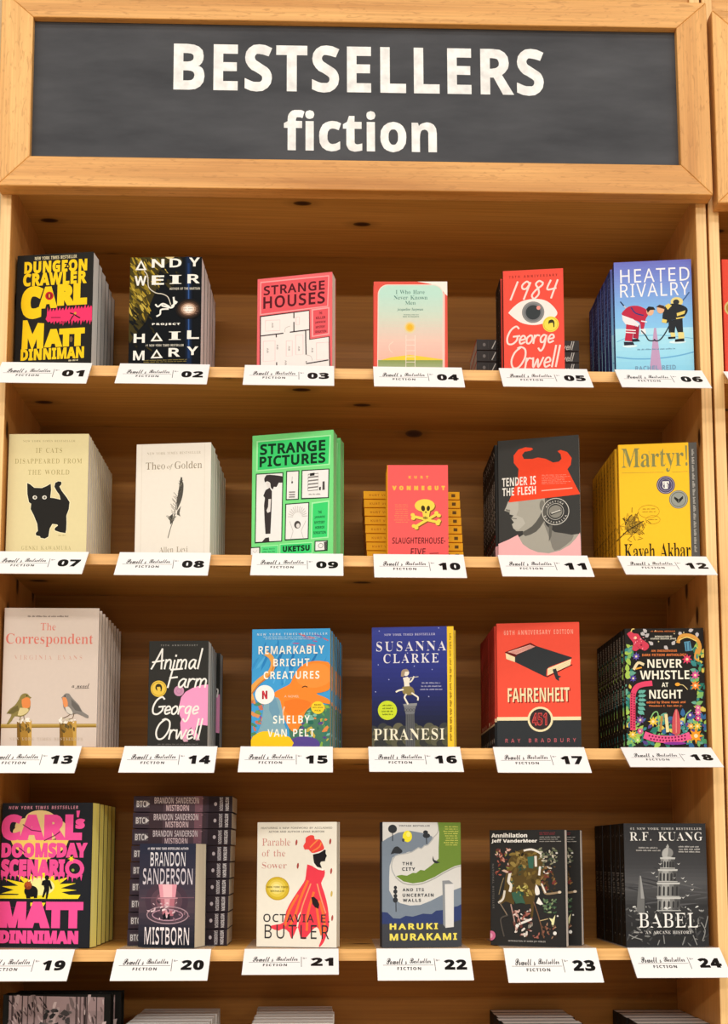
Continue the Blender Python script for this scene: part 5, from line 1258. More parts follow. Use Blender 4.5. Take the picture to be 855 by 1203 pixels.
@cover(13, (0, 700, 5.34), [(30, 75), (628, 78), (598, 948), (0, 948)], n=8, t=.0255, bg='#d6c5b8', page='#f0ebe6', page2='#dcd6d2', hard=True)
def front_robins(a):
    a.micro(145, 124, 470, 138, 1, '#6a5f58', fill=.7)
    R = '#d97668'
    a.t('The', 'f', 255, 172, 352, 218, R, -.02); a.t('Correspondent', 'f', 38, 238, 586, 322, R, -.012); a.t('VIRGINIA EVANS', 'f', 90, 375, 516, 403, '#cf9f90', -.025, .16)
    a.t('a novel', 'k', 450, 552, 560, 580, '#3a3430'); a.l([(470, 584), (556, 582)], 3, '#3a3430')
    a.p([(0, 806), (600, 803), (600, 826), (0, 832)], '#a8873f'); a.l([(0, 812), (600, 809)], 5, '#c9ab62'); a.l([(0, 828), (600, 822)], 4, '#7d6128')
    for x0, x1 in ((105, 197), (371, 477)):
        a.p([(x0, 792), (x1, 786), (x1 - 2, 948), (x0, 948)], '#a97f35'); a.p([(x0, 792), (x0 + 28, 790), (x0 + 20, 860), (x0 + 26, 948), (x0, 948)], '#7d5a24'); a.p([(x1 - 26, 788), (x1, 786), (x1 - 2, 948), (x1 - 20, 948)], '#c99f4e')
        a.blobs(x0 + 8, 800, x1 - 8, 850, 14, 16, ['#5c4a26', '#8a6a2e', '#6d5b34'], ang=1.4)
        a.blobs(x0 + 4, 772, x1 - 4, 798, 14, 15, ['#e9ddcb', '#f3e9dc', '#cfc0a6'])
    # robin facing right
    a.p([(40, 742), (62, 712), (92, 690), (118, 652), (130, 628), (150, 615), (172, 618), (186, 634), (198, 642), (186, 650), (190, 690), (182, 722), (160, 748), (125, 762), (92, 758), (72, 788), (50, 810), (42, 804), (62, 770), (70, 745)], '#8a7c46', 2)
    a.p([(135, 655), (160, 640), (186, 646), (190, 690), (172, 708), (140, 702)], '#e38a4c', 2); a.p([(125, 705), (170, 708), (178, 725), (150, 748), (110, 752)], '#d9c78e', 2); a.p([(44, 742), (80, 705), (112, 690), (118, 720), (80, 742)], '#6d6238'); a.e(168, 630, 4, 4, '#201c18')
    a.l([(128, 760), (122, 782)], 4, '#6a5434'); a.l([(148, 756), (150, 778)], 4, '#6a5434')
    # robin facing left
    a.p([(384, 640), (396, 630), (408, 616), (432, 616), (446, 636), (470, 662), (495, 690), (515, 728), (552, 752), (548, 770), (515, 756), (480, 742), (440, 748), (412, 728), (396, 700), (392, 660)], '#86807a', 2)
    a.p([(390, 640), (412, 640), (424, 672), (420, 702), (402, 700), (392, 668)], '#e5935c', 2); a.p([(408, 702), (430, 698), (455, 735), (440, 745), (415, 728)], '#d8cfc2', 2); a.p([(445, 650), (490, 690), (512, 730), (470, 720), (448, 690)], '#6a6560'); a.e(406, 632, 4, 4, '#201c18')
    a.l([(438, 745), (420, 758), (392, 770)], 4, '#6a5434', 3); a.l([(462, 740), (452, 770), (430, 776)], 4, '#6a5434', 3)
    a.t(NYT, 'f', 58, 890, 516, 908, '#cbb9a6', -.02, .12)


def pig_spine(a):
    a.hand('Animal', .05, .2, .3, .8, .008, '#e8e2da'); a.hand('Farm', .33, .2, .5, .8, .008, '#e8e2da'); a.e(.72, .5, .1, .35, '#e79bc0')


@cover(14, (140, 740, 5.7), [(198, 75), (592, 72), (597, 790), (190, 790)], n=5, t=.03, bg='#32312e', page='#cfccc6', page2='#b8b5af', spine=pig_spine, last_dx=.008)
def front_pig(a):
    a.t('75TH ANNIVERSARY', 'b', 275, 98, 520, 109, '#8f8b86', 0, .3)
    P = '#f29cc6'
    a.p([(600, 368), (548, 373), (490, 392), (445, 418), (415, 455), (404, 508), (408, 575), (420, 602), (412, 625), (416, 690), (424, 728), (440, 752), (466, 750), (452, 700), (470, 672), (488, 655), (482, 690), (505, 720), (520, 742), (545, 740), (528, 700), (512, 672), (520, 648), (560, 640), (600, 646)], P)
    a.p([(424, 730), (456, 728), (466, 751), (438, 753)], '#d9a9b9'); a.p([(512, 728), (536, 722), (546, 741), (520, 744)], '#d9a9b9')
    a.e(400, 412, 34, 35, '#c98fae'); a.ring(400, 412, 16, 4, '#b57a9c', 18)
    W = '#f1ede6'
    a.hand('Animal', 215, 128, 552, 262, 11, W); a.hand('Farm', 325, 262, 580, 388, 11, W); a.hand('George', 226, 452, 532, 618, 11, W); a.hand('Orwell', 250, 600, 562, 735, 11, W)
    a.e(264, 397, 53, 55, '#e9c44e'); a.ring(264, 397, 46, 4, '#b8942e'); a.e(264, 388, 22, 24, '#3a3322'); a.p([(252, 386), (274, 384), (280, 412), (258, 420)], '#e9c44e'); a.l([(250, 376), (282, 380), (280, 412)], 7, '#3a3322', 3)
    a.micro(230, 765, 565, 774, 1, '#6f6b66', fill=.8)


@cover(15, (280, 730, 6.107), [(98, 58), (660, 50), (655, 912), (90, 912)], n=6, t=.026, bg='#449fd8', page='#b9b48a', page2='#8f8f6a', dx=.0038)
def front_octopus(a):
    a.blobs(100, 150, 660, 420, 22, 90, ['#2f86c6', '#3a93d0', '#57aee2', '#2a78b8'], ang=1.95, thin=.14)
    a.blobs(400, 90, 640, 190, 10, 40, ['#b0649a', '#6f7ac0', '#c96a7a'], ang=.2, thin=.2)
    a.blobs(90, 570, 200, 900, 30, 26, ['#6f9a5a', '#e0945a', '#8a5a9a', '#4f8a6a', '#c9745a'])
    a.p([(345, 640), (660, 600), (660, 912), (380, 912)], '#4a7a62')
    a.blobs(430, 560, 655, 905, 80, 26, ['#5c9a5a', '#86b04a', '#3a7a6a', '#2f6a5a', '#c9b04a', '#5a4a8a', '#e08a4a', '#7fb8a8'])
    a.p([(380, 850), (450, 830), (560, 850), (570, 912), (380, 912)], '#5a4a92', 3)
    a.l([(98, 560), (88, 500), (150, 430), (225, 372), (250, 310), (236, 262), (205, 236)], 34, '#e9a552', 5); a.l([(98, 520), (150, 452), (225, 390), (255, 315)], 10, '#d07f3a', 5)
    a.p([(392, 405), (430, 345), (480, 305), (540, 288), (610, 290), (660, 318), (660, 478), (610, 512), (560, 525), (640, 560), (660, 600), (560, 585), (520, 620), (480, 660), (430, 780), (380, 790), (330, 700), (305, 600), (255, 528), (300, 490), (368, 455)], '#f28a33', 3)
    a.p([(440, 360), (520, 310), (600, 310), (650, 345), (650, 440), (560, 480), (470, 470), (420, 430)], '#f59440', 3); a.p([(330, 580), (420, 560), (520, 590), (470, 650), (400, 680), (335, 650)], '#ec7c2c', 3)
    a.l([(460, 478), (478, 470), (494, 476)], 7, '#3a2a22', 3)
    a.l([(330, 620), (318, 660), (322, 690)], 12, '#f5c09a', 3)
    a.p([(188, 560), (285, 552), (315, 640), (322, 720), (345, 840), (140, 840), (165, 740), (176, 650)], '#83aab8', 3); a.p([(225, 560), (270, 556), (300, 660), (260, 720), (220, 640)], '#6f9cb4')
    a.p([(104, 830), (150, 800), (210, 792), (300, 815), (372, 838), (378, 915), (95, 915)], '#f8c924', 2)
    W = '#f7f4e8'
    a.t(NYT, 'b', 135, 84, 640, 100, '#cfe6f2', 0, .22); a.micro(125, 110, 640, 140, 2, '#d9ecf4', fill=.35)
    a.t('REMARKABLY', 'b', 145, 178, 616, 236, W, -.006, .04); a.t('BRIGHT', 'b', 252, 270, 510, 326, W, -.006, .05); a.t('CREATURES', 'b', 182, 361, 582, 418, W, -.006, .05)
    a.t('A NOVEL', 's', 330, 535, 436, 551, '#f7dcc0'); a.t('SHELBY', 'b', 250, 680, 512, 738, W, -.006, .06); a.t('VAN PELT', 'b', 210, 778, 545, 832, W, -.006, .05)
    a.e(190, 530, 70, 69, '#f6f3ee'); a.p([(170, 502), (183, 502), (183, 562), (170, 562)], '#a81f2e'); a.p([(196, 502), (209, 502), (209, 562), (196, 562)], '#a81f2e'); a.p([(170, 502), (183, 502), (209, 562), (196, 562)], '#d63a48')
    a.e(570, 625, 48, 46, '#f8d233')
    for i, s in enumerate(('READ', 'WITH JENNA', 'PICK')):
        a.t(s, 'b', (545, 532, 548)[i], 598 + i * 21, (595, 608, 592)[i], 610 + i * 21, '#5c4a22')


@cover(16, (425, 725, 6.107), [(78, 75), (610, 65), (615, 945), (66, 945)], n=2, t=.02, bg='#343a86', page='#e9dfc4', spine_bg='#1c1f38', strip=(.0115, '#f7cb36', '#8a6a1c'), dx=.007, rest=-1)
def front_faun(a):
    a.grad(60, 60, 625, 950, [(0, '#3f4796'), (.3, '#343b86'), (.55, '#2b3068'), (.8, '#25283c'), (1, '#2e2f33')], 26)
    for x, y in ((130, 100), (553, 78), (505, 380), (195, 452), (378, 355), (120, 345), (480, 575), (98, 540), (330, 260)):
        a.e(x, y, 4, 4, '#aab0dc', 10)
    a.t(NYT, 'f', 165, 117, 527, 133, '#c3c1de', .0, .06); W = '#e9e5ea'
    a.t('SUSANNA', 'f', 108, 174, 604, 246, W, -.012, .1); a.t('CLARKE', 'f', 158, 264, 552, 332, W, -.012, .1)
    a.micro(415, 472, 578, 542, 3, '#a7a6c4', fill=.42)
    for i in range(16):
        a.e(75 + i * 37, 830 + 22 * math.sin(i * 2.1), 42, 48, a.rnd.choice(['#4a4b42', '#5a594a', '#3f4140', '#66634e']), 18)
    a.p([(60, 850), (625, 850), (625, 950), (60, 950)], '#47473f')
    for i in range(14):
        a.e(75 + i * 41, 900 + 14 * math.sin(i * 1.7), 34, 30, a.rnd.choice(['#55553f', '#5f5d49', '#3b3c3a']), 16)
    a.p([(300, 632), (392, 626), (386, 652), (376, 700), (314, 704), (304, 660)], '#77787b'); a.p([(296, 628), (396, 622), (394, 640), (300, 644)], '#8d8e90')
    a.p([(314, 702), (376, 698), (380, 945), (312, 945)], '#5f6062')
    for x in (326, 340, 354, 366):
        a.l([(x, 706), (x, 940)], 4, '#48494b')
    for x in (312, 330, 350, 372):
        a.ring(x, 672, 9, 3, '#4c4d50', 12)
    S = '#ece3d2'
    a.e(318, 402, 22, 25, S); a.p([(282, 430), (285, 395), (302, 378), (330, 380), (338, 395), (312, 396), (304, 430)], '#a58f78', 2)
    a.p([(296, 440), (330, 432), (348, 448), (340, 480), (346, 508), (306, 508), (304, 475)], S); a.l([(330, 450), (345, 470), (362, 455), (374, 432)], 10, S, 3); a.l([(345, 440), (405, 432)], 5, '#cfc8bc')
    a.p([(292, 505), (345, 500), (372, 522), (376, 555), (340, 565), (305, 560), (290, 535)], '#8d7d4e', 2); a.l([(296, 525), (268, 530), (248, 540)], 12, S, 3)
    a.l([(318, 560), (306, 580), (318, 605), (330, 628)], 12, S, 3); a.l([(360, 550), (385, 568), (402, 580), (402, 600)], 11, S, 3)
    a.t('PIRANESI', 'f', 82, 804, 592, 886, '#f2ead0', -.008, .04)
    a.e(182, 673, 69, 69, '#cbdb33')
    a.micro(140, 632, 226, 718, 4, '#4a5a1c', fill=.5)


def red_spine(a):
    a.r(.8, 0, 1, 1, '#26272a'); a.r(.785, 0, .8, 1, '#d9c39a')
    a.t('FAHRENHEIT 451', 'b', .28, .28, .72, .72, '#b9564a'); a.e(.92, .5, .02, .2, '#a9a39a')


@cover(17, (560, 720, 6.107), [(137, 78), (740, 65), (745, 965), (148, 965)], n=9, t=.0215, rest=0, bg='#ef5541', page='#ead9bc', spine_bg='#a8332a', spine=red_spine)
def front_blackbook(a):
    K, C = '#34373a', '#f1dfb2'
    a.t('60TH ANNIVERSARY EDITION', 'b', 195, 122, 695, 156, '#f3a793', -.005, .14)
    a.p([(205, 282), (388, 216), (432, 240), (275, 330)], '#6a1f1c'); a.p([(222, 282), (385, 230), (422, 244), (285, 300)], '#eebcae')
    for i in range(4):
        a.l([(238 + i * 12, 286 + i * 3), (390 + i * 9, 234 + i * 3)], 4, '#c9766a')
    a.p([(207, 290), (278, 320), (275, 355), (212, 332)], C); a.l([(205, 286), (280, 312)], 6, '#6a1f1c')
    a.p([(275, 320), (295, 302), (432, 240), (684, 322), (684, 330), (520, 392), (504, 408), (500, 450), (508, 464), (490, 460), (275, 354)], K)
    a.p([(510, 402), (680, 334), (672, 378), (508, 452)], C); a.l([(505, 462), (684, 376)], 8, '#6a1f1c')
    for i in range(3):
        a.l([(512, 418 + i * 11), (674, 350 + i * 10)], 2, '#d0ba88')
    a.p([(545, 408), (570, 402), (586, 452), (608, 460), (590, 470), (592, 494), (568, 478), (556, 445)], K)
    a.t('FAHRENHEIT', 'b', 230, 546, 672, 648, '#8e2a22', .0); a.t('FAHRENHEIT', 'b', 222, 540, 664, 640, C, .0)
    a.r(130, 772, 760, 970, K); a.r(130, 748, 760, 773, C)
    a.e(455, 765, 91, 90, C); a.e(455, 765, 76, 75, '#3a2f31'); a.t('451', 'b', 396, 720, 502, 810, '#e05a55', .012, -.02); a.t('451', 'b', 400, 725, 498, 805, '#7a2428', -.02, -.0)
    a.t('RAY BRADBURY', 'b', 205, 902, 706, 930, '#c4636a', -.02, .34)


@cover(18, (690, 730, 5.34), [(241, 46), (745, 42), (757, 790), (265, 790)], n=11, t=.0195, rest=0, bg='#282523', page='#cfc6b6', spine_bg='#1d1a18',
       spine=speckle_spine(['#8a8478', '#6a655c', '#b0a898', '#7a2a22', '#5a221c'], 'NEVER WHISTLE AT NIGHT', '#a8a094', 'b'))
def front_flora(a):
    G = ['#4f9a6a', '#7fb86a', '#2f7a6a', '#a8c85a', '#3f8a8a', '#dfc95a', '#6aa890']
    for x0, x1 in ((258, 300), (690, 742)):
        for i in range(60):
            y = a.rnd.uniform(110, 775)
            a.leaf(a.rnd.uniform(x0, x1), y, a.rnd.uniform(30, 58), a.rnd.uniform(0, 2 * PI), a.rnd.choice(G))
        a.up()
    for i in range(120):
        a.leaf(a.rnd.uniform(275, 745), a.rnd.uniform(600, 778), a.rnd.uniform(28, 60), a.rnd.uniform(0, 2 * PI), a.rnd.choice(G + ['#3a6a9a', '#5a4a8a']))
        if i % 12 == 0:
            a.up()
    a.up()
    for x, y in ((345, 72), (385, 72), (590, 65), (650, 62), (705, 68), (425, 150), (495, 155), (545, 150), (375, 100)):
        a.leaf(x, y, 34, a.rnd.uniform(0, 6), '#c9c3c4', .35)
    a.up()
    for x, y in ((440, 60), (460, 128), (560, 78), (620, 70), (400, 130), (570, 120)):
        a.e(x, y, 4, 4, '#e9dcae', 8)
    a.p([(258, 80), (282, 62), (300, 76), (330, 80), (352, 112), (392, 140), (398, 165), (372, 186), (340, 172), (318, 188), (292, 178), (300, 140), (280, 112)], '#d9455c', 2)
    a.e(312, 104, 9, 9, '#f3dfae'); a.e(350, 150, 6, 6, '#8a1f38'); a.l([(285, 65), (292, 50), (304, 48)], 7, '#f0cf7a', 3); a.blobs(300, 100, 380, 175, 14, 7, ['#f6a9b4', '#8a1f38'])
    a.l([(585, 130), (600, 95), (650, 88), (700, 110), (722, 160), (712, 200)], 22, '#e0a04a', 4); a.l([(590, 120), (640, 100), (700, 125)], 7, '#f3d47a', 4); a.p([(622, 130), (660, 125), (672, 185), (630, 190)], '#5f9ab8'); a.l([(635, 135), (640, 185)], 5, '#2a4a6a'); a.l([(655, 132), (658, 182)], 5, '#2a4a6a'); a.l([(700, 180), (690, 230), (712, 250)], 12, '#e0a04a', 3)
    for x, y, r, c in ((318, 222, 28, '#6a5ab0'), (640, 240, 34, '#e0486a'), (690, 340, 32, '#d95a9a'), (690, 405, 34, '#f08a3a'), (300, 360, 26, '#5a4aa0'), (705, 575, 26, '#e56aa8'), (705, 545, 22, '#e56aa8'), (705, 610, 24, '#d04a90'), (655, 590, 30, '#5a4a9a'), (345, 620, 30, '#7a5a9a'), (690, 720, 50, '#f09a2a'), (660, 660, 26, '#f2b04a'), (425, 630, 34, '#e8c44a'), (300, 710, 30, '#e8c44a'), (330, 745, 26, '#a8d86a'), (640, 730, 34, '#f2b04a'), (345, 690, 24, '#d95a9a'), (700, 660, 28, '#e8c44a'), (600, 640, 22, '#6a8ad0')):
        a.star(x, y, r, r, 8, .5, c, .12); a.e(x, y, r * .25, r * .25, '#f3dfae', 10)
    a.l([(305, 300), (330, 262), (362, 272)], 18, '#e9d9b0', 3); a.l([(318, 300), (350, 292)], 10, '#e8a23a')
    a.l([(408, 392), (360, 398), (322, 415), (300, 460), (298, 540), (300, 672)], 34, '#e2486a', 5)
    for i in range(14):
        y = 455 + i * 16
        for dx in (-9, 8):
            a.e(299 + dx, y + (4 if dx > 0 else 0), 5, 5, '#8a1f3c', 8)
    a.l([(575, 402), (610, 402), (640, 430)], 5, '#d9c58a', 3); a.e(578, 398, 16, 11, '#e8a23a')
    for x in (330, 345):
        for i in range(6):
            a.leaf(x, 450 + i * 22, 38, -.4 + .25 * i, '#6ab0a0')
        a.up()
    a.l([(410, 610), (430, 575), (455, 580), (460, 690)], 7, '#8ac07a', 4); a.l([(620, 640), (630, 590), (660, 560)], 7, '#8ac07a', 4); a.p([(545, 610), (560, 560), (575, 555), (590, 605), (592, 705), (545, 705)], '#c9545a', 2); a.l([(568, 560), (568, 700)], 5, '#e89a8a'); a.l([(505, 590), (515, 690)], 20, '#e9d9a0'); a.l([(480, 600), (470, 690)], 12, '#b9884a')
    a.l([(385, 718), (440, 735), (520, 742), (590, 738), (640, 722)], 46, '#ea5f92', 4)
    for i in range(12):
        a.e(402 + i * 20, 718 + 14 * math.sin(PI * i / 11), 6, 6, '#7a1f44', 8); a.e(412 + i * 19, 738 + 12 * math.sin(PI * i / 11), 6, 6, '#7a1f44', 8)
    a.e(560, 766, 70, 9, '#8a3a9a')
    W, O = '#f6efdc', '#f0874a'
    a.t('#1 NATIONAL BESTSELLER', 'b', 410, 60, 565, 68, O); a.t('INTRODUCTION BY', 'b', 435, 92, 545, 102, W); a.t('STEPHEN GRAHAM JONES', 'b', 408, 106, 570, 118, W)
    a.t('AN INDIGENOUS', 'b', 412, 180, 575, 194, O); a.t('DARK FICTION ANTHOLOGY', 'b', 355, 205, 634, 221, O)
    a.t('NEVER', 'b', 388, 240, 608, 294, W, .0); a.t('WHISTLE', 'b', 342, 310, 652, 367, W, .0); a.t('AT', 'b', 478, 387, 520, 415, W); a.t('NIGHT', 'b', 400, 432, 608, 488, W, .0)
    a.t('edited by Shane Hawk and', 'b', 384, 502, 626, 521, O); a.t('Theodore C. Van Alst Jr.', 'b', 398, 526, 608, 541, O)


@cover(19, (0, 930, 5.23), [(-12, 70), (548, 68), (522, 965), (-36, 965)], n=6, t=.035, bg='#24262b', page='#f9f0a0', page2='#f6e02c', yaw=10, rest=-7, y0=.02, board=.0018)
def front_doomsday(a):
    P = '#f2559c'
    a.t(NYT, 'b', 30, 88, 458, 108, '#d995a8', 0, .14, .06)
    for x, y, rx, ry in ((225, 170, 95, 55), (130, 220, 62, 55), (320, 230, 70, 58), (225, 250, 130, 60), (95, 250, 40, 30), (370, 270, 40, 30)):
        a.e(x, y, rx, ry, '#e9c98a')
    a.p([(40, 300), (400, 300), (380, 350), (280, 420), (245, 420), (160, 420), (60, 345)], '#f2cf6a'); a.p([(185, 330), (290, 330), (255, 480), (250, 560), (200, 560), (200, 470)], '#f4d95a')
    a.star(222, 612, 235, 118, 17, .62, '#f6e02c', .12); a.p([(-70, 645), (470, 640), (455, 665), (-75, 668)], '#f6e02c'); a.e(222, 590, 90, 55, '#f9f0a0'); a.r(-80, 666, 530, 690, '#24262b')
    a.t('CARL', 'b', -16, 140, 482, 305, P, .04, -.02); a.p([(448, 118), (470, 118), (462, 160), (450, 160)], P); a.t('s', 'b', 442, 168, 500, 232, P, .04)
    a.t('DOOMSDAY', 'b', -16, 318, 515, 412, P, .04, -.03); a.t('SCENARI', 'b', -18, 420, 375, 528, P, .04, -.03)
    a.ring(435, 478, 46, 24, P, 26); a.e(432, 480, 24, 25, '#24262b'); a.e(425, 488, 9, 9, '#8fae4a'); a.star(415, 418, 22, 22, 6, .4, '#f6e02c')
    for i in range(20):
        a.p([(-45 + i * 27, 520), (-30 + i * 27, 516), (-38 + i * 27, 548 + (i % 3) * 8)], P)
    for q in ([(118, 205), (170, 240), (230, 248)], [(250, 305), (320, 270), (345, 250)], [(-10, 730), (60, 720), (90, 745)], [(120, 735), (200, 752), (215, 720)], [(300, 735), (340, 690), (400, 720), (465, 740)], [(415, 730), (430, 780), (408, 815)], [(95, 350), (130, 380)]):
        a.l(q, 5, '#5a1f44')
    K = '#1b1a1c'
    a.e(168, 620, 42, 36, K); a.e(150, 585, 24, 24, '#8a3a24'); a.p([(135, 640), (160, 640), (165, 664), (140, 664)], K); a.p([(185, 640), (210, 630), (205, 662), (185, 662)], K); a.star(150, 575, 26, 22, 7, .6, '#b0522c', .1)
    a.e(266, 535, 13, 15, K); a.p([(238, 555), (262, 546), (285, 552), (300, 600), (290, 610), (280, 585), (280, 610), (268, 665), (258, 665), (262, 620), (245, 660), (236, 655), (250, 600), (246, 585), (232, 580)], K)
    a.t('MATT', 'b', -26, 684, 486, 846, P, .045, -.05); a.t('DINNIMAN', 'b', -24, 862, 456, 942, P, .045, -.03)


def mist_spine(a):
    a.r(.16, 0, .74, 1, '#46383f'); a.r(.3, 0, .68, 1, '#584650'); a.r(.62, 0, .7, 1, '#7d5a66'); a.r(.76, 0, 1, 1, '#2f262c')
    a.blobs(.62, .1, .74, .9, 10, .02, ['#b98a94', '#d9a8b0', '#2a2228'], thin=.6)
    a.r(.02, .25, .16, .75, '#5a5258'); a.t('BTC', 'b', .03, .3, .12, .7, '#d9d4d6'); a.p([(.125, .3), (.165, .5), (.125, .7)], '#d9d4d6')
    a.t('BRANDON SANDERSON', 'b', .21, .08, .66, .48, '#d9ccd2', -.01); a.t('MISTBORN', 'b', .33, .56, .56, .94, '#e0c6cc', -.01)
    a.turned('SANDERSON', 'b', .87, .08, .905, .92, '#cfc8cc', -.01); a.turned('MISTBORN', 'b', .93, .08, .965, .92, '#e0dadc', -.01); a.e(.83, .5, .015, .12, '#b9aeb4')


@cover(20, (140, 925, 5.12), [(132, 338), (458, 338), (455, 972), (105, 972)], n=1, t=.052, bg='#2a2b38', page='#ece2ca', page2='#d4c9b2', yaw=15, spine=mist_spine)
def front_beam(a):
    a.grad(90, 330, 470, 980, [(0, '#2c3042'), (.35, '#3a3644'), (.6, '#54444e'), (.8, '#33303c'), (1, '#22232c')], 18)
    for r, c in ((130, '#4a3a46'), (95, '#5c4550'), (65, '#7a5560')):
        a.e(285, 690, r, r * .9, c)
    a.p([(238, 588), (348, 588), (338, 672), (248, 672)], '#e39aa8'); a.p([(262, 588), (320, 588), (318, 672), (268, 672)], '#f2bcc4'); a.p([(248, 672), (335, 672), (325, 780), (262, 780)], '#b8717e'); a.p([(272, 672), (305, 672), (300, 780), (280, 780)], '#dba0aa')
    a.l([(130, 672), (450, 668)], 4, '#7a5a66'); a.l([(235, 674), (350, 672)], 6, '#c9909c')
    for rx, ry, c in ((125, 52, '#a88a94'), (110, 42, '#5c4852'), (92, 33, '#b890a0')):
        a.l([(290 + rx * math.cos(2 * PI * i / 30), 775 + ry * math.sin(2 * PI * i / 30)) for i in range(31)], 6, c)
    a.blobs(170, 690, 420, 800, 30, 13, ['#d9b8c0', '#8a6a76', '#f0d4d8', '#4a3a44'])
    a.p([(262, 775), (275, 760), (285, 800), (262, 806)], '#1c1b22'); a.p([(292, 772), (306, 765), (304, 805), (290, 802)], '#1c1b22')
    W = '#e2dde4'
    a.t('#1 NEW YORK TIMES BESTSELLING AUTHOR', 'b', 178, 362, 416, 376, W, .005, .02)
    a.t('BRANDON', 'b', 193, 390, 398, 478, W, -.025); a.t('SANDERSON', 'b', 146, 490, 441, 590, '#d3c9d2', -.025); a.t('MISTBORN', 'b', 148, 848, 422, 956, '#efe4e6', -.025)


@cover(21, (280, 955, 5.871), [(135, 65), (683, 62), (672, 940), (118, 940)], n=1, t=.022, bg='#eee8d9', page='#e6dcc8')
def front_dress(a):
    G = '#8a857c'
    a.t('FEATURING A NEW FOREWORD BY ACCLAIMED', 's', 160, 98, 652, 112, G, .02); a.t('ACTOR AND AUTHOR LEVAR BURTON', 's', 213, 124, 596, 138, G, .03)
    T = '#cb8a80'
    a.t('Parable', 'f', 168, 180, 363, 232, T, -.018); a.t('of the', 'f', 165, 260, 328, 308, T, -.018); a.t('Sower', 'f', 163, 348, 336, 392, T, -.018)
    for r, c in ((83, '#c7a52a'), (76, '#d8b936'), (62, '#e6cc52'), (44, '#f0dd78'), (26, '#f6e89a')):
        a.e(270 - (83 - r) * .12, 533 - (83 - r) * .12, r, r, c)
    a.t('NEW YORK TIMES', 'b', 198, 516, 344, 530, '#5a4712'); a.t('BESTSELLER', 'b', 222, 545, 318, 557, '#5a4712')
    for x, y, c in ((405, 208, '#b05048'), (637, 200, '#a8443c'), (413, 372, '#a8443c'), (641, 408, '#b05048'), (645, 735, '#b05048'), (642, 567, '#d0b45a')):
        a.e(x, y, 7, 21, c, 12, .12)
    R = '#ea4050'
    a.p([(478, 362), (510, 372), (555, 400), (596, 400), (594, 445), (572, 492), (588, 545), (608, 620), (620, 700), (622, 790), (606, 850), (585, 905), (560, 935), (552, 928), (575, 860), (540, 800), (500, 830), (455, 885), (425, 868), (408, 800), (385, 850), (362, 882), (348, 840), (310, 812), (275, 828), (225, 812), (218, 796), (262, 785), (310, 770), (330, 690), (375, 605), (432, 520), (462, 470), (470, 415)], R, 2)
    for q in ([(480, 480), (430, 600), (390, 720), (350, 800)], [(520, 560), (480, 700), (470, 820)], [(560, 620), (590, 740), (590, 840)], [(410, 580), (350, 690), (322, 790)], [(540, 660), (555, 780), (570, 850)]):
        a.l(q, 16, '#f2763c', 4)
    for q in ([(500, 500), (440, 660), (420, 760)], [(545, 500), (570, 600), (600, 700)]):
        a.l(q, 9, '#f79a70', 4)
    a.p([(420, 740), (430, 690), (412, 720), (400, 800), (410, 800)], '#eee8d9')
    a.p([(518, 292), (560, 282), (598, 256), (606, 262), (604, 282), (613, 302), (604, 318), (600, 338), (572, 342), (566, 356), (578, 388), (545, 378), (525, 350), (520, 320)], '#231f22')
    a.l([(510, 285), (560, 275), (598, 250)], 10, '#f7f3ea', 3); a.l([(515, 350), (545, 388), (588, 400)], 9, '#f7f3ea', 3)
    a.p([(462, 258), (452, 232), (468, 205), (470, 175), (500, 156), (526, 160), (532, 186), (565, 185), (580, 205), (594, 240), (590, 258), (552, 274), (512, 282), (490, 258)], '#ec4a44', 2)
    a.l([(500, 240), (530, 210), (550, 190)], 9, '#f58a4a', 3); a.l([(515, 270), (560, 240), (575, 210)], 9, '#f58a4a', 3)
    a.p([(503, 592), (522, 588), (545, 610), (558, 642), (552, 672), (528, 662), (512, 640)], '#2a2224')
    K = '#3a3539'
    a.t('OCTAVIA E.', 's', 170, 711, 626, 768, K, .008, .06); a.t('BUTLER', 's', 178, 786, 622, 884, K, -.004, .12)


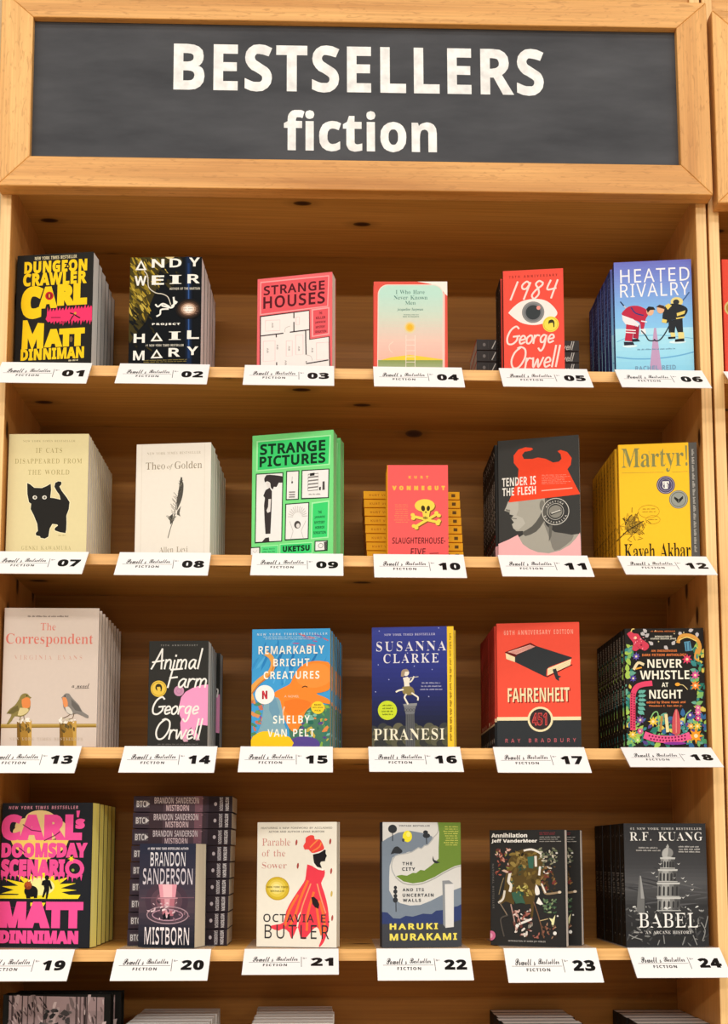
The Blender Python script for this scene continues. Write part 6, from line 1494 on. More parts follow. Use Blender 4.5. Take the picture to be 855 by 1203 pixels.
@cover(22, (425, 955, 5.871), [(140, 65), (680, 65), (688, 932), (138, 932)], n=1, t=.022, bg='#d8d6d1', page='#e2dccd', yaw=-8, spine_bg='#33343a')
def front_walls(a):
    B, N, GR = '#7c8896', '#36426f', '#6f8b3b'
    a.p([(125, 212), (180, 175), (250, 138), (330, 124), (420, 140), (480, 162), (492, 176), (452, 222), (430, 226), (410, 248), (385, 240), (345, 270), (320, 272), (290, 284), (250, 288), (212, 312), (192, 370), (188, 450), (188, 540), (215, 590), (262, 628), (330, 645), (400, 642), (470, 615), (560, 570), (620, 545), (700, 515), (700, 760), (125, 760)], B)
    a.l([(485, 178), (520, 140), (527, 100), (518, 62)], 7, '#b4b2ae', 3); a.l([(492, 176), (455, 222), (430, 228), (408, 250), (388, 242), (345, 272), (290, 286), (230, 300), (206, 350), (208, 400), (228, 440)], 7, '#aeb0b0', 2)
    a.p([(522, 60), (700, 60), (700, 358), (640, 372), (560, 412), (500, 448), (420, 482), (350, 492), (285, 478), (235, 440), (270, 432), (310, 438), (350, 418), (372, 420), (402, 398), (430, 402), (470, 372), (500, 348), (528, 320), (528, 240), (532, 140), (526, 90)], GR)
    a.l([(700, 366), (640, 382), (560, 422), (500, 458), (420, 492), (350, 502), (280, 488), (232, 448)], 8, '#a9aaa4', 2)
    a.p([(125, 686), (175, 692), (215, 732), (262, 735), (300, 716), (350, 722), (420, 702), (480, 706), (510, 682), (560, 678), (620, 660), (660, 652), (700, 630), (700, 830), (125, 830)], N)
    a.p([(125, 770), (560, 775), (600, 790), (640, 760), (700, 740), (700, 940), (125, 940)], '#43454b')
    K = '#34373b'
    a.e(212, 112, 30, 30, K); a.l([(212, 112), (212, 195)], 6, K); a.e(438, 135, 17, 14, K); a.e(444, 158, 25, 17, K); a.l([(442, 140), (446, 215)], 6, K)
    a.p([(198, 290), (210, 262), (225, 240), (245, 234), (262, 246), (280, 268), (262, 284), (225, 282)], K, 2)
    for y, r in ((520, 11), (548, 14), (578, 13), (606, 17)):
        a.e(230, y, r, r * 1.1, K)
    a.l([(232, 520), (234, 685)], 6, K)
    a.e(313, 164, 32, 40, '#f3e436'); a.e(320, 150, 14, 18, '#f8f07a'); a.e(285, 190, 9, 12, '#4a4d52')
    a.p([(488, 300), (497, 328), (538, 346), (512, 354), (494, 345), (486, 330)], K)
    a.p([(553, 474), (600, 471), (633, 497), (571, 498)], '#8d9094'); a.p([(553, 474), (571, 498), (576, 802), (560, 780)], '#8d9094'); a.p([(571, 498), (633, 496), (633, 796), (576, 802)], '#dedcd9')
    a.t('VINTAGE BESTSELLER', 's', 255, 84, 468, 95, '#4a4d52', .02, .06)
    a.t('THE', 's', 278, 343, 346, 365, '#3d4045', .03, .12); a.t('CITY', 's', 276, 380, 366, 404, '#3d4045', .03, .12)
    a.t('AND ITS', 's', 279, 525, 426, 547, '#3d4045', .03, .12); a.t('UNCERTAIN', 's', 279, 562, 493, 585, '#3d4045', .03, .1); a.t('WALLS', 's', 281, 598, 406, 620, '#3d4045', .03, .12)
    Y = '#f0df63'
    a.t('HARUKI', 's', 190, 768, 522, 811, Y, .035, .12); a.t('MURAKAMI', 's', 190, 838, 655, 886, Y, .035, .08)
    a.micro(550, 92, 660, 236, 9, '#d9d76a', 'r', .42)


@cover(23, (560, 965, 5.7), [(85, 57), (583, 57), (605, 848), (92, 828)], n=2, t=.020, bg='#2f2e2d', page='#e6ddd4', page2='#cbbcb2', yaw=23, dx=.033, dy=.012)
def front_beast(a):
    a.p([(215, 262), (250, 215), (305, 190), (370, 188), (425, 215), (452, 262), (450, 340), (420, 430), (398, 480), (385, 560), (380, 640), (362, 642), (365, 560), (330, 560), (262, 530), (250, 560), (215, 545), (190, 540), (160, 560), (148, 530), (180, 480), (192, 380)], '#5c4a28', 2)
    a.blobs(225, 210, 430, 480, 60, 26, ['#6d5a30', '#86703a', '#4a3d20', '#9a8448', '#3f5a48', '#57492a', '#2f4a3e', '#75602e'])
    a.blobs(270, 200, 340, 310, 14, 16, ['#2c261c', '#8a7340', '#a58c54'])
    a.l([(320, 196), (370, 190), (425, 215), (448, 250)], 13, '#efe9df', 4); a.l([(395, 240), (398, 300)], 16, '#e9e2d6'); a.l([(425, 310), (420, 360)], 14, '#f1ece4'); a.p([(340, 240), (385, 235), (380, 320), (350, 315)], '#3f6a5a')
    a.ring(470, 330, 22, 9, '#e9e2d6', 16); a.l([(445, 305), (500, 318)], 8, '#d9d0c2'); a.e(485, 340, 12, 10, '#7a4a38')
    a.l([(225, 350), (215, 405), (232, 430), (225, 468)], 18, '#ece6dc', 3); a.l([(188, 470), (178, 520), (150, 545)], 14, '#e2dacc', 3); a.l([(182, 380), (165, 430), (150, 490)], 6, '#8a7a5c', 3)
    a.blobs(415, 180, 540, 300, 40, 15, ['#6a7258', '#8a8a72', '#c9c2b0', '#4f5a48', '#a8a08a']); a.blobs(430, 300, 530, 480, 40, 18, ['#6a5030', '#8a6a42', '#4a3a24', '#7a3a34'])
    a.blobs(125, 180, 225, 360, 36, 15, ['#a8604f', '#c98a78', '#7a4034', '#d9b4a4', '#6a3a34', '#8a8a4a'])
    a.p([(235, 480), (290, 470), (312, 510), (330, 555), (300, 550), (265, 555), (245, 520)], '#3d6250'); a.blobs(270, 430, 350, 500, 14, 14, ['#a89c4a', '#7f8a3a', '#c9bc6a'])
    a.p([(400, 425), (418, 450), (425, 490), (400, 498), (392, 460)], '#f1ece4', 2); a.l([(435, 420), (450, 460), (470, 490), (560, 480)], 13, '#9a8468', 4); a.l([(438, 425), (462, 480)], 10, '#ece4d8', 3); a.e(556, 480, 12, 9, '#d9c8b2')
    a.p([(418, 512), (448, 560), (430, 565), (402, 552)], '#f3efe8')
    a.blobs(455, 530, 530, 620, 34, 16, ['#4f6a4c', '#6a8060', '#3c5440', '#8a9a72']); a.p([(488, 652), (512, 660), (530, 630), (524, 680), (516, 712), (505, 705), (505, 680)], '#e9e6b0')
    a.l([(385, 545), (412, 620), (435, 700), (455, 785)], 7, '#7a5a44'); a.l([(430, 670), (480, 658)], 5, '#c9b284'); a.blobs(440, 690, 530, 790, 26, 13, ['#6a4a3a', '#8a5a4a', '#4a3a30', '#a8846a'])
    a.l([(232, 560), (250, 640), (270, 740)], 8, '#b8948a'); a.l([(155, 545), (195, 610), (205, 628)], 7, '#8a7a68', 3); a.l([(210, 632), (165, 650), (168, 700), (185, 770)], 9, '#55504a', 3)
    a.blobs(255, 590, 375, 770, 46, 17, ['#a8685c', '#6d3e38', '#d4b2a8', '#8a8478', '#4a4440', '#e2d8ce', '#7a5048'])
    a.l([(290, 690), (368, 660)], 14, '#e9e4dc'); a.l([(262, 600), (300, 690)], 6, '#c99a90'); a.e(275, 702, 12, 12, '#efe9e2'); a.e(528, 755, 12, 12, '#efece6'); a.e(545, 640, 6, 6, '#d9d4cc'); a.e(535, 215, 8, 6, '#d9d4cc'); a.blobs(385, 760, 425, 785, 6, 12, ['#a8685c'])
    W = '#f3f0ea'
    a.t('Annihilation', 'b', 100, 78, 340, 108, W, .015, -.02); a.t('Jeff VanderMeer', 'b', 100, 118, 406, 148, W, .015, -.02)
    a.micro(420, 74, 535, 96, 2, '#a8404a', 'l', .35); a.micro(422, 104, 570, 148, 3, '#bdb8b2', 'l', .35)
    a.turned('NATIONAL BESTSELLER', 'b', 106, 285, 118, 585, '#6d6a66', 0, .1)
    a.e(97, 765, 30, 32, '#cf6d92'); a.e(92, 765, 15, 17, '#e2a0b8')
    a.t('INTRODUCTION BY KAREN JOY FOWLER', 'b', 215, 801, 466, 814, '#bdb8b2', 0, .06)


@cover(24, (695, 955, 5.344), [(192, 68), (708, 64), (742, 832), (225, 832)], n=7, t=.030, rest=0, bg='#3f3f40', page='#d9d2c4', spine_bg='#191715',
       spine=speckle_spine(['#4a4642', '#6a655f', '#2c2926', '#8a857c'], 'BABEL', '#6d6862', 'f', (.4, .6)))
def front_tower(a):
    a.grad(185, 60, 750, 600, [(0, '#333335'), (.25, '#3c3c3e'), (.5, '#434345'), (.7, '#555556'), (.9, '#434344'), (1, '#323233')], 22)
    a.grad(185, 598, 750, 835, [(0, '#3a3a3b'), (.5, '#2f2f30'), (1, '#333334')], 8)
    a.blobs(190, 340, 740, 580, 26, 110, ['#4a4a4c', '#58585a', '#3c3c3e', '#606061'], ang=0.05, thin=.06)
    # far spire
    a.p([(298, 396), (306, 396), (318, 470), (332, 540), (336, 640), (285, 640), (288, 540)], '#6f6f6e'); a.p([(302, 396), (308, 400), (332, 540), (310, 540)], '#9a9a98')
    # tower
    T = ['#7d7d7b', '#a9a9a6', '#5c5c5b', '#c3c3bf']
    a.p([(462, 212), (472, 195), (480, 212), (478, 228), (466, 228)], T[1]); a.e(472, 252, 35, 32, '#8a8a88'); a.p([(455, 225), (475, 220), (470, 282), (442, 280), (438, 250)], '#b4b4b1', 2); a.e(472, 286, 42, 9, T[3])
    for x0, y0, x1, y1 in ((430, 290, 516, 352), (418, 364, 532, 436), (412, 448, 548, 530), (414, 540, 556, 618)):
        a.p([(x0, y0), (x1, y0), (x1, y1), (x0, y1)], '#7d7d7b'); a.p([(x0 + (x1 - x0) * .2, y0), (x0 + (x1 - x0) * .55, y0), (x0 + (x1 - x0) * .55, y1), (x0 + (x1 - x0) * .2, y1)], '#a3a3a0'); a.p([(x1 - (x1 - x0) * .25, y0), (x1, y0), (x1, y1), (x1 - (x1 - x0) * .25, y1)], '#545454')
        n = 5
        for i in range(n):
            x = x0 + (x1 - x0) * (i + .5) / n
            a.p([(x - 6, y1 - 8), (x - 6, y0 + 22), (x, y0 + 12), (x + 6, y0 + 22), (x + 6, y1 - 8)], '#39393a')
        a.p([(x0 - 5, y0 - 9), (x1 + 5, y0 - 9), (x1 + 3, y0 + 2), (x0 - 3, y0 + 2)], T[3]); a.l([(x0 - 3, y1 - 3), (x1 + 3, y1 - 3)], 5, '#b9b9b5')
    a.blobs(225, 590, 745, 625, 40, 12, ['#d9d9d6', '#8a8a88', '#b4b4b2', '#5c5c5c'])
    a.blobs(225, 625, 745, 832, 90, 20, ['#525252', '#404041', '#767674', '#4a4a4b', '#323233'], thin=.35)
    for q in ([(240, 765), (275, 782), (320, 795)], [(258, 790), (290, 770)], [(455, 770), (462, 820)], [(690, 690), (715, 740), (700, 800)], [(430, 800), (420, 828)], [(590, 780), (575, 828)], [(640, 770), (665, 828)], [(730, 650), (715, 720)]):
        a.l(q, 6, '#8f8f8d', 3)
    for x, y in ((540, 322), (382, 380), (405, 402), (515, 410), (568, 412), (585, 432), (628, 452), (628, 484), (600, 520), (572, 534), (425, 322)):
        s = a.rnd.uniform(9, 15)
        a.p([(x - s, y - s * .4), (x, y), (x + s, y - s * .6), (x + s * .2, y + s * .5)], '#d6d6d3')
    W = '#efece8'
    a.t('#1 ' + NYT, 'f', 232, 92, 682, 107, '#cfccc8', .0, .1); a.t('R.F. KUANG', 'f', 232, 121, 688, 176, W, -.014, .03)
    a.micro(268, 216, 428, 250, 2, '#b4b1ad'); a.micro(524, 208, 688, 256, 3, '#c4c1bd')
    a.t('BABEL', 'f', 298, 628, 672, 720, W, -.02, .02); a.t('AN ARCANE HISTORY', 'f', 342, 741, 632, 760, '#d6d3cf', -.005, .04); a.micro(262, 745, 330, 757, 1, '#b4b1ad', fill=.8)


@cover(25, (0, 1083, 7.125), [(8, 620), (915, 600), (910, 1800), (8, 1800)], n=2, t=.03, bg='#171614', page='#2a2725', page2='#1c1a18', hard=True, dx=.012, y0=.002, yaw=0)
def front_woods(a):
    a.grad(60, 625, 862, 1800, [(0, '#9c8484'), (.3, '#7d6a6a'), (1, '#4c4040')], 10)
    a.blobs(62, 630, 860, 1300, 60, 60, ['#a89492', '#8a7674', '#bfaaa8', '#6f5f5e'], ang=1.5, thin=.35)
    for i in range(16):
        x = a.rnd.uniform(62, 855); wd = a.rnd.uniform(4, 14)
        a.polym([a.uv(*q) for q in ((x, 625), (x + wd, 625), (x + wd * 1.3, 1800), (x - wd * .3, 1800))], a.rnd.choice(['#3a2f2f', '#2c2424', '#5c4c4c', '#4a3c3c'])); a.layer += .3
    a.up()
    a.blobs(62, 640, 400, 1000, 46, 34, ['#2c2424', '#3d3232', '#a89292', '#6a5858'], ang=1.2, thin=.25)
    a.blobs(320, 740, 600, 1100, 46, 40, ['#2a2828', '#3f3a3a', '#56504e'], thin=.6); a.blobs(600, 640, 860, 1000, 30, 36, ['#b8a4a2', '#7a6868', '#4a3e3e'], ang=1.4, thin=.2)
# ------------------------------------------------------------------ books
ORD = 'first second third fourth fifth sixth seventh eighth ninth tenth eleventh twelfth thirteenth'.split()
TRAY = .0016
# what each pile looks like: (front copy, short name for the copies behind it)
LOOK = {
    1: ('black paperback with yellow block capitals and a jagged pink burst', 'black paperbacks with yellow capitals'),
    2: ('black and gold paperback with a white falling diver on its cover', 'black and gold diver-cover paperbacks'),
    3: ('coral pink book with a white floor plan on its cover', ''),
    4: ('small red-edged book with a pastel arch and white ladder', 'pastel arch-cover books'),
    5: ('red paperback with one large white eye on its cover', 'red eye-cover paperbacks'),
    6: ('blue paperback showing two ice hockey players face to face', 'blue hockey-cover paperbacks'),
    7: ('pale yellow book with a black cat on its cover', 'pale yellow cat-cover books'),
    8: ('cream book with a grey feather on its cover', 'cream feather-cover books'),
    9: ('bright green book with black-framed white picture panels', 'bright green panelled books'),
    10: ('coral paperback with a yellow skull and crossed bones', 'orange-spined skull-cover paperbacks'),
    11: ('dark grey paperback with a red horned shape over a face', 'dark horned-shape paperbacks'),
    12: ('yellow paperback with a grey inner strip and two round seals', 'yellow paperbacks with round seals'),
    13: ('tall off-white hardback with two robins on fence posts', 'tall off-white robin-cover hardbacks'),
    14: ('small black paperback with a pink pig and white brush lettering', 'small black pig-cover paperbacks'),
    15: ('blue paperback with an orange octopus and white capitals', 'blue octopus-cover paperbacks'),
    16: ('dark blue paperback with a flute player and yellow side strip', 'dark blue yellow-stripped paperbacks'),
    17: ('red and black paperback with a drawn black book on it', 'red and black drawn-book paperbacks'),
    18: ('black paperback bordered with bright flowers and a pink snake', 'black flower-bordered paperbacks'),
    19: ('black book with hot pink capitals and a yellow explosion', 'yellow-edged black books'),
    20: ('thick dark paperback with a pink light beam on its cover', ''),
    21: ('cream paperback showing a woman in a red dress', ''),
    22: ('grey, blue and green landscape-cover paperback with yellow capitals', ''),
    23: ('black paperback with a shiny collaged beast on its cover', 'black collage-cover paperbacks'),
    24: ('dark grey paperback with a pale domed tower on its cover', 'dark grey tower-cover paperbacks'),
    25: ('black hardback with a misty forest on its cover', 'black forest-cover hardbacks'),
}
TIER = ['top shelf', 'second shelf', 'third shelf', 'fourth shelf', 'lowest shelf in view']


def book_parts(name, w, h, t, B):
    """Meshes of one book: wrapper, page block and, for some, the printed inner leaf. Front face at y = 0, middle of its foot at the origin."""
    hard = B.get('hard'); c = .0026 if hard else B.get('board', .00055); over = .0032 if hard else 0.0
    bg, sp = B['bg'], B.get('spine_bg', B['bg'])
    strip = B.get('strip'); fw = w - (strip[0] if strip else 0)
    M1, M2 = ink(bg), ink(sp)
    k = MB(); r = .0012; xl, xr, xf = -w / 2, w / 2, -w / 2 + fw
    out = [(xf, 0), (xl + r, 0), (xl + .3 * r, .3 * r), (xl, r), (xl, t - r), (xl + .3 * r, t - .3 * r), (xl + r, t), (xr, t)]
    inn = [(xr, t - c), (xl + c + r, t - c), (xl + c, t - c - r), (xl + c, c + r), (xl + c + r, c), (xf, c)]
    P = out + inn; n = len(P)
    vs = [(x, y, 0) for x, y in P] + [(x, y, h) for x, y in P]
    side = [(i, (i + 1) % n, n + (i + 1) % n, n + i) for i in range(n)]
    k.add(vs, [side[i] for i in (0,)] + side[7:], M1)
    k.add(vs, side[1:7], M2)
    # rims of the wrapper, top and foot
    pair = [(0, 13), (1, 12), (2, 12), (3, 11), (4, 10), (5, 10), (6, 9), (7, 8)]
    for o_ in (0, n):
        fs = [(a + o_, b + o_, d + o_, e + o_) for (a, e), (b, d) in zip(pair, pair[1:])]
        k.add(vs, [f if f[2] != f[3] else f[:3] for f in fs], M1)
    a = Art(k, fw, h, lambda x, y, d: (xl + x, -d, h - y), B['q'])
    B['front'](a)
    if B.get('spine'):
        s = Art(k, h, t, lambda x, y, d: (xl - d, y, h - x)); B['spine'](s)
    parts = [('cover', k)]
    pb = MB(); pb.box(xl + c + .0004, c + .0002, over + .0003, xr - max(over, .0005), t - c - .0002, h - max(over, .0006), paper(B['page'], B.get('page2')))
    parts.append(('page_block', pb))
    if strip:
        sb = MB(); sb.box(xf - .003, c + .00002, .0002, xr - .0002, c + .00018, h - .0002, ink(strip[1]))
        sa = Art(sb, strip[0], h, lambda x, y, d: (xf + x, c - d, h - y))
        for q in range(90):
            v0 = .06 + q * .0098
            if q % 7 < 6:
                sa.r(.36, v0, .36 + sa.rnd.choice((.18, .24, .3)), v0 + .006, strip[2])
        parts.append(('inner_leaf', sb))
    return parts


def yaw_of(pt, pr, y0, w):
    """Turn about the upright that makes the photographed top edge level."""
    def f(g):
        s = w * math.sin(g)
        return at(*pt, y0 + max(0, s)).z - at(*pr, y0 + max(0, -s)).z
    lo, hi = -.28, .28
    if f(lo) * f(hi) > 0:
        return 0.0
    for _ in range(40):
        mid = (lo + hi) / 2
        if f(lo) * f(mid) <= 0:
            hi = mid
        else:
            lo = mid
    return (lo + hi) / 2


TEMPLATE = {}
for num in sorted(BOOKS):
    B = BOOKS[num]; B['q'] = B['quad']
    cx, cy, s = B['crop']
    px = [(cx + x / s, cy + y / s) for x, y in B['quad']]
    row = (num - 1) // 6; z0 = SHELF_Z[row] + (TRAY if num < 25 else .0005)
    strip = B.get('strip', (0,))[0]
    y0 = B.get('y0', .013)
    w0 = (at(*px[1], y0).x - at(*px[0], y0).x + at(*px[2], y0).x - at(*px[3], y0).x) / 2
    g = math.radians(B['yaw']) if 'yaw' in B else yaw_of(px[0], px[1], y0, w0)
    g = max(-.45, min(.45, g))
    sl, sr = max(0, w0 * math.sin(g)), max(0, -w0 * math.sin(g))
    L = (at(*px[0], y0 + sl) + at(*px[3], y0 + sl)) / 2; R = (at(*px[1], y0 + sr) + at(*px[2], y0 + sr)) / 2
    w = math.hypot(R.x - L.x, R.y - L.y) + strip
    h = (at(*px[0], y0 + sl).z + at(*px[1], y0 + sr).z) / 2 - z0
    ang = math.atan2(R.y - L.y, R.x - L.x)
    # the card hides the foot of the cover: carry the artwork's frame down to the shelf
    zb = (at(*px[3], y0 + sl).z + at(*px[2], y0 + sr).z) / 2
    k_ = max(1.0, h / (h + z0 - zb))
    A4 = B['quad']
    B['q'] = [A4[0], A4[1], tuple(A4[1][i] + (A4[2][i] - A4[1][i]) * k_ for i in (0, 1)), tuple(A4[0][i] + (A4[3][i] - A4[0][i]) * k_ for i in (0, 1))]
    t = B['t']
    dirx = Vector((math.cos(ang), math.sin(ang), 0))
    org = Vector((L.x, L.y, z0)) + dirx * (w / 2)
    step = (t + .0010) / math.cos(ang)
    spread = abs(B.get('dx', 0)) * B['n'] + .002
    low = org.x - w / 2 - spread - max(0, t * math.sin(ang)); high = org.x + w / 2 + spread + max(0, -t * math.sin(ang))
    if low < .001:
        org.x += .001 - low
    if high > W - .001:
        org.x -= high - W + .001
    room = D - .003 - max(y0 + sl, y0 + sr) - (0 if ang <= 0 else 0)
    n = B['n']
    rest = math.radians(B['rest']) if 'rest' in B else ang
    gap0 = 0.0
    if 'rest' in B:
        step = (t + .0010) / math.cos(rest)
        gap0 = max(sl, sr) / 2 + w / 2 * abs(math.sin(rest)) * (1 if rest * ang <= 0 else -1) + .001
        gap0 = max(gap0, 0.0)
        room = D - .003 - org.y - gap0 - w / 2 * abs(math.sin(rest))
    while n > 1 and (n - 1) * step + t * math.cos(rest) > room:
        n -= 1
    label, short = LOOK[num]
    kind = 'hardback_book' if B.get('hard') else 'paperback_book'
    grp = f'{short} on the {TIER[row]}' if n > 1 else None
    base = Matrix.Translation(org) @ Matrix.Rotation(ang, 4, 'Z')
    front = thing(kind, (label + ', front of its row') if n > 1 else label, 'book', matrix=base, group=grp)
    kids = [mb_.build(nm, front) for nm, mb_ in book_parts(kind, w, h, t, B)]
    TEMPLATE[num] = (front, kids, w, h, t, base)
    rnd = random.Random(num)
    for k in range(1, n):
        dx = B.get('dx', 0) * k + rnd.uniform(-.0004, .0004)
        if k == n - 1:
            dx += B.get('last_dx', 0)
        mx = Matrix.Translation(org + Vector((dx, step * k + gap0 + B.get('dy', 0) * (k > 0), 0))) @ Matrix.Rotation(rest, 4, 'Z')
        copy_tree(front, kids, f'{ORD[k]} book from the front in the row of {short}', grp, mx)

# ------------------------------------------------------------------ flat piles behind the upright copies
LAY = Matrix(((0, 0, -1, 0), (1, 0, 0, 0), (0, -1, 0, 0), (0, 0, 0, 1)))     # spine to the front, cover up, head to the left


def flat_pile(num, rows, row, yf, spine_fn, spine_bg, deep, label, kind_words, cover=None):
    """ROWS: the pile from the top, each (left, right, top, foot) in pixels on the plane of the spines."""
    B = dict(BOOKS[num]); B['spine_bg'] = spine_bg; B['spine'] = spine_fn
    B.pop('strip', None)
    z = SHELF_Z[row]
    hgt = (at((rows[0][0] + rows[0][1]) / 2, rows[0][2], yf).z - z) / len(rows)
    ln = sum(at(r[1], r[2], yf).x - at(r[0], r[2], yf).x for r in rows) / len(rows)
    gp = .0010; t = hgt - gp
    first = None; n = len(rows)
    for i, r in enumerate(rows):
        k = n - 1 - i
        xm = (at(r[0], r[2], yf).x + at(r[1], r[2], yf).x) / 2
        # laid book: its spine (local x = -w/2) faces the room
        mx = Matrix.Translation((xm, yf + deep / 2, z + (k + 1) * (t + gp) - .0003)) @ LAY @ Matrix.Translation((0, 0, -ln / 2))
        lb = f'{ORD[i]} from the top in the flat pile of {kind_words}'
        if first is None:
            first = thing('paperback_book', lb, 'book', matrix=mx, group=label)
            kids = [mb_.build(nm, first) for nm, mb_ in book_parts('paperback_book', deep, ln, t, B)]
        else:
            copy_tree(first, kids, lb, label, mx)


def eye_spine(a):
    a.e(.075, .5, .014, .16, '#8d8582')
    a.hand('1984', .15, .16, .38, .84, .008, '#e9e2da'); a.hand('George', .45, .1, .66, .9, .007, '#e9e2da'); a.hand('Orwell', .72, .12, .95, .88, .008, '#e9e2da')
    a.l([(.115, .2), (.115, .8)], .002, '#6a6360')


flat_pile(5, [(559.5, 680, 399 + i * 11.8, 410) for i in range(5)], 0, .115, eye_spine, '#4c4746', .104,  # black spines lightened to grey: light on the pile put into the colour
          'dark paperbacks lying behind the red eye cover', 'dark paperbacks behind the red eye cover')
flat_pile(10, [(427 + .55 * i, 539.5 + .6 * i, 577, 0) for i in range(9)], 1, .085, yellow_spine, '#f5ae26', .104,
          'yellow paperbacks lying behind the skull cover', 'yellow paperbacks behind the skull cover')
flat_pile(20, [(157.5 - .6 * i, 272.8 - .5 * i, 935, 0) for i in range(9)], 3, .075, mist_spine, '#40353f', .106,
          'dark paperbacks lying behind the beam cover', 'dark mauve paperbacks behind the beam cover')

# ------------------------------------------------------------------ tops of the rows on the lowest shelf
def plain(col):
    def fn(a):
        a.up()
    return fn


LOW = [  # back-left, back-right, top of the back edge; depth range; look
    ('white-edged books, their page tops showing below card twenty', 171, 259, 1184, '#e6e3df', '#f3f0ec', 6, .034, 'beside the black forest-cover hardback'),
    ('pale books with page tops showing, in the middle of the lowest shelf', 305, 391, 1181.5, '#ddd8d2', '#ebe6e0', 6, .034, 'in the middle of the lowest shelf'),
    ('black-covered books with white page tops', 573, 658, 1185, '#1e1c1c', '#f3f0ec', 6, .034, 'below the collage cover'),
    ('dark-spined books with grey page tops', 717, 795, 1185, '#23201f', '#e6e0da', 6, .034, 'by the lowest part of the upright'),
]
for (lab, xl_, xr_, yb, cv, pg, n, t, where) in LOW:
    yk = D - .006; z0 = SHELF_Z[4] + .0005 + .0005
    A_, B_ = at(xl_, yb, yk), at(xr_, yb, yk)
    w, h = B_.x - A_.x, (A_.z + B_.z) / 2 - z0
    spec = dict(bg=cv, page=pg, page2=None, spine_bg=cv, front=plain('#8a8480'), q=None, spine=None)
    grp = lab
    first = None
    for k in range(n):
        y = .010 + k * (t + .0015)
        lift = random.Random(int(xl_) + k).uniform(-.004, .0)
        mx = Matrix.Translation(((A_.x + B_.x) / 2 + random.Random(int(xr_) + k).uniform(-.002, .002), y, z0))
        lb = f'{ORD[k]} from the front in the row standing {where}'
        if first is None:
            first = thing('paperback_book', lb, 'book', matrix=mx, group=grp)
            kids = [mb_.build(nm, first) for nm, mb_ in book_parts('paperback_book', w, h, t, spec)]
        else:
            copy_tree(first, kids, lb, grp, mx)

# red paperback of the neighbouring bookcase
red = dict(bg='#ea4f3c', page='#e9dcc8', q=None, spine_bg='#c23a2c')


def front_red(a):
    a.e(.12, .42, .1, .065, '#d9c27a'); a.e(.12, .42, .075, .05, '#b8863a')
    for i, s in enumerate(('O', 'V', 'E')):
        a.t(s, 'b', .06, .70 + i * .09, .06 + .2 * len(s), .77 + i * .09, '#2a1f1c', .01)


red['front'] = front_red
pl, pr_ = at(846.5, 305, .013), at(850.5, 436, .013)
rt = thing('paperback_book', 'red paperback on the top shelf of the neighbouring bookcase', 'book', (0, 0, 0))
rt.location = (pl.x + .066, .013, SHELF_Z[0] + .0005)
for nm, mb_ in book_parts('paperback_book', .13, pl.z - SHELF_Z[0], .026, red):
    mb_.build(nm, rt)

# ------------------------------------------------------------------ numbered cards in clear holders
M_CARD, n_, l_, b_ = mat('white_card', .6, .2); b_.inputs['Base Color'].default_value = lin('#f6f1ee', .9)
M_CLEAR = clear_plastic()
CARDS = {  # top left, top right, foot (mean) in pixels
    1: (3.5, 425.4, 108.2, 428.5, 450), 2: (142.3, 428, 245.8, 430, 450.5), 3: (287.9, 431.5, 392.2, 433.5, 453), 4: (439.3, 434, 540.8, 435, 454.5), 5: (585.2, 435, 689.1, 436, 455), 6: (721.7, 436, 823.2, 437, 455.5),
    7: (-1.5, 647.5, 103.5, 649.3, 674), 8: (141, 650, 248.2, 651.5, 675.5), 9: (297.2, 653.5, 402.3, 654, 676), 10: (439.6, 654.5, 542.8, 655.5, 679), 11: (585, 654.5, 688.5, 654, 677.5), 12: (724.6, 654, 828.6, 653.5, 675.5),
    13: (-11, 878, 94.6, 878.5, 908), 14: (147, 879, 255.3, 878, 908), 15: (284.1, 879, 389.4, 878, 907), 16: (434, 879, 538.3, 879, 907), 17: (578.8, 878.5, 685.3, 877.5, 908), 18: (728.4, 878, 834.2, 877, 901.5),
    19: (-22, 1118, 87, 1118, 1152.5), 20: (138, 1116.7, 247.5, 1115.5, 1152), 21: (289, 1115, 396, 1115, 1145), 22: (442.3, 1115, 551, 1115, 1151.5), 23: (590.7, 1114, 700, 1114, 1154.5), 24: (736.7, 1114, 844, 1113.5, 1149),
}
CW, CL = .153, .072
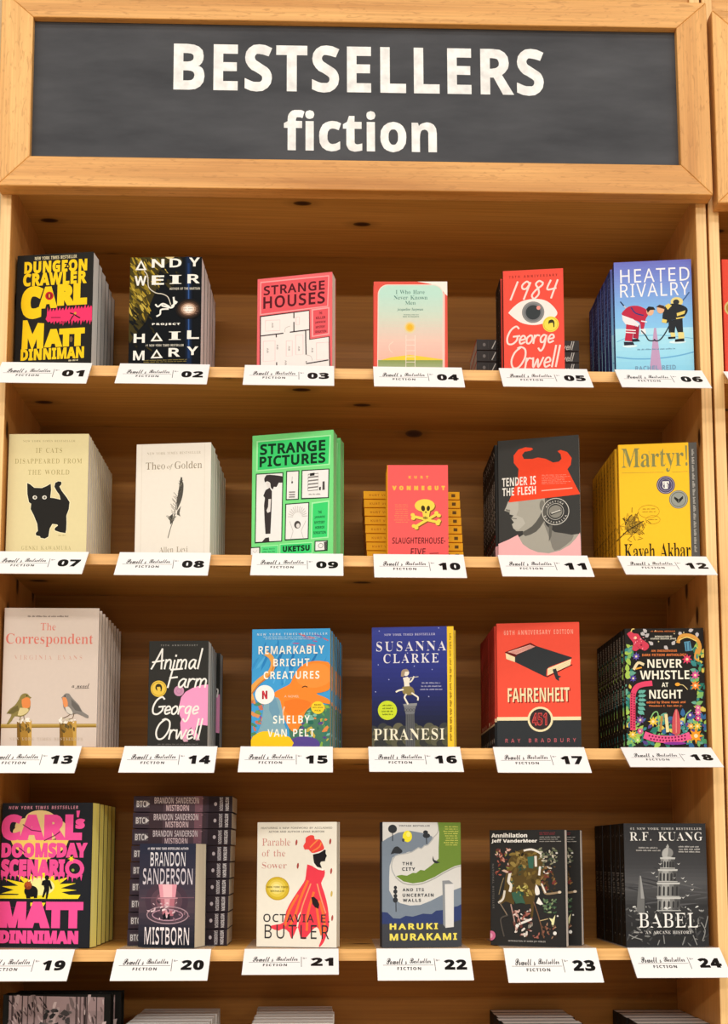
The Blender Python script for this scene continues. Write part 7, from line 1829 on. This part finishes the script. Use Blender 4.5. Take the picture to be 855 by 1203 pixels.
for num in sorted(CARDS):
    x0, ya, x1, yb, yf = CARDS[num]
    row = (num - 1) // 6
    A_, B_ = at(x0, ya, -.004), at(x1, yb, -.004)
    top = Vector(((A_.x + B_.x) / 2, -.0065, SHELF_Z[row] + .0012))
    # lean of the card so that its foot shows where the photograph has it
    best = (1e9, 0)
    for i in range(0, 76):
        th = math.radians(i)
        p = top + Vector((0, -CL * math.sin(th), -CL * math.cos(th)))
        d = p - CAM
        v = IH / 2 - CYO - F * d.dot(UX) / d.dot(FX)
        best = min(best, (abs(v - yf), th))
    th = best[1]
    label = f'white card numbered {num:02d} below the ' + LOOK[num][0].replace(' on its cover', '').replace(' on it', '')
    wd = label.split()
    r = thing('number_card', ' '.join(wd[:16]), 'card', matrix=Matrix.Translation(top), group='numbered cards along the shelf edges')
    R_ = Matrix.Rotation(-th, 4, 'X')
    k = MB(); k.box(-CW / 2, -.0004, -CL, CW / 2, .0004, 0, M_CARD)
    a = Art(k, CW, CL, lambda x, y, d: (-CW / 2 + x, -.0004 - d, -y))
    K = '#2a2828'
    a.t("Powell's", 'k', .10, .31, .315, .51, K, .012); a.t('Bestseller', 'k', .345, .31, .57, .48, K, .012)
    a.r(.06, .525, .595, .537, K); a.t('FICTION', 'b', .21, .59, .46, .685, K, .01, .08)
    a.l([(.607, .33), (.612, .71)], .006, K); a.t('No', 'b', .625, .345, .645, .41, K); a.r(.65, .37, .665, .385, K)
    a.t(f'{num:02d}', 'b', .705, .355, .945, .68, '#191717', .03, .03)
    o = k.build('card', r); o.matrix_local = R_
    k = MB(); k.box(-CW / 2 - .0005, .0006, -CL + .004, CW / 2 + .0005, .0018, .0015, M_CLEAR)
    o = k.build('clear_backing', r); o.matrix_local = R_
    k = MB(); k.box(max(-CW / 2, .002 - top.x), .0005, -.0010, min(CW / 2, W - .002 - top.x), .215, .0004, M_CLEAR); k.build('clear_tray', r)
k2 = at(853.5, 437, -.004)
r = thing('number_card', 'white card at the edge of the view below the red paperback', 'card', (k2.x + .07, -.004, SHELF_Z[0] + .0012), group='numbered cards along the shelf edges')
k = MB(); k.box(-CW / 2, -.0004, -CL, CW / 2, .0004, 0, M_CARD); o = k.build('card', r); o.matrix_local = Matrix.Rotation(-.8, 4, 'X')
k = MB(); k.box(-CW / 2, .0006, -CL + .004, CW / 2, .0018, .0015, M_CLEAR); o = k.build('clear_backing', r); o.matrix_local = Matrix.Rotation(-.8, 4, 'X')
